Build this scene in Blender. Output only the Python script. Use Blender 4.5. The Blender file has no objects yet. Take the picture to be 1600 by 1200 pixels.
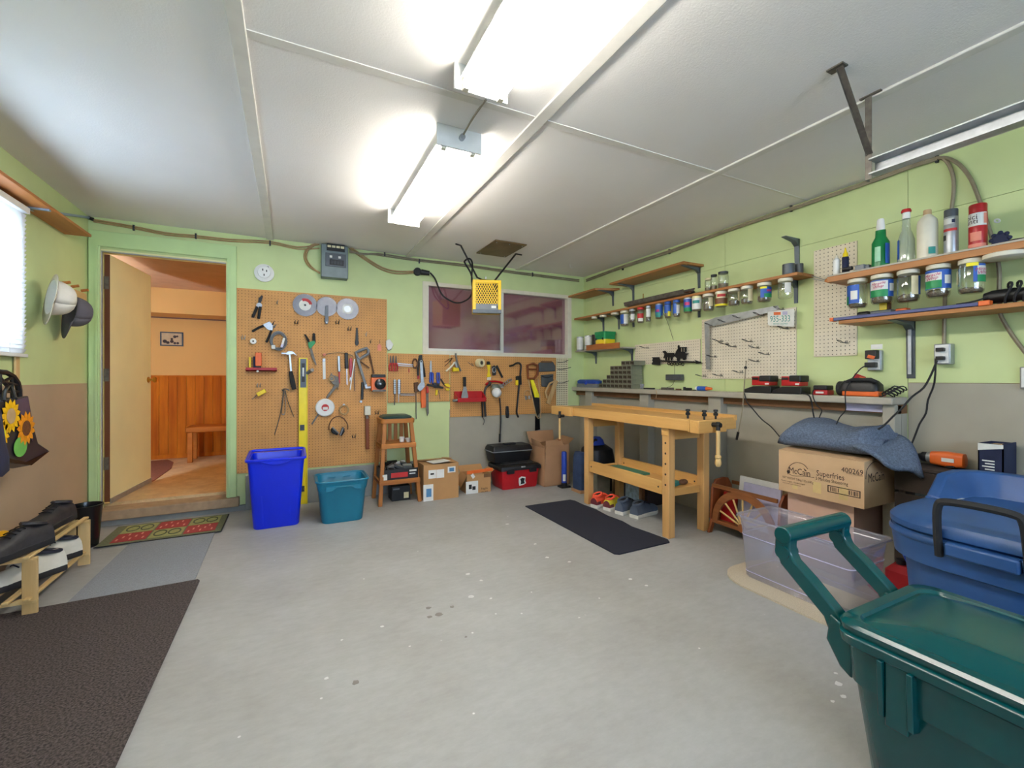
import bpy, bmesh, math, random
from mathutils import Vector, Matrix
random.seed(7)
S = bpy.context.scene
COL = S.collection
# ------------------------------------------------------------------ camera
YAW = math.radians(26.5)
CAMH = 1.15
cam_d = bpy.data.cameras.new('camera'); cam = bpy.data.objects.new('camera', cam_d); COL.objects.link(cam)
cam.location = (0, 0, CAMH); cam.rotation_euler = (math.pi/2, 0, -YAW)
cam_d.sensor_width = 36; cam_d.lens = 690/1600*36; cam_d.shift_y = -10/1600; cam_d.clip_start = .02
S.camera = cam
# ------------------------------------------------------------------ world / exposure
W = bpy.data.worlds.new('sky'); S.world = W; W.use_nodes = True
bg = W.node_tree.nodes['Background']; bg.inputs[0].default_value = (.57, .74, 1, 1); bg.inputs[1].default_value = 16.0
S.view_settings.view_transform = 'Standard'; S.view_settings.look = 'None'
S.view_settings.exposure = 0.72; S.view_settings.gamma = 1; S.view_settings.use_curve_mapping = False
TUBE_E = 36.0      # fluorescent tubes
HALL_E = 46.0      # warm bulb in the hall
# portals for the daylight openings (guide the sky light through real windows)
def portal(loc, rot, sx, sy):
    l = bpy.data.lights.new('window_portal', 'AREA'); l.shape = 'RECTANGLE'; l.size = sx; l.size_y = sy
    l.cycles.is_portal = True
    o = bpy.data.objects.new('window_portal', l); COL.objects.link(o); o.location = loc; o.rotation_euler = rot
portal((.9, -2.56, 1.55), (math.pi/2, 0, 0), 3.0, .7)
portal((-1.62, 2.9, 1.69), (0, -math.pi/2, 0), .74, 1.1)
# ------------------------------------------------------------------ dimensions (metres)
XL, XR, YB, YR, ZC = -1.40, 3.23, 4.49, -2.40, 2.39
_s, _c = math.sin(YAW), math.cos(YAW)
def pl(px, py, ax, val):               # point of the photo on a plane of the room
    u = (px-800)/690; v = (590-py)/690
    r = (_s+u*_c, _c-u*_s, v); o = (0, 0, CAMH); t = (val-o[ax])/r[ax]
    return Vector((o[0]+t*r[0], o[1]+t*r[1], o[2]+t*r[2]))
def B(x, y, o=0.): return pl(x, y, 1, YB-o)
def R(x, y, o=0.): return pl(x, y, 0, XR-o)
def L(x, y, o=0.): return pl(x, y, 0, XL+o)
def G(x, y, z=0.): return pl(x, y, 2, z)
def C(x, y, o=0.): return pl(x, y, 2, ZC-o)
OUT = {B: Vector((0, -1, 0)), R: Vector((-1, 0, 0)), L: Vector((1, 0, 0)), C: Vector((0, 0, -1)), G: Vector((0, 0, 1))}
# ------------------------------------------------------------------ mesh builder
class MB:
    def __init__(s): s.v = []; s.f = []
    def add(s, vs, fs):
        n = len(s.v); s.v += [Vector(v) for v in vs]; s.f += [tuple(i+n for i in f) for f in fs]; return s
    def box(s, x0, x1, y0, y1, z0, z1):
        x0, x1 = min(x0, x1), max(x0, x1); y0, y1 = min(y0, y1), max(y0, y1); z0, z1 = min(z0, z1), max(z0, z1)
        return s.add([(x0,y0,z0),(x1,y0,z0),(x1,y1,z0),(x0,y1,z0),(x0,y0,z1),(x1,y0,z1),(x1,y1,z1),(x0,y1,z1)],
                     [(0,3,2,1),(4,5,6,7),(0,1,5,4),(1,2,6,5),(2,3,7,6),(3,0,4,7)])
    def obox(s, c, a, b, d):           # centre and three half-vectors
        c, a, b, d = Vector(c), Vector(a), Vector(b), Vector(d)
        if a.cross(b).dot(d) < 0: a = -a
        return s.add([c-a-b-d,c+a-b-d,c+a+b-d,c-a+b-d,c-a-b+d,c+a-b+d,c+a+b+d,c-a+b+d],
                     [(0,3,2,1),(4,5,6,7),(0,1,5,4),(1,2,6,5),(2,3,7,6),(3,0,4,7)])
    def bar(s, p, q, w, t, up=(0,0,1)):    # rectangular bar from p to q, w across, t along up
        p, q = Vector(p), Vector(q); d = q-p; up = Vector(up)
        side = d.cross(up); side = side.normalized() if side.length > 1e-6 else Vector((1,0,0))
        u2 = side.cross(d).normalized()
        return s.obox((p+q)/2, d/2, side*w/2, u2*t/2)
    def loft(s, rings, cap0=True, cap1=True, close=True):
        n = len(rings[0]); base = len(s.v)
        for r in rings: s.v += [Vector(p) for p in r]
        for i in range(len(rings)-1):
            for j in range(n if close else n-1):
                a = base+i*n+j; b = base+i*n+(j+1) % n
                s.f.append((a, b, b+n, a+n))
        if cap0: s.f.append(tuple(base+j for j in reversed(range(n))))
        if cap1: s.f.append(tuple(base+(len(rings)-1)*n+j for j in range(n)))
        return s
    def cyl(s, p, q, r0, r1=None, n=12, cap=True):
        p, q = Vector(p), Vector(q); r1 = r0 if r1 is None else r1; d = (q-p).normalized()
        a = d.orthogonal().normalized(); b = d.cross(a)
        cs = [(math.cos(2*math.pi*i/n), math.sin(2*math.pi*i/n)) for i in range(n)]
        return s.loft([[p+(a*x+b*y)*r0 for x, y in cs], [q+(a*x+b*y)*r1 for x, y in cs]], cap, cap)
    def tube(s, pts, r, n=6, closed=False):
        pts = [Vector(p) for p in pts]; m = len(pts); rs = r if isinstance(r, (list, tuple)) else [r]*m
        rings = []; a = None
        for i, p in enumerate(pts):
            if closed: d = pts[(i+1) % m]-pts[i-1]
            else: d = pts[min(i+1, m-1)]-pts[max(i-1, 0)]
            d = d.normalized() if d.length > 1e-9 else Vector((0,0,1))
            a = d.orthogonal() if a is None else a-d*a.dot(d)
            if a.length < 1e-6: a = d.orthogonal()
            a.normalize(); b = d.cross(a)
            rings.append([p+(a*math.cos(2*math.pi*k/n)+b*math.sin(2*math.pi*k/n))*rs[i] for k in range(n)])
        if closed: rings.append(rings[0])
        return s.loft(rings, not closed, not closed)
    def lathe(s, prof, c=(0,0,0), n=20, axis=(0,0,1), cap0=True, cap1=True):
        c = Vector(c); d = Vector(axis).normalized(); a = d.orthogonal().normalized(); b = d.cross(a)
        return s.loft([[c+d*z+(a*math.cos(2*math.pi*k/n)+b*math.sin(2*math.pi*k/n))*r for k in range(n)] for r, z in prof], cap0, cap1)
    def prism(s, poly, vec):
        poly = [Vector(p) for p in poly]; vec = Vector(vec); n = len(poly)
        nr = Vector((0,0,0))
        for i in range(n): nr += poly[i].cross(poly[(i+1) % n])
        if nr.dot(vec) < 0: poly.reverse()
        base = len(s.v); s.v += poly+[p+vec for p in poly]
        s.f.append(tuple(base+i for i in reversed(range(n)))); s.f.append(tuple(base+n+i for i in range(n)))
        for i in range(n):
            j = (i+1) % n; s.f.append((base+i, base+j, base+n+j, base+n+i))
        return s
    def sph(s, c, r, n=12, m=8):
        c = Vector(c); r = Vector(r) if isinstance(r, (tuple, list, Vector)) else Vector((r,r,r))
        rings = []
        for i in range(m+1):
            t = math.pi*i/m; t = min(max(t, .02), math.pi-.02)
            rings.append([c+Vector((r.x*math.sin(t)*math.cos(2*math.pi*k/n), r.y*math.sin(t)*math.sin(2*math.pi*k/n), -r.z*math.cos(t))) for k in range(n)])
        return s.loft(rings)
    def grid(s, fn, nu, nv):
        base = len(s.v)
        for i in range(nu+1):
            for j in range(nv+1): s.v.append(Vector(fn(i/nu, j/nv)))
        for i in range(nu):
            for j in range(nv):
                a = base+i*(nv+1)+j; s.f.append((a, a+nv+1, a+nv+2, a+1))
        return s
    # traced helpers: pl_ is one of B, R, L, C, G; off = distance of the front face from that plane
    def flat(s, P, pxs, off, th): 
        return s.prism([P(x, y, off) for x, y in pxs], -OUT[P]*th)
    def ptube(s, P, pxs, off, r, n=6, closed=False):
        return s.tube([P(p[0], p[1], p[2] if len(p) > 2 else off) for p in pxs], r, n, closed)
    def pbar(s, P, a, b, off, w, t): return s.bar(P(a[0], a[1], off), P(b[0], b[1], off), w, t, OUT[P])
    def disc(s, P, c, off, r, th, n=24): p = P(c[0], c[1], off); return s.cyl(p, p-OUT[P]*th, r, r, n)
    def xf(s, M): s.v = [M @ v for v in s.v]; return s
def rr(cx, cy, z, hx, hy, rad, k=4):     # rounded rectangle ring
    out = []
    rad = min(rad, hx, hy)
    for qx, qy, a0 in ((1,1,0),(-1,1,90),(-1,-1,180),(1,-1,270)):
        for i in range(k+1):
            a = math.radians(a0+90*i/k); out.append(Vector((cx+qx*(hx-rad)+rad*math.cos(a), cy+qy*(hy-rad)+rad*math.sin(a), z)))
    return out
def smooth_pts(pts, sub=4):              # Catmull-Rom through points
    pts = [Vector(p) for p in pts]; out = []
    for i in range(len(pts)-1):
        p0 = pts[max(i-1,0)]; p1 = pts[i]; p2 = pts[i+1]; p3 = pts[min(i+2, len(pts)-1)]
        for k in range(sub):
            t = k/sub; out.append(.5*((2*p1)+(p2-p0)*t+(2*p0-5*p1+4*p2-p3)*t*t+(3*p1-p0-3*p2+p3)*t**3))
    out.append(pts[-1]); return out
def rootloc(o):
    v = Vector((0,0,0))
    while o is not None: v += o.location; o = o.parent
    return v
def obj(name, mb, m, parent=None, bevel=0, loc=None, ang=38, solid=0, sub=0):
    me = bpy.data.meshes.new(name)
    off = rootloc(parent) if parent else Vector(loc if loc else (0,0,0))
    me.from_pydata([v-off for v in mb.v], [], mb.f); me.materials.append(m)
    bm = bmesh.new(); bm.from_mesh(me); bmesh.ops.recalc_face_normals(bm, faces=bm.faces); bm.to_mesh(me); bm.free()
    me.polygons.foreach_set('use_smooth', [True]*len(me.polygons)); me.set_sharp_from_angle(angle=math.radians(ang)); me.update()
    o = bpy.data.objects.new(name, me); COL.objects.link(o)
    if parent: o.parent = parent
    else: o.location = off
    if solid:
        md = o.modifiers.new('thick', 'SOLIDIFY'); md.thickness = solid; md.offset = 0
    if sub:
        md = o.modifiers.new('sub', 'SUBSURF'); md.levels = md.render_levels = sub
    if bevel:
        md = o.modifiers.new('bev', 'BEVEL'); md.width = bevel; md.segments = 2; md.limit_method = 'ANGLE'; md.angle_limit = math.radians(40)
        md.harden_normals = False
    return o
def tag(o, label, cat, group=None):
    o['label'] = label; o['category'] = cat
    if group: o['group'] = group
    return o
def T(name, label, cat, loc, group=None):
    o = bpy.data.objects.new(name, None); COL.objects.link(o); o.location = Vector(loc); o.empty_display_size = .05
    return tag(o, label, cat, group)
def solo(name, mb, m, label, cat, group=None, **k):
    lo = [min(v[i] for v in mb.v) for i in range(3)]; hi = [max(v[i] for v in mb.v) for i in range(3)]
    return tag(obj(name, mb, m, None, loc=((lo[0]+hi[0])/2, (lo[1]+hi[1])/2, lo[2]), **k), label, cat, group)
def struct(name, mb, m, **k):
    o = obj(name, mb, m, **k); o['kind'] = 'structure'; return o
def copy_tree(o, loc, label=None, parent=None):
    c = o.copy(); COL.objects.link(c)
    if parent: c.parent = parent
    else: c.location = loc
    if label: c['label'] = label
    for ch in o.children: copy_tree(ch, None, None, c)
    return c
def text_mb(txt, P0, ex, ey, size, th=.0006, align='CENTER', sx=1.0, shear=0.0):
    cu = bpy.data.curves.new('txt', 'FONT'); cu.body = txt; cu.size = 1; cu.align_x = align; cu.align_y = 'CENTER'; cu.resolution_u = 2; cu.shear = shear
    o = bpy.data.objects.new('txt', cu); COL.objects.link(o)
    dg = bpy.context.evaluated_depsgraph_get(); me = bpy.data.meshes.new_from_object(o.evaluated_get(dg))
    ex = Vector(ex).normalized(); ey = Vector(ey).normalized(); nz = ex.cross(ey); P0 = Vector(P0)
    mb = MB(); mb.v = [P0+ex*v.co.x*size*sx+ey*v.co.y*size+nz*th for v in me.vertices]; mb.f = [tuple(p.vertices) for p in me.polygons]
    bpy.data.objects.remove(o); bpy.data.meshes.remove(me); bpy.data.curves.remove(cu)
    return mb
# ------------------------------------------------------------------ materials
def lin(c):
    f = lambda x: (x/255/12.92) if x/255 <= .04045 else ((x/255+.055)/1.055)**2.4
    return (f(c[0]), f(c[1]), f(c[2]), 1)
MATS = {}
def newmat(name):
    m = bpy.data.materials.new(name); m.use_nodes = True; nt = m.node_tree
    return m, nt, nt.nodes['Principled BSDF']
def mixrgb(nt, fac, a, b, blend='MIX'):
    n = nt.nodes.new('ShaderNodeMix'); n.data_type = 'RGBA'; n.blend_type = blend
    for sock, val in ((n.inputs[0], fac), (n.inputs[6], a), (n.inputs[7], b)):
        if hasattr(val, 'links'): nt.links.new(val, sock)
        else: sock.default_value = val
    return n.outputs[2]
def noise(nt, scale, detail=3, vec=None, rough=.5, stretch=None):
    n = nt.nodes.new('ShaderNodeTexNoise'); n.inputs['Scale'].default_value = scale; n.inputs['Detail'].default_value = detail; n.inputs['Roughness'].default_value = rough
    tc = nt.nodes.new('ShaderNodeTexCoord'); src = tc.outputs['Object']
    if stretch:
        mp = nt.nodes.new('ShaderNodeMapping'); mp.inputs['Scale'].default_value = stretch; nt.links.new(src, mp.inputs[0]); src = mp.outputs[0]
    nt.links.new(src, n.inputs['Vector']); return n.outputs[0]
def ramp(nt, src, stops):
    n = nt.nodes.new('ShaderNodeValToRGB'); nt.links.new(src, n.inputs[0]); cr = n.color_ramp
    cr.elements[0].position, cr.elements[0].color = stops[0]; cr.elements[1].position, cr.elements[1].color = stops[-1]
    for p, c in stops[1:-1]:
        e = cr.elements.new(p); e.color = c
    return n.outputs[0]
def bumpn(nt, src, strength, dist=.002):
    b = nt.nodes.new('ShaderNodeBump'); b.inputs['Strength'].default_value = strength; b.inputs['Distance'].default_value = dist
    nt.links.new(src, b.inputs['Height']); return b.outputs[0]
def mat(name, col, rough=.5, metal=0., var=.10, scale=14, bump=0., bscale=120, stretch=None, spec=.5):
    key = name
    if key in MATS: return MATS[key]
    m, nt, p = newmat(name); c = lin(col)
    p.inputs['Roughness'].default_value = rough; p.inputs['Metallic'].default_value = metal; p.inputs['Specular IOR Level'].default_value = spec
    nz = noise(nt, scale, 3, stretch=stretch)
    lo = tuple(max(0, x*(1-var)) for x in c[:3])+(1,); hi = tuple(min(1, x*(1+var)) for x in c[:3])+(1,)
    nt.links.new(ramp(nt, nz, [(.3, lo), (.7, hi)]), p.inputs['Base Color'])
    if bump:
        nt.links.new(bumpn(nt, noise(nt, bscale, 4), bump), p.inputs['Normal'])
    MATS[key] = m; return m
def wood(name, c1, c2, axis='x', scale=9, rough=.45, spec=.4):
    if name in MATS: return MATS[name]
    m, nt, p = newmat(name); st = {'x': (.08,1,1), 'y': (1,.08,1), 'z': (1,1,.08)}[axis]
    n1 = noise(nt, scale, 5, stretch=st, rough=.65); n2 = noise(nt, scale*7, 3, stretch=st)
    a = ramp(nt, n1, [(.3, lin(c2)), (.62, lin(c1))])
    nt.links.new(mixrgb(nt, n2, a, mixrgb(nt, .25, a, lin(c2))), p.inputs['Base Color'])
    p.inputs['Roughness'].default_value = rough; p.inputs['Specular IOR Level'].default_value = spec
    nt.links.new(bumpn(nt, n2, .08, .001), p.inputs['Normal']); MATS[name] = m; return m
def pegmat(name, base, hole, ax, pitch=.0254, r=.14, rough=.6):
    m, nt, p = newmat(name); tc = nt.nodes.new('ShaderNodeTexCoord'); sp = nt.nodes.new('ShaderNodeSeparateXYZ'); nt.links.new(tc.outputs['Object'], sp.inputs[0])
    def mth(op, a, b=None):
        n = nt.nodes.new('ShaderNodeMath'); n.operation = op
        for i, v in enumerate((a, b)):
            if v is None: continue
            if hasattr(v, 'links'): nt.links.new(v, n.inputs[i])
            else: n.inputs[i].default_value = v
        return n.outputs[0]
    sq = []
    for k in ax:
        f = mth('FRACT', mth('ADD', mth('MULTIPLY', sp.outputs[k], 1/pitch), 1000)); d = mth('SUBTRACT', f, .5); sq.append(mth('MULTIPLY', d, d))
    inside = mth('LESS_THAN', mth('ADD', sq[0], sq[1]), r*r)
    nz = noise(nt, 5, 4); c = lin(base)
    cc = ramp(nt, nz, [(.3, tuple(x*.88 for x in c[:3])+(1,)), (.7, tuple(min(1,x*1.08) for x in c[:3])+(1,))])
    nt.links.new(mixrgb(nt, inside, cc, lin(hole)), p.inputs['Base Color']); p.inputs['Roughness'].default_value = rough
    return m
def clearmat(name, tint=(1,1,1,1), gloss=.08, milky=0., mcol=(.8,.8,.9,1)):
    m = bpy.data.materials.new(name); m.use_nodes = True; nt = m.node_tree; nt.nodes.clear()
    out = nt.nodes.new('ShaderNodeOutputMaterial'); tr = nt.nodes.new('ShaderNodeBsdfTransparent'); tr.inputs[0].default_value = tint
    gl = nt.nodes.new('ShaderNodeBsdfGlossy'); gl.inputs['Roughness'].default_value = .08
    fr = nt.nodes.new('ShaderNodeLayerWeight'); fr.inputs[0].default_value = .35
    mx = nt.nodes.new('ShaderNodeMixShader'); ad = nt.nodes.new('ShaderNodeMath'); ad.operation = 'MULTIPLY_ADD'; ad.inputs[1].default_value = .55; ad.inputs[2].default_value = gloss
    nt.links.new(fr.outputs['Facing'], ad.inputs[0]); nt.links.new(ad.outputs[0], mx.inputs[0]); nt.links.new(tr.outputs[0], mx.inputs[1]); nt.links.new(gl.outputs[0], mx.inputs[2])
    res = mx.outputs[0]
    if milky:
        di = nt.nodes.new('ShaderNodeBsdfDiffuse'); di.inputs[0].default_value = mcol; tl = nt.nodes.new('ShaderNodeBsdfTranslucent'); tl.inputs[0].default_value = mcol
        a = nt.nodes.new('ShaderNodeMixShader'); a.inputs[0].default_value = .5; nt.links.new(di.outputs[0], a.inputs[1]); nt.links.new(tl.outputs[0], a.inputs[2])
        b = nt.nodes.new('ShaderNodeMixShader'); b.inputs[0].default_value = milky; nt.links.new(res, b.inputs[1]); nt.links.new(a.outputs[0], b.inputs[2]); res = b.outputs[0]
    nt.links.new(res, out.inputs[0]); return m
def emitmat(name, col, e):
    m, nt, p = newmat(name); p.inputs['Base Color'].default_value = (.9,.9,.9,1); p.inputs['Emission Color'].default_value = col; p.inputs['Emission Strength'].default_value = e; return m
M = {}
def mm(k, *a, **kw): M[k] = mat(k, *a, **kw)
mm('green', (204,219,158), .55, var=.06, scale=3, bump=.12, bscale=60)
mm('green_trim', (196,222,160), .4, var=.05, scale=4)
mm('beige_wall', (184,161,134), .6, var=.06, scale=3, bump=.1, bscale=60)
mm('grey_wall', (166,161,146), .6, var=.08, scale=3, bump=.1, bscale=60)
mm('curb', (140,142,140), .85, var=.15, scale=6, bump=.3, bscale=40)
mm('white_paint', (225,222,214), .45, var=.04)
mm('cream', (242,236,184), .45, var=.04, scale=3)
mm('black', (22,22,25), .45, var=.2)
mm('black_gloss', (18,19,23), .22, var=.2)
mm('black_rubber', (30,30,33), .75, var=.2, bump=.2, bscale=200)
mm('steel', (170,172,176), .32, .9, var=.12, scale=30)
mm('dark_steel', (70,72,76), .4, .85, var=.2, scale=30)
mm('old_steel', (110,105,98), .5, .7, var=.25, scale=40)
mm('rust', (105,72,50), .7, .3, var=.3, scale=60)
mm('galv', (176,180,184), .4, .75, var=.12, scale=25)
mm('gunmetal', (88,94,100), .42, .35, var=.1)
mm('bracket', (92,102,110), .4, .3, var=.08)
mm('red', (178,22,28), .35, var=.08); mm('redbox', (190,20,32), .4, var=.08)
mm('orange', (226,104,38), .4, var=.08); mm('yellow', (240,208,30), .35, var=.06); mm('levelyellow', (246,222,20), .35, var=.05)
mm('heater_yellow', (240,196,20), .35, var=.05)
mm('blue', (28,70,165), .4, var=.08); mm('plierblue', (35,70,180), .4)
mm('binblue', (2,40,222), .3, var=.05, scale=4); mm('teal', (18,116,146), .4, var=.10, scale=6, bump=.08, bscale=60)
mm('totegreen', (0,70,73), .20, var=.10, scale=5, bump=.05, bscale=80); mm('toteblue', (40,80,136), .42, var=.12, scale=8, bump=.15, bscale=90)
mm('white', (235,235,232), .5, var=.04); mm('paper', (232,230,226), .8, var=.05); mm('offwhite_plastic', (226,220,200), .45, var=.05)
mm('pink', (226,140,120), .6); mm('tan', (190,160,120), .7, var=.12); mm('khaki', (188,176,152), .85, var=.08, bump=.25, bscale=300)
mm('greycap', (98,94,102), .85, var=.12, bump=.25, bscale=300)
mm('cardboard', (186,140,92), .8, var=.07, scale=6); mm('cardboard2', (176,134,98), .8, var=.07, scale=6); mm('cardboard_mc', (206,170,130), .8, var=.05, scale=6)
mm('cardboard_low', (206,170,150), .8, var=.05, scale=6)
mm('cartondark', (120,84,52), .85); mm('crate_shade', (58,46,38), .85); mm('bag_sheen', (78,66,88), .3, var=.2)
mm('navy', (26,34,66), .8, var=.2, bump=.3, bscale=200); mm('jean', (44,62,98), .85, var=.2, bump=.3, bscale=250)
mm('felt', (92,104,124), .95, var=.35, scale=120, bump=.5, bscale=250)
mm('ink', (52,36,34), .8); mm('inkblue', (80,130,175), .8); mm('inkblack', (25,22,22), .8)
mm('tape', (206,178,120), .5)
mm('cable', (172,140,92), .5, var=.15); mm('cable_grey', (150,140,120), .45, .2, var=.15); mm('cable_old', (140,130,106), .55, var=.2); mm('cable_blue', (150,170,196), .35, .3)
mm('conduit', (150,140,120), .4, .5, var=.15)
mm('drawer_grey', (122,124,106), .5, var=.15); mm('drawer_front', (58,48,38), .5, var=.4, scale=60); mm('blade_steel', (104,104,108), .36, .9, var=.1, scale=30); mm('sill', (168,142,112), .7, var=.15, scale=20); mm('hat_white', (226,220,208), .85, var=.06, bump=.25, bscale=300); mm('plaster', (212,207,198), .95, var=.12, scale=14, bump=.2, bscale=40, spec=.05)
mm('ledge', (176,170,156), .5, var=.08, scale=8)
mm('mauve', (186,112,132), .6, var=.05, scale=2)
mm('brass', (190,150,70), .3, .9); mm('shoe_black', (52,50,53), .5, var=.25, scale=30, bump=.15, bscale=150)
mm('shoe_white', (222,218,206), .5, var=.08); mm('shoe_grey', (84,94,112), .8, var=.15, bump=.3, bscale=300); mm('shoe_navy', (22,26,48), .6)
mm('shoe_orange', (250,90,60), .6); mm('shoe_yellow', (232,214,60), .6); mm('shoe_maroon', (110,44,52), .7); mm('sole_dark', (36,36,40), .7); mm('sole_white', (225,222,212), .6)
mm('bag', (44,40,50), .35, var=.15); mm('petal', (250,190,10), .5, var=.15, scale=60); mm('petal2', (236,150,20), .5, var=.2, scale=60); mm('seedhead', (110,62,30), .7, var=.3, scale=90); mm('vasegreen', (110,190,90), .4)
mm('label_blue', (40,90,180), .45); mm('label_green', (20,140,80), .45); mm('label_white', (226,226,220), .5); mm('label_yellow', (240,226,40), .5); mm('label_pink', (190,40,110), .5); mm('label_cream', (226,214,170), .5); mm('label_brown', (110,70,40), .5); mm('label_red', (190,40,40), .5); mm('label_teal', (40,140,130), .5)
mm('screws', (128,116,98), .5, .4, var=.45, scale=160, bump=.8, bscale=160)
mm('plastic_grey', (120,124,128), .5); mm('plategreen', (60,150,140), .5)
mm('spraygreen', (0,120,60), .3); mm('lilac', (190,186,214), .4)
mm('matblack', (34,36,50), .95, var=.3, scale=300, bump=.5, bscale=400)
mm('carpet_grey', (142,146,152), .95, var=.2, scale=260, bump=.5, bscale=300)
mm('rug_beige', (196,184,162), .95, var=.15, scale=200, bump=.6, bscale=160)
mm('doormat_olive', (110,114,84), .9, var=.2, scale=120, bump=.4, bscale=200); mm('doormat_red', (170,62,58), .9, var=.2, scale=120, bump=.4, bscale=200); mm('doormat_green', (160,160,100), .9, var=.2, scale=120, bump=.4, bscale=200); mm('doormat_dark', (82,88,66), .9)
mm('hallwall', (216,164,98), .8, var=.03, scale=2, spec=.1); mm('hallceil', (206,160,122), .8, var=.06, scale=8, bump=.2, bscale=60)
mm('panelgrey', (120,132,134), .45, .2)
M['bench'] = wood('bench', (224,176,106), (200,146,78), 'y', 8); M['bench_v'] = wood('bench_v', (222,176,114), (200,150,90), 'z', 8); M['bench_x'] = wood('bench_x', (224,176,106), (200,146,78), 'x', 8)
M['stool'] = wood('stool', (188,120,58), (146,90,42), 'z', 12); M['stool_x'] = wood('stool_x', (198,128,60), (156,94,42), 'x', 12)
M['shelf'] = wood('shelf', (186,126,68), (150,96,50), 'y', 10); M['shelf_l'] = wood('shelf_l', (192,122,60), (160,94,46), 'y', 10)
M['pine'] = wood('pine', (226,196,140), (200,164,106), 'y', 12); M['pine_v'] = wood('pine_v', (222,192,138), (198,162,106), 'z', 12)
M['cherry'] = wood('cherry', (158,98,54), (108,62,34), 'y', 14); M['cherry_v'] = wood('cherry_v', (150,80,42), (100,48,26), 'z', 14)
M['wainscot'] = wood('wainscot', (204,112,24), (150,66,12), 'z', 10, .7, .1); M['jamb'] = wood('jamb', (120,72,46), (92,52,34), 'z', 10); M['hallbench'] = wood('hallbench', (192,112,44), (156,82,28), 'x', 10, .6, .1)
M['floatwood'] = wood('floatwood', (206,172,120), (176,140,92), 'z', 16); M['handle_wood'] = wood('handle_wood', (222,186,126), (200,160,100), 'z', 20)
M['peg_brown'] = pegmat('peg_brown', (208,152,88), (120,78,40), (0, 2)); M['peg_white_r'] = pegmat('peg_white_r', (228,218,196), (70,62,50), (1, 2), r=.13)
M['jarglass'] = clearmat('jarglass', (.93,.95,.93,1)); M['clear_tote'] = clearmat('clear_tote', (.95,.95,.99,1), .05, .19, (.78,.80,.97,1)); M['pane'] = clearmat('pane', (.9,.9,.9,1), .10)
M['tube_on'] = emitmat('tube_on', (1,.945,.86,1), TUBE_E)
M['bulb_on'] = emitmat('bulb_on', (1,.72,.40,1), HALL_E)
M['spraybottle'] = clearmat('spraybottle', (.88,.92,.9,1), .10, .25, (.8,.85,.85,1))
# blind slats: white, let daylight through
m, nt, p = newmat('blind_slat'); p.inputs['Base Color'].default_value = (.9,.9,.9,1); p.inputs['Roughness'].default_value = .5
tl = nt.nodes.new('ShaderNodeBsdfTranslucent'); tl.inputs[0].default_value = (.95,.95,.95,1); mx = nt.nodes.new('ShaderNodeMixShader'); mx.inputs[0].default_value = .6
nt.links.new(p.outputs[0], mx.inputs[1]); nt.links.new(tl.outputs[0], mx.inputs[2]); nt.links.new(mx.outputs[0], nt.nodes['Material Output'].inputs[0]); M['blind'] = m
# concrete floor
m, nt, p = newmat('concrete'); a = noise(nt, 1.6, 6, rough=.62); b = noise(nt, 14, 5, rough=.7, stretch=(1,2.2,1))
base = ramp(nt, a, [(.28, lin((152,150,146))), (.5, lin((165,165,163))), (.72, lin((176,177,176)))])
base = mixrgb(nt, .18, base, ramp(nt, b, [(.35, lin((140,138,132))), (.65, lin((184,185,183)))]))
vo = nt.nodes.new('ShaderNodeTexVoronoi'); vo.inputs['Scale'].default_value = 9; tc = nt.nodes.new('ShaderNodeTexCoord'); nt.links.new(tc.outputs['Object'], vo.inputs['Vector'])
sp = ramp(nt, vo.outputs['Distance'], [(.035, (1,1,1,1)), (.055, (0,0,0,1))]); gate = ramp(nt, noise(nt, 2.3, 2), [(.5, (0,0,0,1)), (.56, (1,1,1,1))])
fm = mixrgb(nt, 1.0, sp, gate, 'MULTIPLY'); base = mixrgb(nt, fm, base, lin((226,226,224)))
nt.links.new(base, p.inputs['Base Color']); p.inputs['Roughness'].default_value = .55
nt.links.new(bumpn(nt, noise(nt, 60, 4), .12), p.inputs['Normal']); M['concrete'] = m
# stippled ceiling sheets
m, nt, p = newmat('ceiling_sheet'); a = noise(nt, 1.2, 4)
nt.links.new(ramp(nt, a, [(.3, lin((236,232,227))), (.7, lin((243,240,236)))]), p.inputs['Base Color']); p.inputs['Roughness'].default_value = .75
nt.links.new(bumpn(nt, noise(nt, 150, 3), .30, .003), p.inputs['Normal']); M['ceiling'] = m
# ribbed brown carpet
m, nt, p = newmat('carpet_brown'); wv = nt.nodes.new('ShaderNodeTexWave'); wv.inputs['Scale'].default_value = 55; wv.bands_direction = 'Y'; wv.inputs['Distortion'].default_value = 2.5; wv.inputs['Detail'].default_value = 2; wv.inputs['Detail Scale'].default_value = 4
tc = nt.nodes.new('ShaderNodeTexCoord'); nt.links.new(tc.outputs['Object'], wv.inputs['Vector'])
n2 = ramp(nt, noise(nt, 130, 3), [(.36,(0,0,0,1)),(.64,(1,1,1,1))]); cc = mixrgb(nt, n2, lin((46,38,38)), lin((108,96,92))); cc = mixrgb(nt, wv.outputs['Fac'], mixrgb(nt, .5, cc, lin((48,40,40))), cc)
nt.links.new(cc, p.inputs['Base Color']); p.inputs['Roughness'].default_value = .95; nt.links.new(bumpn(nt, wv.outputs['Fac'], .6, .003), p.inputs['Normal']); M['carpet_brown'] = m
# hall vinyl
m, nt, p = newmat('hall_vinyl'); a = noise(nt, 7, 5, rough=.7)
nt.links.new(ramp(nt, a, [(.35, lin((192,160,116))), (.6, lin((224,196,150)))]), p.inputs['Base Color']); p.inputs['Roughness'].default_value = .35; M['vinyl'] = m
# ================================================================== THE SETTING
fl0_ = struct('floor', MB().box(XL-.15, XR+.15, YR-.15, YB+.02, -.12, 0), M['concrete'])
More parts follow.
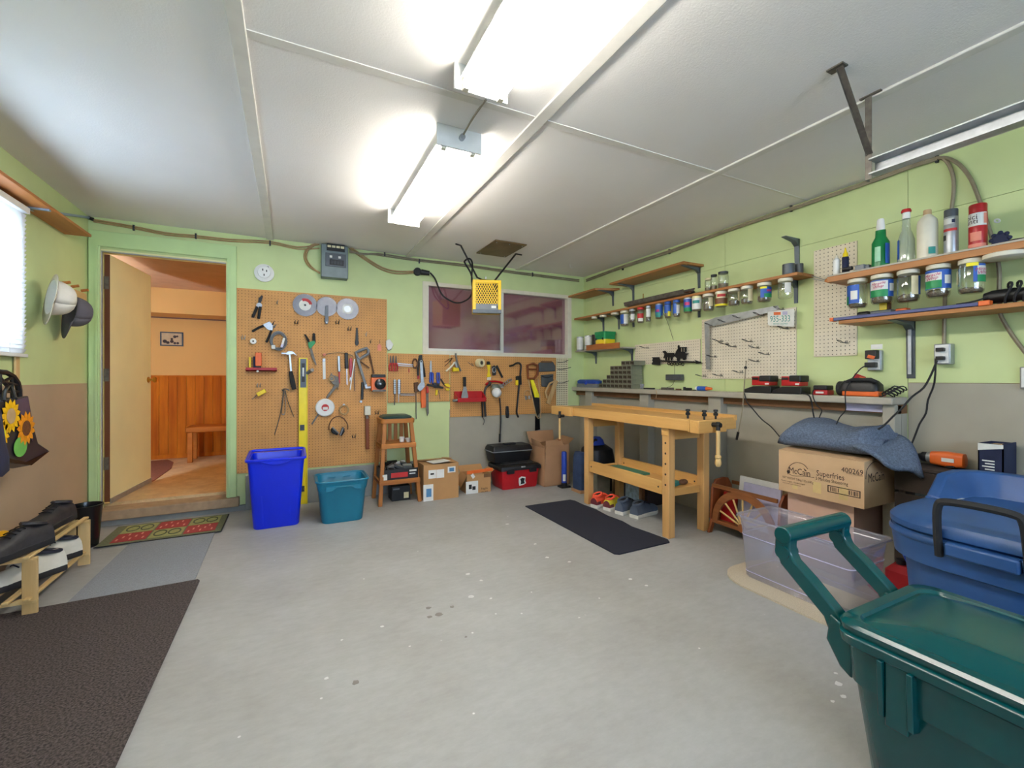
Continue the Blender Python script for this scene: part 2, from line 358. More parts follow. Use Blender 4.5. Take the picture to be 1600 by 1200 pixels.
# paint drips and oil spots on the concrete
for m_, pts in (('drip_dark', ((669,950,.016),(686,960,.022),(671,964,.016),(706,948,.014),(556,1066,.016),(728,995,.008))), ('drip_white', ((731,897,.016),(752,907,.012),(736,932,.018),(793,819,.016),(836,850,.012),(855,871,.014),(890,878,.012),(767,935,.008),(597,979,.009),(534,1000,.006),(510,1060,.010),(1310,1068,.016),(1318,1088,.012),(1301,1096,.009),(1306,1052,.008),(905,965,.006),(640,1010,.006),(985,905,.012),(1010,915,.010)))):
    for x, y, r in pts:
        c = G(x, y, .0002); n = random.randint(7, 10)
        obj('paint_spot', MB().prism([c+Vector((r*random.uniform(.6,1.2)*math.cos(2*math.pi*i/n), r*random.uniform(.5,1.0)*math.sin(2*math.pi*i/n), 0)) for i in range(n)], (0,0,.0006)), mat('drip_dark', (128,124,118), .5) if m_ == 'drip_dark' else mat('drip_white', (214,214,212), .6), fl0_)
ce = struct('ceiling', MB().box(XL-.15, XR+.15, YR-.15, YB+.12, ZC, ZC+.1), M['ceiling'])
# battens over the sheet joints
for x, w in ((-.173, .055), (1.065, .062), (2.30, .05)):
    obj('batten', MB().box(x-w/2, x+w/2, YR, YB, ZC-.012, ZC), M['white_paint'], ce, bevel=.004)
for x0, x1 in ((-.145, 1.034), (1.096, 2.275)):
    obj('joint_strip', MB().box(x0, x1, 1.825, 1.865, ZC-.004, ZC), M['white_paint'], ce)
obj('joint_strip', MB().box(2.325, XR, 1.835, 1.85, ZC-.003, ZC), M['white_paint'], ce)
# left wall with the window opening
WY0, WY1, WZ0, WZ1 = 2.35, 3.45, 1.32, 2.06
wl = struct('wall_left', MB().box(XL-.15, XL, YR, WY0, 0, ZC).box(XL-.15, XL, WY1, YB+.12, 0, ZC).box(XL-.15, XL, WY0, WY1, 0, WZ0).box(XL-.15, XL, WY0, WY1, WZ1, ZC), M['green'])
obj('lower_panel', MB().box(XL, XL+.004, YR, YB-.03, 0, 1.107), M['beige_wall'], wl)
# back wall with the door and window openings
DX0, DX1, DZ0, DZ1 = -1.34, -.488, .12, 2.15
VX0, VX1, VZ0, VZ1 = 1.226, 3.021, 1.405, 2.125
wb = struct('wall_back', MB().box(XL, DX0, YB, YB+.12, 0, ZC).box(DX0, DX1, YB, YB+.12, DZ1, ZC).box(DX0, DX1, YB, YB+.12, 0, DZ0)
            .box(DX1, VX0, YB, YB+.12, 0, ZC).box(VX0, VX1, YB, YB+.12, 0, VZ0).box(VX0, VX1, YB, YB+.12, VZ1, ZC).box(VX1, XR+.15, YB, YB+.12, 0, ZC), M['green'])
obj('lower_panel', MB().box(1.495, XR-.02, YB-.004, YB, .0, .81), M['grey_wall'], wb)
obj('foundation_curb', MB().box(-.36, 1.50, YB-.035, YB, 0, .30), M['curb'], wb, bevel=.006)
# right wall: painted sheets over the framing
wr = struct('wall_right', MB().box(XR+.012, XR+.15, YR, YB+.12, 0, ZC), M['cartondark'])
def sheet(y0, y1, z0, z1, m): obj('panel', MB().box(XR, XR+.012, y0+.0012, y1-.0012, z0+.0012, z1-.0012), M[m], wr)
sheet(1.28, 2.5, 2.08, ZC, 'green'); sheet(YR, 1.28, 2.08, ZC, 'green'); sheet(2.5, YB, 2.08, ZC, 'green')
sheet(1.28, 2.5, 0, 2.08, 'green'); sheet(2.5, YB, 0, 2.08, 'green'); sheet(YR, 1.28, 1.12, 2.08, 'green'); sheet(YR, 1.28, 0, 1.12, 'grey_wall')
obj('lower_panel', MB().box(3.165, XR, 1.283, YB, 0, .94), M['grey_wall'], wr)
obj('gap_band', MB().box(3.12, XR, 1.283, YB, .94, .992), M['cartondark'], wr)  # dark brown band put in for the shade of the gap under the ledge
for y in (1.313, 2.49, 3.295, 4.2): obj('post', MB().box(3.085, 3.165, y-.06 if y > 2 else y-.03, y+.06 if y > 2 else y+.03, 0, .992), M['grey_wall'], wr, bevel=.004)
obj('ledge', MB().box(3.05, XR, 1.28, YB, .992, 1.036), M['ledge'], wr, bevel=.008)
obj('ledge_patch', MB().box(3.115, 3.121, 1.31, 1.55, .945, .99), M['lilac'], wr)
# rear wall, behind the camera, with the overhead door and its row of panes
GX0, GX1, GZ1 = -.75, 2.55, 2.12
struct('wall_rear', MB().box(XL-.15, GX0, YR-.15, YR, 0, ZC).box(GX1, XR+.15, YR-.15, YR, 0, ZC).box(GX0, GX1, YR-.15, YR, GZ1, ZC), M['green'])
gd = bpy.data.objects.new('door_2', None); COL.objects.link(gd); gd.location = (.9, YR-.08, 0); gd['kind'] = 'structure'
for z0, z1 in ((0, .56), (.57, 1.17), (1.94, 2.11)): obj('section', MB().box(GX0, GX1, YR-.1, YR-.06, z0, z1), M['white_paint'], gd, bevel=.006)
fr = obj('window_section', MB().box(GX0, GX1, YR-.1, YR-.06, 1.18, 1.23).box(GX0, GX1, YR-.1, YR-.06, 1.88, 1.93), M['white_paint'], gd)
for i in range(5): 
    x = GX0+(GX1-GX0-.06)*i/4; obj('mullion', MB().box(x, x+.06, YR-.1, YR-.06, 1.23, 1.88), M['white_paint'], gd)
    if i < 4: obj('glass', MB().box(x+.06, x+(GX1-GX0-.06)/4, YR-.084, YR-.080, 1.23, 1.88), M['pane'], gd)
# ---- window on the left wall with its blind
w1 = bpy.data.objects.new('window_1', None); COL.objects.link(w1); w1.location = (XL, 2.9, WZ0); w1['kind'] = 'structure'
obj('window_frame', MB().box(XL-.10, XL-.05, WY0, WY0+.04, WZ0, WZ1).box(XL-.10, XL-.05, WY1-.04, WY1, WZ0, WZ1).box(XL-.10, XL-.05, WY0, WY1, WZ0, WZ0+.04).box(XL-.10, XL-.05, WY0, WY1, WZ1-.04, WZ1).box(XL-.10, XL-.05, 2.88, 2.92, WZ0, WZ1), M['white'], w1)
obj('glass', MB().box(XL-.078, XL-.074, WY0+.04, WY1-.04, WZ0+.04, WZ1-.04), M['pane'], w1)
obj('window_casing', MB().box(XL, XL+.015, WY1, WY1+.05, WZ0-.05, WZ1+.05).box(XL, XL+.015, WY0-.05, WY1+.05, WZ1, WZ1+.05).box(XL, XL+.015, WY0-.05, WY1+.05, WZ0-.05, WZ0), M['white'], w1)
bl = T('window_blind', 'white slatted blind pulled down over the bright window on the left wall', 'blind', (XL+.05, 2.9, 1.27))
obj('head_rail', MB().box(XL+.018, XL+.058, 2.28, 3.50, 2.085, 2.12), M['white'], bl, bevel=.003)
obj('bottom_rail', MB().box(XL+.026, XL+.05, 2.28, 3.50, 1.265, 1.285), M['white'], bl, bevel=.003)
for i in range(32):
    z = 1.30+i*.0246; sl = MB().obox((XL+.038, 2.89, z), (0, .605, 0), (.006, 0, .0125), (.0004, 0, -.0002)); obj('slat', sl, M['blind'], bl)
for y in (2.5, 3.3): obj('lift_cord', MB().cyl((XL+.055, y, 1.27), (XL+.055, y, 2.09), .0012, n=5), M['white'], bl)
solo('wooden_stick', MB().box(XL+.008, XL+.018, 3.452, 3.492, 1.14, 1.27), M['pine_v'], 'short yellow wooden strip on the wall just under the window blind', 'wood strip', bevel=.001)
# ---- sliding window in the back wall, mauve behind the glass
w2 = bpy.data.objects.new('window_2', None); COL.objects.link(w2); w2.location = (2.12, YB, VZ0); w2['kind'] = 'structure'
fw = .035
for q in ((VX0-.02,VX0+fw,VZ0-.02,VZ1+.02),(VX1-fw,VX1+.02,VZ0-.02,VZ1+.02),(VX0+fw,VX1-fw,VZ1-.02,VZ1+.02),(VX0+fw,VX1-fw,VZ0-.02,VZ0+fw*.7)): obj('window_frame', MB().box(q[0],q[1],YB-.012,YB+.09,q[2],q[3]), M['offwhite_plastic'], w2)
for q in ((2.10,2.135,VZ0+.026,VZ1-.021),(VX0+fw+.013,2.099,VZ0+.026,VZ0+.05),(VX0+fw+.001,VX0+fw+.012,VZ0+.026,VZ1-.021)): obj('sliding_sash', MB().box(q[0],q[1],YB+.005,YB+.03,q[2],q[3]), M['white_paint'], w2)
obj('pane', MB().box(VX0+fw, 2.11, YB+.016, YB+.020, VZ0+.03, VZ1-.02), M['pane'], w2)
obj('pane', MB().box(2.11, VX1-fw, YB+.046, YB+.050, VZ0+.03, VZ1-.02), M['pane'], w2)
obj('backing_board', MB().box(VX0+fw, VX1-fw, YB+.055, YB+.088, VZ0+.025, VZ1-.021), M['mauve'], w2)
# ---- doorway: casing, jambs, sill, leaf
dt = struct('trim_1', MB().prism([(-1.395,YB-.022,.06),(DX0+.012,YB-.022,.06),(DX0+.012,YB-.022,2.165),(-.50,YB-.022,2.165),(-.50,YB-.022,.06),(-.427,YB-.022,.06),(-.427,YB-.022,2.285),(-1.395,YB-.022,2.285)], (0,.022,0)), M['green_trim'], bevel=.005)
for q in ((-1.352,-1.337,.1,2.168),(-.490,-.475,.1,2.168),(-1.352,-.475,2.168,2.186)): obj('casing_bead', MB().box(q[0],q[1],YB-.03,YB-.022,q[2],q[3]), M['green_trim'], dt)
obj('jamb_lining', MB().box(DX0, DX0+.012, YB, YB+.06, DZ0, DZ1).box(DX1-.018, DX1, YB, YB+.12, DZ0, DZ1).box(DX0, DX1, YB, YB+.12, DZ1-.012, DZ1), M['cream'], dt)
obj('weather_strip', MB().box(DX0+.012, DX0+.018, YB+.01, YB+.03, DZ0, DZ1-.012).box(DX0+.012, DX1-.02, YB+.01, YB+.03, DZ1-.02, DZ1-.012), M['galv'], dt)
struct('trim_2', MB().box(-1.37, -.405, YB-.065, YB+.14, .045, .122), M['sill'], bevel=.008)
obj('step_face', MB().box(XL+.004, -.36, YB-.03, YB, 0, .045), M['curb'], wb)
dl = bpy.data.objects.new('door_1', None); COL.objects.link(dl); dl.location = (-1.308, YB+.07, .14); dl['kind'] = 'structure'
ha, hb = Vector((-1.308, YB+.07, 0)), Vector((-1.226, YB+.845, 0)); du = (hb-ha).normalized(); dn = Vector((du.y, -du.x, 0))
def dbox(u0, u1, n0, n1, z0, z1): return MB().obox(ha+du*(u0+u1)/2+dn*(n0+n1)/2+Vector((0,0,(z0+z1)/2)), du*(u1-u0)/2, dn*(n1-n0)/2, (0,0,(z1-z0)/2))
lf = obj('leaf', dbox(0, .779, -.0175, .0175, .165, 2.125), M['cream'], dl, bevel=.002)
obj('hinge_edge', dbox(-.004, 0, -.0175, .0175, .165, 2.125), M['jamb'], lf)
for z in (.42, 1.12, 1.85): obj('hinge', dbox(-.008, -.004, -.02, .012, z, z+.10), M['old_steel'], dl)
obj('door_sweep', dbox(.0, .779, .0175, .024, .15, .19), M['galv'], dl)
kn = MB().lathe([(.028,.0),(.028,.006),(.010,.010),(.010,.035),(.024,.042),(.027,.055),(.018,.066),(.002,.068)], ha+du*.715+dn*.0175+Vector((0,0,1.13)), 16, dn)
obj('door_knob', kn, M['brass'], dl)
# ---- the hall beyond
HX0, HX1, HY1, HZ0, HZ1 = -1.75, 2.4, 6.82, .145, 2.19
struct('floor_hall', MB().box(HX0, HX1, YB+.12, HY1, 0, HZ0), M['vinyl'])
struct('ceiling_hall', MB().box(HX0, HX1, YB+.12, HY1+.1, HZ1, HZ1+.08), M['hallceil'])
wf = struct('wall_hall_far', MB().box(HX0, HX1, HY1, HY1+.1, 0, HZ1), M['hallwall'])
struct('wall_hall_left', MB().box(HX0-.1, HX0, YB+.12, HY1+.1, 0, HZ1), M['hallwall'])
struct('wall_hall_right', MB().box(HX1, HX1+.1, YB+.12, HY1+.1, 0, HZ1), M['hallwall'])
struct('trim_3', MB().box(HX0, HX1, 6.38, HY1, 1.90, HZ1), M['hallwall'])
obj('picture_rail', MB().box(HX0, HX1, HY1-.012, HY1, 1.885, 1.90), M['jamb'], wf)
pm = None
for i in range(26):
    x = -1.74+i*.092
    pk = MB().loft([rr(x+.0455, HY1-.006, .15, .0445, .006, .003, 1), rr(x+.0455, HY1-.006, 1.155, .0445, .006, .003, 1)])
    obj('plank', pk, M['wainscot'], wf)
obj('cap_rail', MB().box(HX0, .66, HY1-.022, HY1, 1.155, 1.178), M['wainscot'], wf)
obj('skirting', MB().box(HX0, HX1, HY1-.02, HY1-.012, HZ0, HZ0+.05), M['wainscot'], wf)
pf = T('framed_picture', 'small black-framed picture of trees hanging on the orange hall wall', 'picture', (-1.337, HY1-.02, 1.54), 'pictures in the hall')
def frame(root, x0, x1, z0, z1):
    obj('frame', MB().box(x0, x1, HY1-.018, HY1, z0, z0+.014).box(x0, x1, HY1-.018, HY1, z1-.014, z1).box(x0, x0+.014, HY1-.018, HY1, z0+.014, z1-.014).box(x1-.014, x1, HY1-.018, HY1, z0+.014, z1-.014), M['black'], root)
    obj('print', MB().box(x0+.014, x1-.014, HY1-.01, HY1-.006, z0+.014, z1-.014), M['tan'], root)
frame(pf, -1.453, -1.221, 1.543, 1.717)
ar = MB()
for dx, dz, r in ((-.07,-.03,.022),(-.04,-.045,.018),(0,.0,.014),(.03,.03,.018),(.055,.035,.012),(.06,-.05,.015),(0,-.03,.02),(.03,-.05,.015)):
    ar.cyl((-1.337+dx, HY1-.0105, 1.63+dz), (-1.337+dx, HY1-.010, 1.63+dz), r, n=8)
obj('artwork', ar, M['ink'], pf)
pf2 = T('framed_picture', 'dark picture frame half hidden by the right side of the doorway', 'picture', (-.66, HY1-.02, 1.45), 'pictures in the hall'); frame(pf2, -.755, -.55, 1.43, 1.66)
hb_ = T('hall_bench', 'plain reddish wooden bench against the plank wall of the hall', 'bench', (-.6, 6.5, HZ0))
obj('bench_top', MB().box(-1.12, -.05, 6.33, 6.68, .50, .565), M['hallbench'], hb_, bevel=.012)
for x in (-1.1, -.12):
    for y in (6.35, 6.62): obj('leg', MB().box(x, x+.05, y, y+.045, HZ0, .50), M['hallbench'], hb_, bevel=.004)
solo('hall_rug', MB().prism([G(x, y, HZ0) for x, y in ((205,724),(262,719),(271,723),(268,732),(240,752),(215,760))], (0,0,.008)), mat('hallrug', (132,78,56), .95, var=.2, scale=60), 'reddish brown rug lying on the pale hall floor', 'rug')
hl = T('ceiling_lamp', 'warm glowing globe lamp on the hall ceiling', 'lamp', (.75, 5.55, HZ1))
obj('base', MB().cyl((.75, 5.55, HZ1), (.75, 5.55, HZ1-.02), .07, n=20), M['brass'], hl); obj('globe', MB().sph((.75, 5.55, HZ1-.10), .09, 16, 10), M['bulb_on'], hl)
# ================================================================== CEILING THINGS
def fixture(x0, x1, y0, y1, label, zt=ZC):
    t = T('fluorescent_light', label, 'light', ((x0+x1)/2, (y0+y1)/2, zt), 'fluorescent ceiling lights')
    xm = (x0+x1)/2; w = (x1-x0)/2
    # channel body and angled reflector
    obj('body', MB().loft([[(xm-.045,y,zt),(xm+.045,y,zt),(xm+.092,y,zt-.052),(xm+.092,y,zt-.058),(xm+.028,y,zt-.075),(xm-.028,y,zt-.075),(xm-.092,y,zt-.058),(xm-.092,y,zt-.052)] for y in (y0+.012, y1-.012)]), M['white'], t)
    for y, d in ((y0, 1), (y1, -1)):
        obj('end_plate', MB().box(x0-.002, x1+.002, y, y+d*.012, zt-.105, zt), M['white'], t, bevel=.002)
    for s in (-1, 1):
        tb = obj('tube', MB().cyl((xm+s*w*.66, y0+.04, zt-.092), (xm+s*w*.66, y1-.04, zt-.092), .0165, n=14), M['tube_on'], t)
        for y in (y0+.012, y1-.04): obj('socket', MB().box(xm+s*w*.66-.011, xm+s*w*.66+.011, y, y+.026, zt-.112, zt-.06), M['offwhite_plastic'], tb)
    return t
fixture(.632, .862, 2.08, 3.31, 'fluorescent twin-tube ceiling light farther back, its whole length in view')
fixture(.572, .80, .42, 1.66, 'fluorescent twin-tube ceiling light overhead, cut off by the top of the photo')
wi = T('ceiling_wire', 'short grey wire linking the two fluorescent lights along the ceiling', 'cable', (.78, 1.87, ZC))
obj('wire', MB().tube(smooth_pts([(.765,1.66,ZC-.045),(.775,1.76,ZC-.006),(.77,1.9,ZC-.006),(.765,2.0,ZC-.02),(.755,2.08,ZC-.05)]), .005), M['cable_grey'], wi)
obj('connector', MB().cyl((.755,2.055,ZC-.05), (.755,2.08,ZC-.05), .014, n=10), M['galv'], wi)
hp = T('ceiling_plate', 'flat brown sheet-metal plate screwed to the ceiling above the heater', 'metal plate', (1.79, 3.82, ZC))
obj('plate', MB().box(1.63, 1.95, 3.60, 4.06, ZC-.016, ZC-.004), mat('plate_brown', (120,96,62), .45, .4, var=.25, scale=6), hp, bevel=.003)
for x, y in ((1.66,3.64),(1.92,3.64),(1.66,4.02),(1.92,4.02),(1.79,3.64)): obj('screw', MB().cyl((x,y,ZC-.016),(x,y,ZC-.020),.006,n=8), M['steel'], hp)
ck = T('ceiling_hook', 'tiny white cup hook in the ceiling near the back right corner', 'hook', C(891,413))
p0 = C(891,413); obj('hook', MB().tube(smooth_pts([p0, p0-Vector((0,0,.025)), p0+Vector((.012,0,-.04)), p0+Vector((.028,0,-.03)), p0+Vector((.03,0,-.018))]), .0025), M['white'], ck)
# ---- yellow heater
HYY = 3.80
ht = T('garage_heater', 'yellow electric garage heater hanging from the ceiling before the mauve window', 'heater', (1.67, HYY+.1, 1.76))
a0 = pl(744,436,1,HYY); a1 = pl(788,489,1,HYY); hx0, hx1, hz0, hz1 = a0.x, a1.x, a1.z, a0.z+.005
obj('case', MB().box(hx0, hx1, HYY+.035, HYY+.20, hz0, hz1).box(hx0, hx0+.032, HYY, HYY+.035, hz0, hz1).box(hx1-.032, hx1, HYY, HYY+.035, hz0, hz1).box(hx0+.032, hx1-.032, HYY, HYY+.035, hz1-.03, hz1), M['heater_yellow'], ht, bevel=.003)
obj('control_strip', MB().box(hx0+.032, hx1-.032, HYY+.004, HYY+.035, hz0+.022, hz0+.075), M['plastic_grey'], ht)
obj('badge', MB().box(hx1-.10, hx1-.05, HYY+.001, HYY+.005, hz0+.036, hz0+.058), M['label_white'], ht)
obj('switch', MB().box(hx1-.05, hx1-.04, HYY-.001, HYY+.005, hz0+.036, hz0+.06), M['black'], ht)
obj('bottom_tray', MB().box(hx0, hx1, HYY-.004, HYY+.035, hz0-.012, hz0+.022), M['gunmetal'], ht, bevel=.002)
obj('core', MB().box(hx0+.034, hx1-.034, HYY+.030, HYY+.034, hz0+.075, hz1-.03), mat('heater_core', (52,34,12), .5, .5), ht)
gr = MB(); gx0, gx1, gz0, gz1 = hx0+.032, hx1-.032, hz0+.075, hz1-.03; n = 9
for k in range(-12, 12):
    for sgn in (1, -1):
        pts = []
        x = gx0+(gx1-gx0)*(k/n); dx = (gz1-gz0)*.62*sgn
        p = Vector((x, HYY+.012, gz0)); q = Vector((x+dx, HYY+.012, gz1)); d = q-p
        t0 = 0.; t1 = 1.
        for lo, hi, cc, dd in ((gx0, gx1, p.x, d.x),):
            ta, tb_ = (lo-cc)/dd, (hi-cc)/dd
            if ta > tb_: ta, tb_ = tb_, ta
            t0 = max(t0, ta); t1 = min(t1, tb_)
        if t1-t0 > .03: gr.bar(p+d*t0, p+d*t1, .0075, .003, (0,1,0))
g_ = obj('grille', gr, M['heater_yellow'], ht)
obj('hanger', MB().tube([C(717,381)+Vector((-.03,0,-.004)), C(720,383)-Vector((0,0,.004)), Vector((hx0+.05,HYY+.1,hz1+.035)), Vector((hx0+.10,HYY+.1,hz1+.018)), Vector((hx1-.06,HYY+.1,hz1+.018)), C(806,396)-Vector((0,0,.004)), C(811,397)+Vector((.03,0,-.004))], .009, 6), M['black'], ht)
obj('hanger_bolt', MB().cyl((hx0+.14,HYY+.1,hz1-.002),(hx0+.14,HYY+.1,hz1+.05),.007,n=8), M['steel'], ht)
obj('power_cord', MB().tube(smooth_pts([B(672,426,.07), B(680,436,.07), B(688,456,.09), B(697,466,.10), B(712,473,.16), B(725,471,.25), pl(736,462,1,4.15), pl(738,445,1,4.10), pl(736,428,1,4.08), pl(727,412,1,4.08), pl(726,408,1,4.06), pl(733,404,1,4.04), pl(738,412,1,4.02), pl(737,440,1,4.0), pl(742,470,1,HYY+.19)], 5), .0085, 6), M['black_rubber'], ht)
obj('plug', MB().cyl(B(658,425,.045), B(671,427,.06), .030, .024, 14), M['black'], ht)
so = T('wall_socket', 'black round power socket on the wall left of the window top', 'socket', B(652,424))
obj('socket', MB().disc(B, (653,424), .04, .04, .04, 18), M['black'], so, bevel=.004); obj('clamp', MB().disc(B, (646,424), .012, .012, .012, 8), M['steel'], so)
for o_ in [c for c in ht.children if c.name.split('.')[0] in ('case','control_strip','badge','switch','bottom_tray','core','grille')]:
    o_.data.transform(Matrix.Rotation(math.radians(-19),4,'Z') @ Matrix.Diagonal((.93,1,1,1)))
# ---- overhead door track and its strut
tk = T('door_track', 'shiny galvanised overhead door track running along the upper right', 'door track', (2.28, -.6, 2.05))
tx, tz = 2.28, 2.07
obj('rail', MB().loft([[(tx-.03,y,tz+.035),(tx+.03,y,tz+.035),(tx+.034,y,tz+.028),(tx+.034,y,tz-.03),(tx-.03,y,tz-.034),(tx-.03,y,tz-.028),(tx+.026,y,tz-.024),(tx+.026,y,tz+.027),(tx-.03,y,tz+.029)] for y in (YR+.3, 1.03)]), M['galv'], tk)
st = T('track_strut', 'perforated steel angle strut holding the end of the overhead door track', 'strut', (2.285, 1.02, ZC))
def angle(p, q, w, nm):
    p, q = Vector(p), Vector(q); o = obj(nm, MB().bar(p, q, w, .003, (0,1,0)).bar(p+Vector((-w/2,-.012,0)), q+Vector((-w/2,-.012,0)), .003, .024, (0,1,0)), M['old_steel'], st)
    n = int((q-p).length/.032)
    for i in range(1, n):
        c = p+(q-p)*(i/n); obj('bolt_hole', MB().cyl(c-Vector((0,.0025,0)), c-Vector((0,.0016,0)), .005, n=8), M['black'], o)
angle((2.285,1.05,ZC), (2.285,1.05,tz-.05), .032, 'vertical_angle'); angle((1.955,1.0,ZC), (2.28,1.045,tz+.06), .026, 'brace')
obj('ceiling_angle', MB().box(2.26, 2.31, .99, 1.07, ZC-.006, ZC), M['old_steel'], st); obj('ceiling_angle', MB().box(1.93, 1.97, .97, 1.03, ZC-.006, ZC), M['old_steel'], st)
# ================================================================== BACK WALL: services
def f(px, o, th, P=B): return MB().flat(P, px, o, th)
def tb(px, o, r, P=B, n=6, closed=False): return MB().tube(smooth_pts([P(p[0], p[1], p[2] if len(p) > 2 else o) for p in px], 3) if not closed else [P(p[0], p[1], o) for p in px], r, n, closed)
def br(a, b, o, w, t, P=B): return MB().pbar(P, a, b, o, w, t)
def dc(c, o, r, th, P=B, n=24): return MB().disc(P, c, o, r, th, n)
def rect(x0, y0, x1, y1): return [(x0,y0),(x1,y0),(x1,y1),(x0,y1)]
def W(name, label, cat, P, c, parts, group=None):
    t = T(name, label, cat, P(*c), group)
    for p in parts:
        o = obj(p[0], p[2], M[p[1]], t, bevel=p[3] if len(p) > 3 else 0)
    return t
def ell(cx, cy, rx, ry, n=20, a0=0, a1=360): return [(cx+rx*math.cos(math.radians(a0+(a1-a0)*i/n)), cy+ry*math.sin(math.radians(a0+(a1-a0)*i/n))) for i in range(n if a1-a0 == 360 else n+1)]
def cl(x): return 335+(x-135)*.1277
pn = T('breaker_panel', 'grey electrical breaker panel with small windows high on the back wall', 'electrical panel', B(525,435))
q0, q1 = B(502,432,.10), B(544,380,.10)
bx0, bx1, bz0 = q0.x, q1.x, q0.z
obj('box', MB().box(bx0, bx1, YB-.10, YB, bz0, ZC-.012), M['panelgrey'], pn, bevel=.006)
obj('cover', MB().box(bx0+.035, bx1-.02, YB-.108, YB-.10, bz0+.10, bz0+.225), M['gunmetal'], pn, bevel=.003)
obj('breaker_window', MB().box(bx0+.07, bx1-.04, YB-.114, YB-.108, bz0+.115, bz0+.165), M['black'], pn)
for i in range(4): obj('breaker', MB().box(bx0+.082+i*.026, bx0+.10+i*.026, YB-.122, YB-.114, bz0+.125, bz0+.155), M['dark_steel'], pn)
obj('label_strip', MB().box(bx0+.045, bx1-.03, YB-.106, YB-.10, bz0+.245, bz0+.31), M['black'], pn)
for i in range(4): obj('paper_label', MB().box(bx0+.052+i*.038, bx0+.082+i*.038, YB-.109, YB-.106, bz0+.275, bz0+.295), M['label_cream'], pn)
for i in range(2): obj('latch', MB().box(bx0+.07+i*.075, bx0+.092+i*.075, YB-.113, YB-.108, bz0+.18, bz0+.20), M['label_white'], pn)
ro = T('round_receptacle', 'round white twist-lock receptacle on the green wall right of the doorway', 'receptacle', B(413,427))
obj('body', MB().lathe([(.078,0),(.078,.018),(.05,.028),(.048,.042),(.002,.043)], B(413,427), 24, (0,-1,0)), M['white'], ro)
for a, b in ((411,423),(417,425),(413,431)): obj('slot', MB().box(*sum(([c-.004, c+.004] for c in (B(a,b).x,)), []), YB-.045, YB-.042, B(a,b).z-.009, B(a,b).z+.009), M['black'], ro)
for a, b in ((418,418),(411,436)): obj('screw_slot', MB().box(B(a,b).x-.010, B(a,b).x+.010, YB-.024, YB-.016, B(a,b).z-.004, B(a,b).z+.004), M['black'], ro)
def staples(root, pts, P, m='steel'):
    for x, y in pts: 
        p = P(x, y, .012); obj('staple', MB().bar(p+Vector((0,0,.022)), p-Vector((0,0,.022)), .012 , .018, OUT[P]), M[m], root)
cb = T('cable', 'pair of tan cables sagging along the wall above the doorway to the breaker panel', 'cable', B(330,372))
for dz in (0, 3): obj('strand', tb([(146,343+dz),(210,354+dz),(260,364+dz),(305,368+dz),(360,374+dz),(420,377+dz),(465,386+dz),(499,382+dz*2)], .012, .006), M['cable'], cb)
staples(cb, ((209,356),(306,369),(422,380)), B, 'dark_steel')
cb2 = T('cable', 'tan cable curving in a loop at the left side of the breaker panel', 'cable', B(480,400))
for d in (0, 3): obj('strand', tb([(499,380,.03),(487,383+d,.02),(477+d,393,.015),(476+d,405,.015),(484+d,417,.015),(500,426+d*.5,.03)], .015, .007), M['cable'], cb2)
cb3 = T('cable', 'tan cables dropping from the breaker panel to the black wall socket', 'cable', B(600,415))
for d in (0, 3.5): obj('strand', tb([(546,385+d,.03),(556,392+d,.015),(575,405+d,.014),(597,418+d,.014),(620,424+d,.014),(646,424+d*.6,.02)], .014, .0075), M['cable'], cb3)
cb4 = T('cable', 'dusty old cables running right along the top of the back wall', 'cable', B(740,415))
for d in (0, 2.4): obj('strand', tb([(546,cl(546)+4+d,.03),(566,cl(566)+8-d*.8,.014),(590,cl(590)+3+d,.014),(650,cl(650)+4+d,.014),(720,cl(720)+3+d,.014),(800,cl(800)+4+d,.014),(860,cl(860)+4+d,.014),(905,cl(905)+4+d,.014)], .014, .007), M['cable_old'], cb4)
staples(cb4, ((601,397),(655,408),(832,429)), B, 'dark_steel')
cb5 = T('metal_rod', 'pale blue metal rod running from the blind bracket to the corner of the back wall', 'rod', L(90,330))
obj('rod', MB().tube([L(44,327,.03), B(139,340,.02)], .009, 8), M['cable_blue'], cb5); obj('end_clip', MB().cyl(B(138,340,.02), B(146,343,.02), .013, n=8), M['black'], cb5)
# ================================================================== PEGBOARDS
def pegboard(x0, y0, x1, y1, label):
    a = B(x0, y0); b = B(x1, y1)
    return solo('pegboard', MB().box(a.x, b.x, YB-.013, YB-.005, b.z, a.z), M['peg_brown'], label, 'pegboard', 'brown pegboards on the back wall', bevel=.001)
a = B(370,450); b_ = B(604,468)
solo('pegboard', MB().box(a.x, b_.x, YB-.012, YB-.001, .318, a.z), M['peg_brown'], 'tall brown pegboard beside the doorway, holding the yellow level and saw blades', 'pegboard', 'brown pegboards on the back wall')
pegboard(605.5, 552, 702, 627, 'small brown pegboard below the window corner, above bare green wall, holding the big wrench')
pegboard(703, 555, 868, 645, 'wide brown pegboard under the mauve window, holding the white bulb and the red tray')
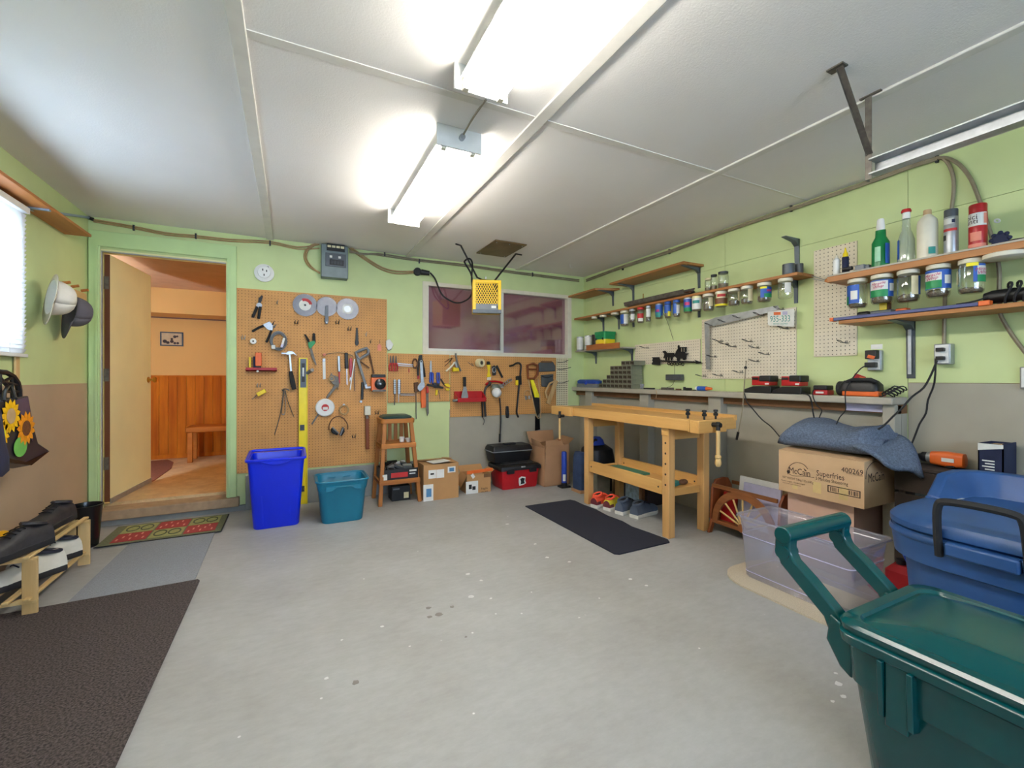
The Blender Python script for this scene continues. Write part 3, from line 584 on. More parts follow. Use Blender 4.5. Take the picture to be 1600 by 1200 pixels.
# ================================================================== TOOLS ON THE TALL PEGBOARD
O = .03
W('tin_snips', 'black tin snips with olive handles at the top left of the tall pegboard', 'snips', B, (404,478), [
  ('blade','black',f([(407,475),(403,474),(404,466),(409,461),(411,463)],O,.010),.001), ('pivot','steel',dc((405,477),O+.004,.022,.012)),
  ('handle','black_rubber',br((402,479),(395,496),O,.022,.014),.004), ('handle','black_rubber',br((407,479),(404,498),O,.022,.014),.004)])
W('lever_pliers', 'steel lever pliers with spread dark handles left of the grey cable coil', 'pliers', B, (418,510), [
  ('body','steel',f([(410,507),(421,502),(427,508),(426,518),(418,515)],O,.012),.002), ('handle','black_rubber',tb([(412,509),(404,512),(394,518)],O,.010)),
  ('handle','black_rubber',tb([(424,516),(421,524),(416,535)],O,.010)), ('jaw','black',f([(424,508),(429,500),(427,508)],O,.010)), ('jaw','old_steel',f([(426,510),(433,506),(428,513)],O,.010))])
ck_ = MB()
for k in range(4): ck_.ptube(B, ell(434.7+.3*k, 532+.4*k, 12.5-1.2*(k%3), 14-1.3*(k%3), 22), .028+.006*k, .0055, 6, True)
cw = W('cable_coil', 'coiled grey cable with a blue-white plug hanging on the tall pegboard', 'cable', B, (435,545), [('coil','plastic_grey',ck_), ('plug','label_white',br((441,539),(444,528),.06,.018,.014),.002), ('plug_sleeve','lilac',br((440,543),(441.5,538),.06,.022,.016),.002), ('tie','white',f(rect(424,539,430,545),.06,.03),.003)])
W('thread_spool', 'little white spool on a peg above the red shelf', 'spool', B, (395.6,533), [('rim','white',dc((395.6,533),.045,.024,.03)), ('core','black',dc((395.6,533),.047,.007,.01))])
rs = W('red_shelf', 'small red plastic shelf holding pens on the tall pegboard', 'shelf', B, (409,578), [('tray','red',MB().box(B(384.5,0,.03).x,B(433,0,.03).x,YB-.075,YB-.012,B(409,580,.05).z,B(409,578.5,.05).z+.003).box(B(384.5,0,.03).x,B(433,0,.03).x,YB-.075,YB-.068,B(409,580,.05).z,B(409,574.5,.05).z),.002), ('knob','white',dc((402.5,580),.08,.009,.02,n=10))])
zt = B(409,579,.05).z+.004
def stand(name, px, w, y1, m, label, d=.02, off=.045):
    p = B(px, 574, off); z1 = B(px, y1, off).z; return solo(name, MB().box(p.x-w/2, p.x+w/2, p.y-d/2, p.y+d/2, zt, z1), M[m], label, name.replace('_',' '), bevel=.002)
stand('marker', 390.5, .016, 558, 'yellow', 'thin yellow marker standing at the left end of the red shelf', .014)
stand('marker', 398, .022, 557, 'navy', 'dark navy marker standing beside the orange block on the red shelf', .02)
ob = T('orange_block', 'orange handle block on a dark base standing on the red shelf', 'tool', B(404,574,.045)); p = B(404,574,.045)
obj('base', MB().box(p.x-.020,p.x+.020,p.y-.015,p.y+.015,zt,zt+.035), M['black'], ob, bevel=.002); obj('handle', MB().box(p.x-.024,p.x+.024,p.y-.018,p.y+.018,zt+.035,B(404,551,.045).z), M['orange'], ob, bevel=.004)
solo('pencil', MB().cyl(Vector((B(409,0,.05).x,YB-.05,zt+.006)), Vector((B(426,0,.05).x,YB-.045,zt+.006)), .006, n=6), M['yellow'], 'yellow pencil lying on the right of the red shelf', 'pencil')
W('hammer', 'claw hammer with steel shaft and black grip hanging left of the yellow level', 'hammer', B, (453,608), [
  ('head','steel',MB().flat(B,[(439,553),(440,550.5),(447,551),(450,548.5),(456,548.5),(459,550),(464,555),(463,556),(458,553),(455,554),(449,554.5),(446,553.5)],.06,.026),.003),
  ('shaft','steel',br((452.5,553),(455,581),.05,.018,.014),.003), ('grip','black_rubber',f([(451,580),(457,579.5),(461,595),(463.5,608),(456.5,609.5),(453,598)],.06,.026),.006)])
lv = T('spirit_level', 'long yellow spirit level standing upright against the tall pegboard', 'level', B(476,775,.05))
la, lb = B(471.5,559,.05), B(476,776,.05); lx = (la.x+lb.x)/2
obj('beam', MB().box(lx-.036,lx+.036,YB-.052,YB-.036,.0,la.z).box(lx-.036,lx-.028,YB-.062,YB-.014,.0,la.z).box(lx+.028,lx+.036,YB-.062,YB-.014,.0,la.z), M['levelyellow'], lv, bevel=.002)
obj('vial_plate', MB().box(lx-.024,lx+.024,YB-.058,YB-.050,la.z-.27,la.z-.01), M['gunmetal'], lv); obj('vial_window', MB().box(lx-.014,lx+.014,YB-.061,YB-.056,la.z-.22,la.z-.05), M['black'], lv); obj('vial', MB().cyl((lx,YB-.058,la.z-.17),(lx,YB-.058,la.z-.09),.008,n=10), M['white'], lv)
for z in (B(473,668,.05).z, B(476,763,.05).z): obj('vial_block', MB().box(lx-.026,lx+.01,YB-.064,YB-.05,z-.025,z+.025), M['dark_steel'], lv)
W('garden_shears', 'green garden shears with open dark handles right of the level top', 'shears', B, (486,545), [
  ('handle','black_rubber',f([(475,522),(478,522.5),(483,530),(485,538),(482,538),(479,530)],.04,.014),.004), ('handle','black_rubber',f([(489,520),(492.5,521),(493.5,534),(490,538),(488.5,530)],.04,.014),.004),
  ('body','label_green',f([(481,535),(491,532),(493,536),(487,543),(484,545),(482,541)],.045,.016),.003), ('blade','old_steel',f([(484,543),(487,543),(495,571),(493,570),(486,556)],.035,.006))])
solo('dowel_peg', MB().cyl(B(479,584,.02), B(488,578,.16), .016, n=12), M['plastic_grey'], 'grey dowel peg sticking out of the pegboard right of the level', 'peg')
W('yellow_tool', 'small yellow handled tool hung slanting under the red shelf', 'tool', B, (408,613), [('handle','yellow',br((402,617),(415,610),.06,.035,.025),.004), ('blade','old_steel',br((402,617),(394,624),.03,.006,.004))])
W('wire_rods', 'bundle of thin bent wire rods hanging below the hammer', 'wire', B, (444,640), [('rod','old_steel',tb([(443,609),(440,635),(436,655),(429,679)],.03,.0035)), ('rod','old_steel',tb([(446,610),(449,625),(459,651)],.03,.0035)), ('rod','old_steel',tb([(444,609),(442,628),(440,646),(444,648)],.03,.003)), ('rod','steel',tb([(445,610),(446,630),(445,646),(441,647)],.034,.003)), ('hook','dark_steel',tb([(441,611),(443,608),(448,608),(452,610)],.03,.005))])
# saw blades with teeth
def sawblade(c, r, m, label, teeth=40, centre='label_white', extra=None):
    t = T('saw_blade', label, 'saw blade', B(c[0], c[1]+16), 'circular saw blades on the tall pegboard'); p = B(c[0], c[1], .024)
    ring = []
    for i in range(teeth):
        for k, rad in ((0, r), (.55, r*.93)):
            a = 2*math.pi*(i+k)/teeth; ring.append(p+Vector((math.cos(a)*rad, 0, math.sin(a)*rad)))
    obj('disc', MB().prism(ring, (0,.003,0)), M[m], t)
    if centre: obj('centre_label', MB().cyl(p-Vector((0,.0012,0)), p, r*.48, n=24), M[centre], t)
    obj('arbor_hole', MB().cyl(p-Vector((0,.0022,0)), p, .009, n=12), M['black'], t)
    if extra: extra(t, p, r)
    return t
def ex1(t, p, r): obj('print_band', MB().prism([p+Vector((math.cos(a)*rr_, -.0018, math.sin(a)*rr_)) for rr_, aa in ((r*.58, range(10, 130, 12)), (r*.34, range(118, -2, -12))) for a in map(math.radians, aa)], (0,-.0006,0)), M['label_red'], t)
sawblade((476.7,476.7), .106, 'blade_steel', 'circular saw blade with coarse teeth and a red-and-white centre, leftmost of three', 44, 'label_white', ex1)
def ex2(t, p, r): obj('ring_print', MB().prism([p+Vector((math.cos(math.radians(a))*r*.3, -.0018, math.sin(math.radians(a))*r*.3)) for a in range(0,360,20)], (0,-.0006,0)), M['galv'], t)
sawblade((510.6,479), .094, 'blade_steel', 'plain steel saw blade behind a dark wrench, middle of three', 60, None)
sawblade((543,482.8), .104, 'blade_steel', 'pale saw blade with a white label, rightmost of three', 70, 'label_white', ex2)
W('flat_wrench', 'dark flat arbor wrench hanging in front of the middle saw blade', 'wrench', B, (510,505), [('bar','gunmetal',f([(508.5,478),(513,477),(513.5,500),(512.5,506),(509,506.5),(507.5,503)],.04,.006),.002), ('hole','steel',dc((510.5,503.5),.042,.006,.003,n=10))])
def hook(c, label, P=B, two=True, s=1.0, m='dark_steel'):
    x, y = c; t = T('peg_hook', label, 'peg hook', P(x, y), 'bare peg hooks')
    for dx in ((-2.2, 2.2) if two else (0,)): obj('prong', MB().tube(smooth_pts([P(x+dx*s, y-5*s, .012), P(x+dx*s-.6, y, .035), P(x+dx*s-1, y+1.5*s, .05), P(x+dx*s-2, y-3*s, .062)], 2), .0025, 5), M[m], t)
    if two: obj('cross_wire', MB().cyl(P(x-2.8*s, y+.5, .036), P(x+1.8*s, y+.5, .036), .0022, n=5), M[m], t)
hook((464,505), 'bare double peg hook under the leftmost saw blade'); hook((528,505), 'bare double peg hook under the middle saw blade'); hook((547,515), 'bare double peg hook left of the slim black wedge')
hook((590,646), 'bare double peg hook just left of the stool seat'); hook((554,683), 'bare double peg hook left of the mallet handle', s=.9); hook((381,529), 'bare double peg hook at the left edge of the tall pegboard', m='galv'); hook((573,524), 'bare single peg hook right of the slim black wedge', two=False, m='galv'); hook((434,474), 'bare single peg hook right of the tin snips', two=False, m='galv'); hook((405,604), 'bare double peg hook above the yellow handled tool', m='galv'); hook((580,535), 'bare single peg hook above the hacksaw handle', two=False)
W('steel_wedge', 'slim black steel wedge hanging above the hacksaw', 'tool', B, (557,538), [('shank','black',f([(556.5,512),(559,512),(560,532),(561,536),(559,540),(556,540),(554.5,536),(555.5,530)],.025,.008),.002)])
W('hacksaw', 'grey hacksaw with a loop handle hanging on the right of the tall pegboard', 'hacksaw', B, (570,604), [
  ('handle_loop','plastic_grey',MB().ptube(B,[(556,551),(564,547),(573,544),(576,548),(575,553),(568,557),(562,561),(558,557)],.045,.014,8,True)),
  ('frame','plastic_grey',br((558,558),(571,601),.045,.024,.016),.003), ('foot','galv',f([(569,600),(573,599),(574,604),(582,603),(582,606),(571,607.5)],.05,.018),.002), ('blade','rust',br((577,551),(584,584),.04,.016,.002)), ('tension_bar','rust',br((563,565),(577,575),.035,.014,.004))])
W('file', 'black handled file hanging point down below the hacksaw frame', 'file', B, (565,625), [('handle','black',br((566.5,597),(565.5,624),.035,.024,.018),.004), ('tip','galv',dc((564,627.5),.03,.012,.02,n=10))])
oc = T('disc_cutter', 'orange tool case with a round black dial on the right edge of the pegboard', 'tool case', B(592,610))
p0, p1 = B(580.5,611,.09), B(603,585,.09)
obj('case', MB().box(p0.x,p1.x,YB-.09,YB-.014,p0.z,p1.z-.03), M['orange'], oc, bevel=.006); obj('lid', MB().box(p0.x+.004,p1.x-.002,YB-.092,YB-.014,p1.z-.03,p1.z), M['black'], oc, bevel=.004); obj('foot_strip', MB().box(p0.x+.01,p1.x,YB-.092,YB-.05,p0.z-.006,p0.z+.012), M['old_steel'], oc)
p = B(594,600,.096); obj('dial', MB().lathe([(.052,0),(.052,.012),(.042,.018),(.002,.018)], p, 24, (0,-1,0)), M['black_gloss'], oc); obj('dial_cap', MB().lathe([(.010,.018),(.008,.024),(.001,.025)], p, 12, (0,-1,0)), M['steel'], oc)
W('keyhole_wire', 'thin bowed wire with a red cork grip above the pens', 'wire saw', B, (528,552), [('wire','old_steel',tb([(507,554),(518,552),(530,551),(541,552.5),(552,556.5)],.03,.003)), ('grip','pink',br((504.5,555),(509,553.5),.03,.022,.022),.004)])
W('glass_thermometer', 'white strip scale with a metal clip hanging under the bowed wire', 'scale', B, (506,592), [('strip','white',f([(504,565),(508.5,564.5),(509,592),(504.5,593)],.025,.004)), ('clip','galv',f(rect(504,560,508.5,565),.03,.012),.002)])
W('pipe_wrench', 'dark old pipe wrench slanting above the white tape reel', 'wrench', B, (515,620), [('head','old_steel',f([(513,592),(518,582),(520,586),(529,589),(530,600),(528,610),(526,602),(521,601),(517,597)],.04,.016),.003), ('handle','old_steel',f([(525,598),(528,603),(512,623),(509,621)],.035,.012),.003), ('jaw_ring','tan',MB().ptube(B,ell(518.3,591.7,3.6,3.6,12),.045,.006,6,True))])
W('marking_pen', 'silver and red pen hanging left of the black screwdriver', 'pen', B, (530,598), [('barrel','galv',br((529.3,556),(530,581),.03,.024,.016),.006), ('tip','red',br((530,581),(530.3,599),.03,.014,.012),.003)])
W('screwdriver', 'black handled screwdriver hanging between the silver pen and the red file', 'screwdriver', B, (541,600), [('handle','black',br((541,551),(541.8,576),.035,.030,.026),.006), ('shaft','steel',br((541.8,576),(542.3,601),.03,.007,.007))])
W('scraper', 'red handled scraper hanging beside the black screwdriver', 'scraper', B, (548,590), [('handle','red',f([(546,560),(550.5,559),(551,575),(549,588),(547,590),(545.5,576)],.03,.016),.004), ('neck','steel',br((548,588),(546.5,596),.025,.006,.003))])
W('paint_stick', 'thin white stick slanting beside the red scraper', 'stick', B, (547,609), [('stick','white',br((554,561),(547,609),.04,.010,.006))])
W('drill_rod', 'long thin dark rod hanging left of the hacksaw frame', 'rod', B, (554,610), [('rod','dark_steel',br((553.5,561),(554.2,611),.03,.006,.006))])
tr_ = T('tape_reel', 'round white measuring tape reel with its blade hanging out', 'tape measure', B(508,649)); p = B(508,636.7,.03)
obj('case', MB().lathe([(.078,-.014),(.083,-.006),(.083,.010),(.074,.018),(.002,.018)], p, 30, (0,-1,0)), M['white'], tr_); obj('hub', MB().lathe([(.032,.018),(.030,.021),(.002,.021)], p, 20, (0,-1,0)), M['label_red'], tr_); obj('hub_label', MB().box(p.x-.022,p.x+.022,p.y-.0225,p.y-.021,p.z-.02,p.z+.006), M['label_white'], tr_); obj('tape_blade', br((499,645),(487,663),.028,.014,.002), M['old_steel'], tr_)
W('hose_clamp', 'round brass ring clamp hanging above the earmuffs', 'clamp', B, (537.5,648), [('ring','cable',MB().ptube(B,ell(537.5,640.5,6.5,6.8,20),.045,.008,8,True)), ('screw','steel',dc((537.5,632.5),.05,.010,.02,n=10))])
em = W('earmuffs', 'black earmuffs with a copper wire headband hanging low on the pegboard', 'earmuffs', B, (528,681), [('headband','rust',tb([(514,672),(514.5,664),(519,655),(528,650.5),(537,654),(543,663),(543.5,671)],.05,.005)), ('cup','black',f([(517,671),(520,668),(529,676),(528,681),(518,677)],.10,.06),.012), ('cup','black',f([(531,680),(535,668),(538,668),(539,674),(534,682)],.10,.06),.012), ('cushion','plastic_grey',br((519.5,668),(529,677),.108,.012,.05),.003), ('cushion','plastic_grey',br((531,680),(536,668),.108,.012,.05),.003)])
W('mallet', 'wooden mallet with a cream head hanging head up near the stool', 'mallet', B, (574,702), [('head','offwhite_plastic',f(rect(570,634.5,579.5,649),.08,.06),.006), ('handle','cherry_v',br((573.5,649),(574.3,702),.05,.034,.022),.006), ('collar','old_steel',br((573.4,649),(573.6,654),.055,.020,.028))])
W('price_tag', 'pink paper tag hanging on a hook at the right of the tall pegboard', 'tag', B, (593,548), [('tag','pink',f([(590,540),(592.5,537),(596,540),(596,548),(590,548)],.022,.003)), ('string','dark_steel',tb([(592.8,537),(592.8,531)],.02,.002))])
W('white_pouch', 'crumpled white plastic pouch hung at the upper right corner of the tall pegboard', 'pouch', B, (609,546), [('pouch','white',f([(603.5,532),(609,529.5),(615,538),(612,545),(607,547.5),(603.5,542)],.035,.025),.006), ('band','dark_steel',tb([(603,542),(607,547.5),(612,545)],.04,.002))])
# ================================================================== TOOLS ON THE SMALL PEGBOARD
for x, lab in ((610.5,'red handled long-nose pliers, leftmost of three on the small pegboard'),(614.5,'red handled pliers in the middle of three on the small pegboard'),(619,'red handled pliers, rightmost of three on the small pegboard')):
    W('pliers', lab, 'pliers', B, (x,580), [('handle','red',tb([(x-.5,567),(x-2.2,573),(x-1.5,580)],.04,.007)), ('handle','red',tb([(x+.5,567),(x+2.2,573),(x+1.5,580)],.04,.007)), ('jaw','dark_steel',f([(x-1.3,567),(x-.6,556),(x+.6,556),(x+1.3,567)],.045,.012),.002)], 'red handled pliers')
W('screwdriver_rack', 'horizontal wire rack of small hooks right of the red pliers', 'rack', B, (632,570), [('rail','steel',br((621,568),(645,570),.035,.008,.004)), ('rail','steel',br((621,571),(645,572.5),.035,.006,.004)), ('hanging_bit','red',br((639,576),(639,582),.03,.008,.006))])
W('drill_bit_holder', 'steel ladder of drill bits hanging at the left of the small pegboard', 'drill bits', B, (617,633), [('strip','old_steel',f(rect(615,593,619,616),.03,.010),.001), ('bit','dark_steel',br((617,616),(616.5,633),.03,.007,.007))]+[('bit_end','galv',dc((617,594.5+i*3.2),.036,.010,.008,n=8)) for i in range(7)], 'drill bit holders')
W('drill_bit_holder', 'second steel ladder of drill bits, shorter, next to the horizontal rail', 'drill bits', B, (623.5,630), [('strip','old_steel',f(rect(621.5,593,626,616),.03,.010),.001), ('bit','galv',br((623,616),(622.7,629),.03,.006,.006))]+[('bit_end','steel',dc((623.6,594.5+i*3.2),.036,.011,.008,n=8)) for i in range(7)], 'drill bit holders')
W('bit_rail', 'low horizontal steel rail with empty clips above the stool seat', 'rack', B, (636,617), [('rail','old_steel',br((626,615),(648,615.5),.03,.010,.006)), ('rail','steel',br((626,617),(648,617.5),.03,.005,.005))])
W('leather_loop', 'brown leather loop hanging left of the big wrench', 'loop', B, (649,575), [('loop','rust',MB().ptube(B,ell(648.5,568,3.8,7,16),.03,.008,6,True))])
W('black_pliers', 'large black handled pliers partly behind the adjustable wrench', 'pliers', B, (657,590), [('jaw','black',f([(653.5,562),(655,555),(660,554.5),(660,563)],.03,.016),.003), ('handle','black_rubber',tb([(655,562),(653,576),(653.5,590)],.03,.011)), ('handle','black_rubber',tb([(659,562),(662,576),(663.5,589)],.03,.011)), ('grip_end','red',br((653.4,587),(653.5,592),.03,.02,.02))])
W('adjustable_wrench', 'big shiny adjustable wrench hanging jaw down on the small pegboard', 'wrench', B, (658,612), [('handle','steel',f([(656,564),(658,562.5),(660.5,563.5),(662,590),(663,598),(657.5,598),(657,588)],.06,.014),.003), ('jaw','steel',f([(657.5,597),(663.5,597),(664,604),(660,609),(656,612),(652.5,608),(653,603)],.064,.022),.003), ('eye','black',dc((658.3,565),.062,.008,.004,n=10))])
W('dark_auger', 'dark brown auger with a long thin rod left of the orange handle', 'auger', B, (650,655), [('head','rust',f([(647,598),(654,597),(655,612),(648,613)],.04,.03),.006), ('rod','dark_steel',br((650,612),(650.2,655),.03,.007,.007))])
W('keyhole_saw', 'orange handled saw with a grey blade hanging down over the green wall', 'saw', B, (664,650), [('handle','orange',f([(657.5,606),(665,604),(666,628),(665.5,637),(658.5,637.5)],.045,.024),.005), ('blade','old_steel',f([(665.5,612),(669.5,612),(670,646),(667.5,650.5),(665.8,640)],.03,.003))])
W('utility_knife', 'red utility knife tucked right of the orange saw handle', 'knife', B, (667,614), [('handle','red',f([(666,603),(669.5,605),(670.5,613),(667,615)],.055,.016),.003)])
W('lineman_pliers', 'pliers with fat blue handles and long steel jaws up', 'pliers', B, (674,600), [('jaw','steel',f([(672,582),(671.5,573),(672.5,563.5),(674.5,563.5),(675,573),(675,582)],.035,.012),.002), ('handle','plierblue',f([(671.5,582),(674,581),(674.5,592),(673,600),(671,596)],.045,.022),.005), ('handle','plierblue',f([(674.5,581),(678,583),(678,596),(676,601),(674.8,593)],.045,.022),.005)])
W('wire_cutters', 'wire cutters with blue handles up and dark jaws down', 'cutters', B, (685,606), [('handle','plierblue',tb([(683.5,582),(682.8,590),(684,599)],.035,.009)), ('handle','plierblue',tb([(686,582),(686.6,590),(685.5,599)],.035,.009)), ('jaw','black',f([(683,599),(687,599),(686.5,606),(683.5,606)],.04,.014),.002)])
W('black_pincers', 'black crimping pincers lying sideways with a red grip', 'pincers', B, (672,605), [('bar','black',br((667,601),(693,606),.05,.022,.016),.004), ('jaw','dark_steel',f([(677,598),(682,598),(683,606),(678,606)],.055,.02),.003)])
W('yellow_snips', 'yellow gripped snips at the right edge of the small pegboard', 'snips', B, (699,610), [('grip','yellow',f([(694,600),(700,599),(704,602.5),(703,605.5),(697,604)],.045,.02),.004), ('grip','yellow',f([(696,606.5),(703,607),(702,610.5),(697,610)],.045,.02),.004), ('arm','black',br((688.5,592),(695,602),.035,.014,.010),.002)])
W('yellow_tester', 'small yellow tester hanging under the wire cutters', 'tester', B, (682,618), [('body','yellow',f([(681,609),(684.5,609.5),(683.5,617.5),(680.5,618)],.03,.014),.003), ('probe','dark_steel',br((685.5,610),(687.5,624),.02,.005,.004))])
W('riveter', 'cream handled hand riveter with a yellow cup hanging below the window sill', 'riveter', B, (708,580), [('handle','offwhite_plastic',tb([(710,566),(706,572),(697,580)],.05,.010)), ('lever','old_steel',tb([(712,552),(714,565),(720,580)],.035,.010)), ('frame','rust',tb([(695,566),(702,561),(707,560),(695,572)],.03,.004)), ('cup','yellow',f([(708.5,574),(717,574.5),(718,580),(708,580.5)],.07,.05),.006), ('nose','galv',br((711,565),(714,575),.05,.02,.02),.004)])
# ================================================================== TOOLS ON THE WIDE PEGBOARD
rt = T('red_tray', 'red metal wall tray on the left of the wide pegboard', 'tray', B(733,628,.08)); q0, q1 = B(711,628,.05), B(755,611,.05)
obj('back_plate', MB().box(q0.x,q1.x,YB-.018,YB-.012,q0.z,q1.z), M['red'], rt); obj('bottom', MB().box(q0.x,q1.x,YB-.13,YB-.018,q0.z,q0.z+.006), M['red'], rt); obj('front_lip', MB().box(q0.x,q1.x,YB-.136,YB-.13,q0.z,q0.z+.042), M['red'], rt, bevel=.002)
for x in (q0.x, q1.x-.004): obj('side', MB().prism([(x,YB-.136,q0.z),(x,YB-.018,q0.z),(x,YB-.018,q1.z),(x,YB-.136,q0.z+.042)], (.004,0,0)), M['red'], rt)
W('putty_knife', 'putty knife with a black handle standing in the red tray', 'putty knife', B, (726,620,.07), [('blade','steel',f([(724.5,604),(728.5,604),(731.5,619),(731,622),(721,622),(721,619)],.08,.003)), ('handle','black',f([(724,589),(728.5,588.5),(728.8,604),(724.3,604)],.085,.02),.006)])
W('steel_sockets', 'small bright steel sockets at the left end of the red tray', 'sockets', B, (710,627,.1), [('socket','steel',MB().cyl(B(707.5,626,.12),B(711,625.5,.12),.014,n=10)), ('socket','galv',MB().cyl(B(711.5,625.5,.12),B(716,625,.12),.012,n=10))])
tp = T('tape_roll', 'roll of clear packing tape on a peg near the wide pegboard top', 'tape', B(750,574)); p = B(750,567,.05)
obj('roll', MB().lathe([(.022,-.03),(.045,-.03),(.047,0),(.045,.03),(.022,.03),(.022,-.03)], p, 20, (.35,-1,0), False, False), M['label_cream'], tp); obj('core', MB().cyl(p+Vector((.01,-.03,0)), p-Vector((.012,-.03,0)), .02, n=14), M['old_steel'], tp); obj('prong', tb([(731,566,.012),(740,572,.03),(737,567,.06)],.03,.003), M['old_steel'], tp)
W('yellow_brush', 'yellow handled paint scraper hanging on the wide pegboard', 'scraper', B, (765,594), [('handle','yellow',f([(761,570),(767,569.5),(765.5,580),(767.5,589),(761,589.5),(763,580)],.04,.018),.004), ('cap','black',f([(761.5,564.5),(765.5,564.5),(766.5,570),(761,570)],.04,.02),.004), ('blade','offwhite_plastic',f([(761.5,588),(767.5,588),(767,594),(761,594)],.035,.006))])
W('dark_pliers', 'dark pliers with one spread handle right of the yellow scraper', 'pliers', B, (775,590), [('jaw','dark_steel',f([(769,573),(773,570.5),(776,574),(775,586),(770,587)],.04,.018),.004), ('handle','black',br((776,571),(785,590),.035,.022,.014),.003), ('ring','galv',MB().ptube(B,ell(772,578,2.5,4,12),.05,.004,5,True))])
W('pruning_saw', 'red handled pruning saw with silver chain end behind the white bulb', 'saw', B, (775,600), [('handle','red',tb([(759,601),(765,597),(772,596),(781,597),(788,600)],.035,.012)), ('blade','galv',f([(768,600),(785,601),(787,606),(769,607)],.03,.004))])
W('pry_bar', 'long black pry bar with a bent top hanging down past the wide pegboard', 'pry bar', B, (758,651), [('bar','black',tb([(766.5,598),(763,602),(758.5,607),(757,616),(757.5,635),(758.5,651)],.05,.012)), ('claw','dark_steel',f([(764,596),(768,597),(767,603),(763,603)],.055,.014),.003)])
W('tie_rod', 'straight black rod with hooked end left of the pry bar', 'rod', B, (754,662), [('rod','black',br((753.5,627),(754,652),.045,.014,.014)), ('hook_end','old_steel',tb([(754,652),(757,657),(755,664)],.045,.004))])
wb_ = T('light_bulb', 'large white globe bulb with a ribbed glass shade on the pegboard', 'light bulb', B(776,622,.1)); p = B(776,613.5,.11)
obj('globe', MB().sph(p, .053, 18, 12), M['white'], wb_); obj('shade', MB().lathe([(.055,-.055),(.058,.0),(.04,.035),(.02,.045)], p+Vector((.01,.05,.05)), 20, (0,0,1)), clearmat('shadeglass', (.75,.85,.75,1), .1, .25, (.6,.7,.6,1)), wb_)
W('black_cable', 'black cord hanging from behind the white bulb down the grey wall', 'cord', B, (782,690), [('cord','black',tb([(781,622),(782,640),(782.5,660),(781,688)],.04,.007)), ('tip','black_rubber',br((781.2,678),(780.8,691),.04,.018,.018),.003)])
ch = MB()
for i in range(5): ch.ptube(B, ell(785.5+i*3, 602-i*2.1, 2.4, 1.6+.6*(i % 2), 10), .05+.012*(i % 2), .0045, 6, True)
W('steel_chain', 'short bright steel chain draped right of the white bulb', 'chain', B, (792,604), [('links','steel',ch)])
W('grey_brush', 'worn grey wire brush hanging at the bottom edge of the wide pegboard', 'brush', B, (793,653), [('head','dark_steel',f([(791.5,635),(795,634.5),(796,648),(795,653.5),(791.5,653),(790.8,645)],.04,.025),.006)])
W('crow_bar', 'dark hook-ended crowbar hanging on the wide pegboard', 'crowbar', B, (808,652), [('bar','dark_steel',tb([(796,572),(801,571),(806,568),(811,567.5),(814,571),(813.5,580),(811,603),(808,635),(807.5,645),(810,652)],.04,.011)), ('grip','black',f([(807,588),(815,587),(815.5,601),(808,602)],.055,.026),.004), ('grip_band','yellow',f(rect(806,594,810,602),.057,.012),.002)])
W('hand_saw', 'bow saw with a brown handle and yellow sleeve at the pegboard right', 'saw', B, (840,654), [('handle','cherry_v',MB().ptube(B,[(824,571),(833,568),(840,571),(840,585),(834,592),(825,591)],.05,.014,8,True).ptube(B,[(826,577),(839,577)],.05,.011)), ('sleeve','label_yellow',f([(829,594),(833,592),(842.5,617),(843,621),(836,621)],.045,.014),.002), ('guard','tan',MB().ptube(B,[(825,592),(831,618),(838,650),(841,654),(845,652),(844,622),(841,592)],.04,.005,6)), ('inner_blade','black',f([(828,598),(835,620),(843,622),(843.5,645),(840,650),(836,640)],.03,.006))])
W('letter_plate', 'black straight blade hanging below the bow saw over the grey wall', 'blade', B, (840,672), [('blade','black_gloss',f([(836.5,650),(843.5,653),(844,671),(836.5,673)],.02,.012),.002)])
W('key_ring', 'round tan ring with a bunch of keys on the wide pegboard', 'keys', B, (824,624), [('ring','tan',MB().ptube(B,ell(824,616,5,6.5,18),.035,.004,6,True)), ('key','steel',f([(820,619),(823,618),(824,624),(821,625)],.042,.005)), ('key','galv',f([(825,619),(828,618),(829,623),(826,624)],.046,.005))])
W('sanding_pad', 'grey sanding sheet pouch at the upper right of the wide pegboard', 'pouch', B, (854,580), [('pouch','gunmetal',f([(842,568),(848,564),(864,565),(868,572),(868,580),(843,581)],.035,.022),.006), ('strap','cartondark',br((845,565.5),(862,565.5),.04,.018,.006))])
W('sanding_block', 'dark grey sanding block hanging under the grey pouch', 'block', B, (855,605), [('block','gunmetal',f([(846,586),(865,584.5),(864,600),(857,605),(847,604)],.035,.022),.005), ('strap','black',tb([(847,588),(855,590),(863,588)],.05,.004))])
W('wood_float', 'pale wooden plastering float with a cut-out handle, slanting', 'float', B, (858,631), [('board','floatwood',MB().bar(B(869,594,.05),B(856,631,.05),.055,.016,(0,-1,0)),.003), ('handle','floatwood',MB().ptube(B,[(864,597),(859,599),(852,613),(855,622)],.075,.013,8),.0)])
mp_ = T('perforated_strip', 'tall cream perforated strip with hooks in the back right corner', 'pegboard strip', B(878,640)); q0, q1 = B(868.5,650), B(887,556)
obj('strip', MB().box(q0.x,q1.x,YB-.008,YB-.001,.70,q1.z), pegmat('peg_cream', (228,218,184), (60,54,34), (0, 2), r=.24), mp_)
for y, dx in ((566,2),(577,6),(598,3)): obj('hook', tb([(871,y,.01),(880,y,.04),(886+dx,y-3,.06)],.03,.0035), M['dark_steel'], mp_)
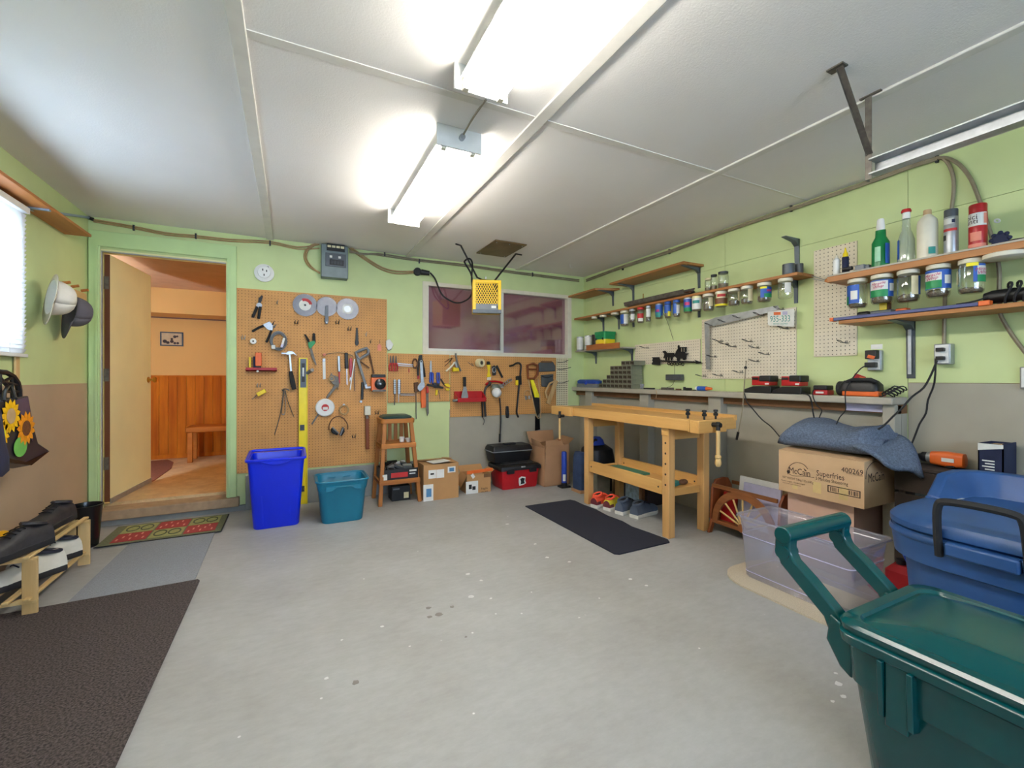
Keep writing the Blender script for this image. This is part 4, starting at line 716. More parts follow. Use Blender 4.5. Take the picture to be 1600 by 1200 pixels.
# ================================================================== RIGHT WALL: shelves
def bracket(root, y, z, depth, leg, w=.026, m='bracket', x=XR):
    # tapered pressed-steel shelf bracket: wall leg and arm
    b = MB().prism([(x, y-w/2, z), (x-.014, y-w/2, z), (x-.004, y-w/2, z-leg), (x, y-w/2, z-leg)], (0, w, 0))
    b.prism([(x, y-w/2, z), (x-depth, y-w/2, z), (x-depth, y-w/2, z-.004), (x-.05, y-w/2, z-.022), (x-.014, y-w/2, z-.05), (x, y-w/2, z-.05)], (0, w, 0))
    return obj('bracket', b, M[m], root)
def shelf(label, y0, y1, z, depth, th=.020, m='shelf', br_=(), leg=.18, cut=0, group='wooden wall shelves'):
    t = T('wall_shelf', label, 'shelf', (XR-depth/2, (y0+y1)/2, z-th), group)
    pts = [(XR-.001, y0), (XR-depth, y0), (XR-depth, y1), (XR-.001, y1)]
    if cut: pts = [(XR-.001, y0), (XR-depth, y0+cut), (XR-depth, y1), (XR-.001, y1)]
    obj('board', MB().prism([(x, y, z-th) for x, y in pts], (0,0,th)), M[m], t, bevel=.002)
    for y in br_: bracket(t, y, z-th, depth*.85, leg)
    return t
shelf('long empty brown shelf, higher one right of the corner shelf on the right wall', 2.71, 3.69, 2.142, .25, br_=(2.76, 3.60))
shelf('short empty brown shelf high in the back right corner', 3.82, YB-.03, 2.135, .25, br_=(3.93,), cut=.12, leg=.16)
shelf('long shelf on the right wall with a row of hanging jars beneath', 1.80, 4.42, 1.862, .19, br_=(1.92, 2.76, 3.60, 3.83, 4.10), leg=.16)
ss = shelf('small low shelf in the back right corner carrying cans and a green tub', 3.55, 4.40, 1.468, .19, th=.014, m='ledge', br_=(3.62, 4.24), leg=.14)
obj('front_rail', MB().obox((XR-.198, 3.875, 1.488), (.006,0,0), (0,.285,.004), (0,0,.03)), M['shelf_l'], ss, bevel=.002)
s1 = shelf('thick shelf at the far right of the wall holding bottles and spray cans', .15, 1.585, 1.775, .25, th=.034, m='shelf', br_=(.55,), leg=.12)
obj('top_sheet', MB().box(XR-.252, XR-.001, .15, 1.585, 1.775, 1.784), M['ledge'], s1)
s2 = shelf('lower shelf at the far right with the long dark straightedge along its front', .15, 1.52, 1.497, .25, th=.022, m='shelf', br_=(), cut=-.02)
bracket(s2, 1.265, 1.475, .22, .33, .04, 'gunmetal'); obj('bracket_rib', MB().box(XR-.02, XR-.012, 1.257, 1.273, 1.17, 1.45), M['galv'], s2)
bu = T('shelf_bracket', 'bare grey shelf bracket high on the wall above the grey tins', 'bracket', R(1246,390)); p = R(1246,374)
bracket(bu, p.y, p.z, .16, p.z-R(1246,425).z, .032)
# ---- right wall cables
def rl(x): return 434-.3546*(x-910)
rc = T('cable', 'bundle of old cables running along the top of the right wall', 'cable', R(1200,340))
for d in (0, 2.6): obj('strand', tb([(916,rl(916)+5+d),(975,rl(975)+4+d),(1050,rl(1050)+6+d),(1130,rl(1130)+5+d),(1250,rl(1250)+7+d),(1360,rl(1360)+8+d),(1420,rl(1420)+7+d),(1465,rl(1465)+9+d)], .02, .008, R), M['cable_old'], rc)
staples(rc, ((973,419),(1046,393),(1236,326)), R, 'dark_steel')
c6 = T('armoured_cable', 'armoured cable dropping behind the silver spray can to the right socket', 'cable', R(1478,400))
obj('strand', tb([(1460,249),(1472,247),(1482,256),(1489,275),(1490,300),(1486,335),(1481,380),(1478,430),(1476,480),(1475,538)], .014, .009, R, 8), M['conduit'], c6)
c7 = T('armoured_cable', 'armoured cable arching over to the right behind the red can', 'cable', R(1545,400))
obj('strand', tb([(1462,247),(1480,247),(1500,258),(1517,280),(1530,312),(1543,350),(1554,385),(1561,420),(1561,455),(1562,485),(1567,500),(1582,524),(1600,548),(1622,575)], .018, .009, R, 8), M['conduit'], c7)
staples(c7, ((1464,248),), R, 'dark_steel'); obj('white_tie', MB().ptube(R, ell(1558,345,4,2.5,12), .03, .004, 5, True), M['white'], c7)
# ================================================================== JARS
def cylpatch(mb, c, r, z0, z1, a0, a1, n=8):
    base = math.atan2(-c.y, -c.x)
    return mb.grid(lambda u, v: (c.x+r*math.cos(base+math.radians(a0+(a1-a0)*u)), c.y+r*math.sin(base+math.radians(a0+(a1-a0)*u)), z0+(z1-z0)*v), n, 1)
def depth_of(p):     # depth, corrected for the widening of round things off the lens axis
    d = p.x*_s+p.y*_c; return d*math.cos(math.atan((p.x*_c-p.y*_s)/d))
def jar(cx, y0, y1, w, X, label, lid='offwhite_plastic', fill=.25, labs=(), up=False, group='jars hung under the shelves', name='glass_jar', fillmat='screws'):
    c = pl(cx, y0, 0, X); r = w/2/690*depth_of(c)
    if X == XJ: X = XR-.19+r+.003; c = pl(cx, y0, 0, X)
    zs = 1.841 if group == 'jars hung under the shelves' else 1.740; zb = pl(cx, y1, 0, X).z; zt = zs; h = zt-zb; lh = min(.022, h*.16)
    t = T(name, label, 'jar', (c.x, c.y, zb), group); c0 = Vector((c.x, c.y, 0))
    obj('glass', MB().lathe([(r*.80, zb), (r*.95, zb+h*.05), (r, zb+h*.12), (r, zt-lh-h*.14), (r*.93, zt-lh-h*.06), (r*.90, zt-lh*.5)], c0, 20), M['jarglass'], t)
    obj('lid', MB().lathe([(r*.97, zt-lh), (r*1.0, zt-lh*.9), (r*1.0, zt-lh*.1), (r*.95, zt)], c0, 20), M[lid], t)
    if fill:
        fm = MB(); n = 16; rf = r*.93; zf = zb+.006
        rings = [[(c.x+rf*k*math.cos(2*math.pi*i/n), c.y+rf*k*math.sin(2*math.pi*i/n), z+(random.uniform(-.006,.006) if j > 1 else 0)) for i in range(n)] for j, (k, z) in enumerate(((.8,zf),(.98,zf+h*.08),(.98,zf+h*fill),(.6,zf+h*fill+.006),(.2,zf+h*fill+.002)))]
        obj('contents', fm.loft(rings), M[fillmat], t)
    for m_, a0, a1, f0, f1 in labs: obj('paper_label', cylpatch(MB(), c, r*1.012+.0004*len(t.children), zb+h*f0, zb+h*f1, a0, a1), M[m_], t)
    return t, c, r, zb, h
XJ = XR-.10
KR = [('label_blue',-60,40,.2,.75),('label_white',-45,5,.4,.72),('label_green',-50,10,.22,.4),('label_pink',-38,0,.5,.62)]
small = [(976,486,510,13.5,'glass jar with a blue label, leftmost of the hanging jars','offwhite_plastic',[('label_blue',-80,-10,.15,.75),('label_white',-10,50,.15,.75)]),
 (988,487,504,10,'small clear bottle hanging second from the left in the jar row','galv',[('label_white',-30,40,.2,.6)]),
 (1001,484,505,11,'small jar with a dark red label hanging under the steel channel','label_red',[('label_red',-60,50,.3,.6),('label_white',-40,40,.1,.3)]),
 (1013,484,503,8.5,'slim clear vial with a white label hanging under the steel channel','galv',[('label_white',-50,50,.3,.8)]),
 (1030,480,498.5,12,'dark blue and teal labelled jar hanging under the steel channel','galv',[('label_blue',-90,60,.2,.9),('label_teal',-60,20,.1,.4),('label_pink',-50,0,.45,.6)]),
 (1043.5,478,497,10.5,'small jar with a yellow lid rim and blue label under the channel end','label_blue',[('label_blue',-80,60,.3,.8),('label_yellow',0,50,.1,.4)]),
 (1057,476,495.5,11,'narrow jar with blue and white label left of the green one','label_blue',[('label_blue',-80,0,.2,.8),('label_white',0,60,.2,.7)]),
 (1075,465,489.5,13,'jar wrapped in a blue and green label near the middle of the row','white',[('label_blue',-90,70,.1,.9),('label_green',-70,50,.1,.35),('label_pink',-50,20,.5,.7)]),
 (1089,460,486.5,15,'jar wrapped in a wide white label near the middle of the row','cream',[('label_white',-80,70,.12,.85),('label_teal',-60,30,.5,.7)]),
 (1107,455,486,18,'clear jar half full of bits, left of the brown labelled jar','offwhite_plastic',[('label_cream',0,50,.25,.75)]),
 (1127,451.5,480,19,'jar with an orange and dark brown coffee label','offwhite_plastic',[('label_brown',-90,80,.2,.55),('label_cream',-50,40,.55,.85),('label_red',-40,40,.62,.8),('label_yellow',-80,70,.05,.18)]),
 (1147,446.5,478,19,'clear jar of dark screws right of the brown labelled jar','offwhite_plastic',[('label_cream',35,75,.25,.8)]),
 (1167,442,475.5,19.5,'clear jar with a tall cream label on its right side','offwhite_plastic',[('label_cream',10,60,.15,.8)]),
 (1194,437,472,22.5,'jar with a yellow, blue and green label near the right end of the long shelf','offwhite_plastic',[('label_blue',-30,80,.2,.75),('label_green',0,80,.2,.4),('label_yellow',-30,20,.66,.76),('label_pink',20,60,.5,.6)]),
 (1227,431,466.5,23.5,'empty clear jar hanging at the right end of the long shelf','offwhite_plastic',[('label_white',-5,45,.25,.75)])]
for x, a, b, w, lab, lid, labs in small:
    jar(x, a, b, w, XJ, lab, lid, .0 if 'empty' in lab else (.5 if 'half full' in lab else .25), labs)
for x, y, w, lab in ((925,494,9,'white jar lid fixed under the left end of the long shelf, leftmost of three'),(938,491,11,'white jar lid fixed under the long shelf, middle of three'),(956,487.5,13,'white jar lid fixed under the long shelf beside the first hanging jar')):
    c = pl(x, y, 0, XR-.19); r = w/2/690*depth_of(c); c = c+Vector((r,0,0)); zt = 1.841
    solo('jar_lid', MB().lathe([(r*.9,-.022),(r,-.018),(r,-.003),(r*.95,0)], (c.x, c.y, zt), 18), M['offwhite_plastic'], lab, 'lid', 'bare jar lids under shelves')
for x, a, b, w, lab, lid in ((1107,431,452,12,'small jar with a cream lid standing on the long shelf, leftmost of three','label_cream'),(1115.5,425,450,11,'narrow jar with a dark lid standing on the long shelf, middle of three','black'),(1130,421,447.5,17.5,'largest dark-lidded jar standing on the long shelf','dark_steel')):
    c = pl(x, b, 0, XR-.13); r = w/2/690*depth_of(c); zb = 1.862; zt = zb+(pl(x,a,0,XR-.13).z-c.z); h = zt-zb
    t = T('glass_jar', lab, 'jar', (c.x, c.y, zb), 'jars standing on the long shelf'); c0 = Vector((c.x, c.y, 0))
    obj('glass', MB().lathe([(r*.85,zb),(r,zb+.008),(r,zt-h*.25),(r*.85,zt-h*.14),(r*.85,zt-h*.1)], c0, 18), M['jarglass'], t)
    obj('lid', MB().lathe([(r*.9,zt-h*.12),(r*.92,zt),(r*.5,zt+.001)], c0, 18), M[lid], t); obj('contents', MB().lathe([(r*.85,zb+.004),(r*.93,zb+h*.3),(r*.3,zb+h*.34)], c0, 14), M['screws'], t)
# big jars on the right
XB = XR-.192
big = [(1339.7,436,481.7,32,'clear jar with a blue barcode label, leftmost of the big jars at the right',[('label_blue',-88,10,.15,.78),('label_white',-40,0,.28,.58),('label_green',-90,-55,.12,.4)],.08),
 (1378,428.5,475,36,'big jar of screws with a blue label and pink lettering, second from left',[('label_blue',-85,75,.22,.80),('label_white',-70,30,.46,.76),('label_green',-70,30,.22,.46),('label_white',38,72,.4,.66)],.2),
 (1419,421,472,37,'big clear jar with a cream strip on its right side',[('label_cream',15,55,.2,.78),('label_blue',55,85,.2,.78)],.16),
 (1466,412.6,464.7,40,'big jar with a bright blue wrap label and barcode, second from right',[('label_blue',-85,80,.24,.82),('label_white',-75,15,.5,.74),('label_green',-75,15,.26,.5),('label_white',28,65,.38,.64)],.14),
 (1517.5,403,459,43.5,'big clear jar with a yellow oval above its label, rightmost of the big jars',[('label_blue',8,80,.3,.82),('label_white',25,80,.5,.76),('label_green',25,80,.3,.5),('label_yellow',-20,30,.76,.86),('label_cream',-85,-68,.3,.68)],.1)]
jm = MB()
for i, (x, a, b, w, lab, labs, fl) in enumerate(big):
    t, c, r, zb, h = jar(x, a, b, w, XB, lab, 'offwhite_plastic', fl, labs, group='big jars hung at the right end')
    if i in (1, 3, 4):      # slanted pink script on the label: two short lines
        base = math.atan2(-c.y, -c.x); ca = {1: -20, 3: -30, 4: 52}[i]
        for txt, fz in (('Miracle', .665), ('Whip', .56)):
            g = text_mb(txt, (0,0,0), (1,0,0), (0,1,0), h*.13, 0, shear=.25)
            g.v = [Vector((c.x+(r*1.012+.004)*math.cos(base+math.radians(ca)+v.x/r), c.y+(r*1.012+.004)*math.sin(base+math.radians(ca)+v.x/r), zb+h*fz+v.y+v.x*.15)) for v in g.v]
            obj('lettering', g, M['label_pink'], t)
c = pl(1571,396,0,XB); solo('jar_lid', MB().lathe([(.072,-.024),(.078,-.02),(.078,-.003),(.075,0)], (c.x,c.y,1.741), 24), M['offwhite_plastic'], 'large cream jar lid without a jar under the right shelf', 'lid', 'bare jar lids under shelves')
# ================================================================== ON THE LONG SHELF
sc = T('steel_channel', 'long dusty grey steel channel lying along the front of the long shelf', 'metal channel', (3.03, 3.3, 1.862))
ya, yb = pl(978,480,0,3.02).y, pl(1071,460,0,3.02).y
obj('channel', MB().loft([[(3.10,y,1.864),(3.03,y,1.866),(3.0,y,1.868),(2.99,y,1.905),(2.996,y,1.906),(3.006,y,1.875),(3.03,y,1.873),(3.10,y,1.871),(3.13,y,1.93),(3.136,y,1.928)] for y in (ya, yb)]), M['old_steel'], sc)
obj('inner_rod', MB().cyl((3.06,ya-.1,1.885), (3.06,yb-.02,1.885), .011, n=8), M['rust'], sc); obj('inner_rod', MB().cyl((3.09,ya-.2,1.885), (3.09,yb-.03,1.885), .010, n=8), M['dark_steel'], sc)
solo('brass_nail', MB().cyl(R(1005,468,.02), R(1005,459,.02), .005, n=6), M['brass'], 'small brass pin standing behind the steel channel', 'pin')
def tin(cx, y0, w, z, X, m, label, name='tin', group=None, hpx=None, bands=()):
    c = pl(cx, y0, 0, X); r = w/2/690*depth_of(c); zt = c.z
    t = T(name, label, name.replace('_',' '), (c.x, c.y, z), group); c0 = Vector((c.x,c.y,0))
    obj('wall', MB().lathe([(r*.97,z),(r,z+.004),(r,zt-.004),(r*.98,zt),(r*.9,zt),(r*.9,zt-.01)], c0, 22), M[m], t)
    for mm_, f0, f1 in bands: obj('band', MB().lathe([(r*1.006,z+(zt-z)*f0),(r*1.006,z+(zt-z)*f1)], c0, 22, cap0=False, cap1=False), M[mm_], t)
    return t
tin(1232.5,413,21,1.863,XR-.13,'gunmetal','wide dark grey tin on the long shelf under the bare bracket','tin','dark grey tins'); tin(1249,412.5,13,1.863,XR-.07,'gunmetal','narrower dark grey tin behind the wide one on the long shelf','tin','dark grey tins')
tin(906.5,526.5,11,1.469,XR-.16,'galv','silver can with dark printing, leftmost on the small corner shelf','paint_can',None,None,[('label_white',.08,.92)]); tin(919.5,524.5,12.5,1.469,XR-.13,'galv','silver can between the other can and the green tub','paint_can',None,None,[('label_white',.08,.92),('label_teal',.3,.34)])
tin(929.5,523,10,1.469,XR-.06,'drawer_front','dark can at the back beside the green tub','paint_can')
gt = T('seed_tub', 'square green and yellow plastic tub on the small corner shelf', 'tub', (XR-.11, 3.83, 1.469)); c = pl(945.5,535,0,XR-.11); zt = pl(945,519,0,XR-.11).z; hw = .088
obj('tub', MB().loft([rr(c.x,c.y,1.469,hw*.85,hw*.9,.02), rr(c.x,c.y,1.469+(zt-1.469)*.55,hw*.9,hw*.97,.02)]), M['yellow'], gt); obj('tub_top', MB().loft([rr(c.x,c.y,1.469+(zt-1.469)*.55,hw*.9,hw*.97,.02), rr(c.x,c.y,zt-.03,hw*.93,hw,.02)]), M['label_green'], gt); obj('lid', MB().loft([rr(c.x,c.y,zt-.03,hw*.98,hw*1.05,.02), rr(c.x,c.y,zt,hw*.96,hw*1.03,.02)]), M['label_green'], gt)
obj('red_stripe', MB().box(c.x-hw*.9, c.x-hw*.87, c.y-hw*.8, c.y+hw*.8, 1.50, 1.525), M['orange'], gt)
for dy in (-.06,.06): obj('eye_mark', MB().cyl((c.x-hw*.94,c.y+dy,1.469+(zt-1.469)*.58), (c.x-hw*.90,c.y+dy,1.469+(zt-1.469)*.58), .014, n=10), M['black'], gt)
# ================================================================== WHITE PEGBOARDS
def wpeg(y0, y1, z0, z1, label): return solo('pegboard', MB().box(XR-.010, XR-.001, y0, y1, z0, z1), M['peg_white_r'], label, 'pegboard', 'white pegboards on the right wall')
wpeg(2.745, 3.571, 1.283, 1.492, 'small cream pegboard behind the horse-and-carriage silhouette'); wpeg(1.916, 2.724, 1.14, 1.655, 'large cream pegboard carrying the licence plate and many wire hooks'); wpeg(1.537, 1.796, 1.292, 2.022, 'tall narrow cream pegboard left of the bottle shelf')
def Z(x, y): return (990+x/13.333, 530+y/13.333)
wv_ = T('weathervane', 'black horse-and-carriage weathervane silhouette with an arrow', 'weathervane', R(1050,565))
def zf(pts): return MB().flat(R, [Z(*p) for p in pts], .03, .008)
obj('horse', zf([(603,250),(650,238),(690,283),(835,282),(842,345),(805,380),(795,440),(772,440),(765,375),(742,380),(732,440),(710,440),(715,372),(685,370),(678,440),(656,440),(650,350),(632,400),(618,390),(640,320),(630,290),(605,275)]), M['black'], wv_)
obj('carriage', zf([(845,345),(900,220),(920,200),(915,150),(935,120),(948,150),(950,190),(970,260),(1060,260),(1075,300),(1140,290),(1090,340),(1080,420),(1050,420),(1050,380),(1000,400),(900,400)]), M['black'], wv_)
obj('roof', zf([(945,165),(1100,160),(1098,180),(945,185)]), M['black'], wv_)
for a in ((945,975),(1008,1026),(1062,1088)): obj('post', zf([(a[0],180),(a[1],180),(a[1],265),(a[0],265)]), M['black'], wv_)
obj('wheel', MB().flat(R, [Z(*p) for p in ell(930,420,34,34,16)], .034, .006), M['black'], wv_); obj('wheel', MB().flat(R, [Z(*p) for p in ell(1050,410,28,28,16)], .034, .006), M['black'], wv_)
obj('tail', zf([(375,375),(520,375),(560,450),(540,540),(390,530),(370,505),(400,470),(385,440),(400,400)]), M['black'], wv_)
obj('arrow_bar', MB().pbar(R, Z(540,452), Z(1400,482), .03, .014, .008), M['black'], wv_); obj('arrow_head', zf([(1262,428),(1432,498),(1290,512),(1305,470)]), M['black'], wv_)
for i in range(6): obj('scroll', MB().ptube(R, [Z(*p) for p in ell(735+i*58,508+(i%2)*12,26,26,12)], .028, .004, 5, True), M['black'], wv_)
sq = T('carpenter_square', 'large silver aluminium square hanging over the big cream pegboard', 'square', R(1104,577))
obj('long_arm', MB().flat(R, [(1100,503.5),(1117.5,496),(1170,485.5),(1215,477),(1218,482.5),(1200,488.5),(1164,498),(1114.5,509.5),(1102.5,510)], .05, .003), M['galv'], sq); obj('short_arm', MB().flat(R, [(1100.5,505),(1108,508),(1109,577),(1103,577)], .045, .003), M['galv'], sq)
# licence plate
lp = T('licence_plate', 'white licence plate reading 935-333 hung at the corner of the cream pegboard', 'licence plate', R(1220,512,.06))
pa, pb, pc, pd = R(1199.5,487,.06), R(1241.5,482,.06), R(1241,511,.06), R(1199.5,508.5,.06)
obj('plate', MB().prism([pa+(pb-pa)*.03, pb-(pb-pa)*.03, pb+(pc-pb)*.1, pc-(pc-pb)*.1, pc-(pc-pd)*.03, pd+(pc-pd)*.03, pd+(pa-pd)*.1, pa+(pd-pa)*.1], (.002,0,0)), M['label_white'], lp, bevel=.0008)
exx = (pb-pa+pc-pd).normalized(); eyy = (pa-pd+pb-pc).normalized(); ctr = (pa+pb+pc+pd)/4; hh = (pa-pd).length; ww = (pb-pa).length
obj('number', text_mb('935-333', ctr-eyy*hh*.06-exx*ww*.02, exx, eyy, hh*.62, .0015, sx=.72), M['plategreen'], lp)
obj('state_text', text_mb('BRITISH COLUMBIA', ctr-eyy*hh*.40, exx, eyy, hh*.15, .0015, sx=.8), M['plategreen'], lp)
obj('sticker', MB().obox(ctr+eyy*hh*.34-exx*ww*.13-Vector((.0012,0,0)), exx*ww*.13, eyy*hh*.10, (.0006,0,0)), M['orange'], lp); obj('sticker', MB().obox(ctr+eyy*hh*.35+exx*ww*.16-Vector((.0012,0,0)), exx*ww*.09, eyy*hh*.12, (.0006,0,0)), M['lilac'], lp)
# wire hooks
def wire_hook(x, y, label, ln=.13, up=.015):
    p = R(x, y, .010); t = T('wire_hook', label, 'peg hook', p, 'wire hooks on the cream pegboards')
    e = p+Vector((-ln,0,up)); w = Vector((0,.008,0))
    obj('wire', MB().tube(smooth_pts([p+Vector((0,.004,.0)), p+Vector((-ln*.5,.004,up*.1)), e+w+Vector((.03,0,-.004)), e, e-w+Vector((.03,0,-.004)), p+Vector((-ln*.5,-.004,up*.1)), p+Vector((0,-.004,0))], 2), .0022, 5), M['dark_steel'], t)
    obj('peg_legs', MB().cyl(p+Vector((-.012,0,.016)), p+Vector((-.012,0,-.004)), .0022, n=5).cyl(p+Vector((-.028,0,.014)), p+Vector((-.028,0,-.004)), .0022, n=5), M['dark_steel'], t)
hk = [((1117.5,509),'under the left end of the aluminium square'),((1138,503.5),'second from left along the aluminium square'),((1161,497.5),'third from left along the aluminium square'),((1194,493),'just left of the licence plate'),((1226,484),'over the top of the licence plate'),((1232,514),'under the licence plate'),
 ((1129.5,533.5),'first of the close row of three on the big cream pegboard'),((1138.5,538),'middle of the close row of three on the big cream pegboard'),((1150.5,542),'last of the close row of three on the big cream pegboard'),((1176,534),'topmost of the slanting row on the big cream pegboard'),((1186.5,544),'second of the slanting row on the big cream pegboard'),((1202,554),'lowest right of the slanting row on the big cream pegboard'),((1186.5,565),'where the hanging cord is tied'),((1120,558),'alone at the left edge of the big cream pegboard'),((1161,582),'near the bottom middle of the big cream pegboard'),((1129,587),'at the bottom left of the big cream pegboard'),((1103,588),'below the right end of the weathervane board'),((1325,536),'low on the tall narrow cream pegboard'),((1014,544),'at the top left of the weathervane board')]
for (x, y), s in hk: wire_hook(x, y, 'bare wire hook '+s)
hw_ = T('hanging_weight', 'small grey metal block hanging by a wire below the weathervane', 'block', R(1053,596)); p0, p1 = R(1041,594,.04), R(1065,585,.04)
obj('block', MB().box(XR-.05, XR-.01, p1.y, p0.y, p0.z, p1.z), M['gunmetal'], hw_, bevel=.003); obj('wire', tb([(1054,571,.04),(1054,585,.04)],.04,.002,R), M['dark_steel'], hw_); obj('wire', tb([(1054,594,.04),(1050,602,.06),(1040,606,.08),(1030,608,.1)],.04,.002,R), M['dark_steel'], hw_)
solo('thin_wire', MB().tube(smooth_pts([R(1035,487,.08), R(1043,503,.03), R(1052,531,.012)]), .0018, 5), M['dark_steel'], 'thin straight wire slanting above the weathervane board', 'wire')
# ================================================================== ON THE LEDGE
LZ = 1.037
sd = T('block_plane', 'blue-handled block plane on a grey base at the left end of the ledge', 'plane', (3.13, 4.28, LZ)); p0, p1 = pl(902,604,0,3.10), pl(934,604,0,3.10)
obj('base', MB().loft([rr(3.13,(p0.y+p1.y)/2,LZ,.05,(p0.y-p1.y)/2,.02), rr(3.13,(p0.y+p1.y)/2,LZ+.04,.05,(p0.y-p1.y)/2,.02)]), M['plastic_grey'], sd); obj('body', MB().loft([rr(3.13,(p0.y+p1.y)/2,LZ+.042,.045,(p0.y-p1.y)/2*.98,.03), rr(3.13,(p0.y+p1.y)/2,LZ+.075,.045,(p0.y-p1.y)/2,.03), rr(3.13,(p0.y+p1.y)/2,LZ+.09,.035,(p0.y-p1.y)/2*.8,.03)]), M['blue'], sd)
obj('knob', MB().lathe([(.02,0),(.026,.012),(.018,.022)], (3.09,(p0.y+p1.y)/2-.0,LZ+.055), 12, (-1,0,0)), M['plierblue'], sd)
# pyramid of small parts boxes
bw, bh = .066, .0475
for r_, (n_, y0, x) in enumerate(((8, 3.44, 3.06), (7, 3.44, 3.06), (6, 3.44, 3.06), (5, 3.445, 3.06), (5, 3.445, 3.06), (3, 3.40, 3.06))):
    for i in range(n_):
        y = y0+i*bw; z = LZ+r_*bh
        t = T('parts_box', 'small grey parts box, %s from the left in the %s row of the pyramid' % (('first','second','third','fourth','fifth','sixth','seventh','eighth')[n_-1-i], ('bottom','second','third','fourth','fifth','top')[r_]), 'parts box', (3.12, y+bw/2, z), 'parts boxes stacked on the ledge')
        if r_ == 0 and i == 0:
            P1 = obj('shell', MB().box(x, x+.145, y+.001, y+bw-.001, z, z+bh-.001), M['drawer_grey'], t, bevel=.002)
            P2 = obj('front', MB().box(x-.003, x, y+.009, y+bw-.009, z+.009, z+bh-.010), M['drawer_front'], t); P3 = obj('pull', MB().box(x-.009, x-.003, y+bw*.35, y+bw*.65, z+.008, z+.015), M['old_steel'], t)
        else:
            for P_ in (P1, P2, P3):
                q = P_.copy(); COL.objects.link(q); q.parent = t
solo('plastic_cup', MB().lathe([(.016,0),(.022,.05),(.020,.05),(.015,.004)], (3.09,pl(1003,606,0,3.09).y,LZ), 14), M['clear_tote'], 'little clear plastic cup right of the stacked parts boxes', 'cup')
def ledge_bar(name, x0, x1, m, h, label, X=3.08, w=.02):
    a, b = pl(x0,606,0,X).y, pl(x1,606,0,X).y; return solo(name, MB().loft([rr(X,(a+b)/2,LZ+.001,w/2,abs(a-b)/2,.006,2), rr(X,(a+b)/2,LZ+h,w/2*.9,abs(a-b)/2*.97,.006,2)]), M[m], label, name.replace('_',' '))
ledge_bar('putty_scraper', 1007, 1022, 'black', .014, 'flat black scraper lying on the ledge beside the clear cup', 3.08, .035)
ledge_bar('hand_drill', 1034, 1052, 'old_steel', .022, 'dull steel bar lying on the ledge under the hanging block', 3.09, .03)
ledge_bar('bolt', 1056, 1064, 'rust', .014, 'rusty bolt lying on the ledge right of the steel bar', 3.08, .02); ledge_bar('bolt', 1068, 1071, 'dark_steel', .03, 'short upright dark bolt on the ledge', 3.10, .02); ledge_bar('bit_case', 1072, 1080, 'black', .024, 'small black bit case on the ledge left of the blue tape', 3.09, .03); ledge_bar('pencil', 1082, 1088, 'dark_steel', .01, 'stub of dark pencil on the ledge beside the blue tape', 3.08, .012)
gl_ = T('glue_tube', 'blue tube with white and orange ends lying on the ledge', 'tube', (3.09, pl(1102,609,0,3.09).y, LZ)); ya, yb, yc, yd = (pl(x,609,0,3.09).y for x in (1088,1091,1104,1112))
obj('tube', MB().cyl((3.09,yb,LZ+.021),(3.09,yc,LZ+.021),.020,n=14), M['label_blue'], gl_); obj('cap', MB().cyl((3.09,ya,LZ+.021),(3.09,yb,LZ+.021),.018,n=14), M['white'], gl_); obj('nozzle', MB().cyl((3.09,yc,LZ+.021),(3.09,yd,LZ+.021),.017,.010,n=14), M['orange'], gl_)
# battery chargers
def charger(x0, x1, label, bat=True):
    X = 3.10; a, b = pl(x0,612,0,X).y, pl(x1,612,0,X).y; t = T('battery_charger', label, 'charger', (X+.03,(a+b)/2,LZ), 'battery chargers on the ledge'); L_ = a-b
    obj('base', MB().prism([(X-.03,a,LZ),(X-.03,b,LZ),(X-.03,b,LZ+.05),(X-.03,b+L_*.62,LZ+.05),(X-.03,a-L_*.05,LZ+.025)], (.11,0,0)), M['black'], t, bevel=.005)
    obj('pack', MB().box(X-.03,X+.07,b+.01,b+L_*.66,LZ+.055,LZ+.10), M['red'], t, bevel=.006); obj('pack_top', MB().box(X-.032,X+.072,b+.004,b+L_*.40,LZ+.082,LZ+.128), M['black'], t, bevel=.008)
    obj('pack_face', MB().box(X-.026,X+.06,b+L_*.40,b+L_*.67,LZ+.09,LZ+.122), M['red'], t, bevel=.004); obj('badge', MB().box(X-.034,X-.031,b+.012,b+L_*.18,LZ+.063,LZ+.074), M['label_white'], t); obj('vent', MB().box(X-.0335,X-.031,b+L_*.42,b+L_*.63,LZ+.098,LZ+.114), M['black'], t)
charger(1164,1208,'black charger with a red battery pack, left of two on the ledge'); charger(1209,1256,'black charger with a red battery pack, right of two on the ledge')
bp = T('battery_pack', 'single flat red and black battery pack on the ledge', 'battery', (3.12,pl(1283,613,0,3.1).y,LZ)); a, b = pl(1272.5,613,0,3.1).y, pl(1295,613,0,3.1).y
obj('pack', MB().box(3.08,3.16,b,a,LZ,LZ+.032), M['red'], bp, bevel=.004); obj('top', MB().box(3.078,3.162,b+.003,a-.003,LZ+.032,LZ+.062), M['black'], bp, bevel=.006); obj('stripe', MB().box(3.077,3.08,b+.02,a-.02,LZ+.01,LZ+.022), M['label_white'], bp)
jg = T('power_tool', 'black and orange power tool lying on the right end of the ledge', 'power tool', (3.12,pl(1342,615,0,3.1).y,LZ)); a, b = pl(1307,615,0,3.09).y, pl(1378,615,0,3.09).y; L_ = a-b
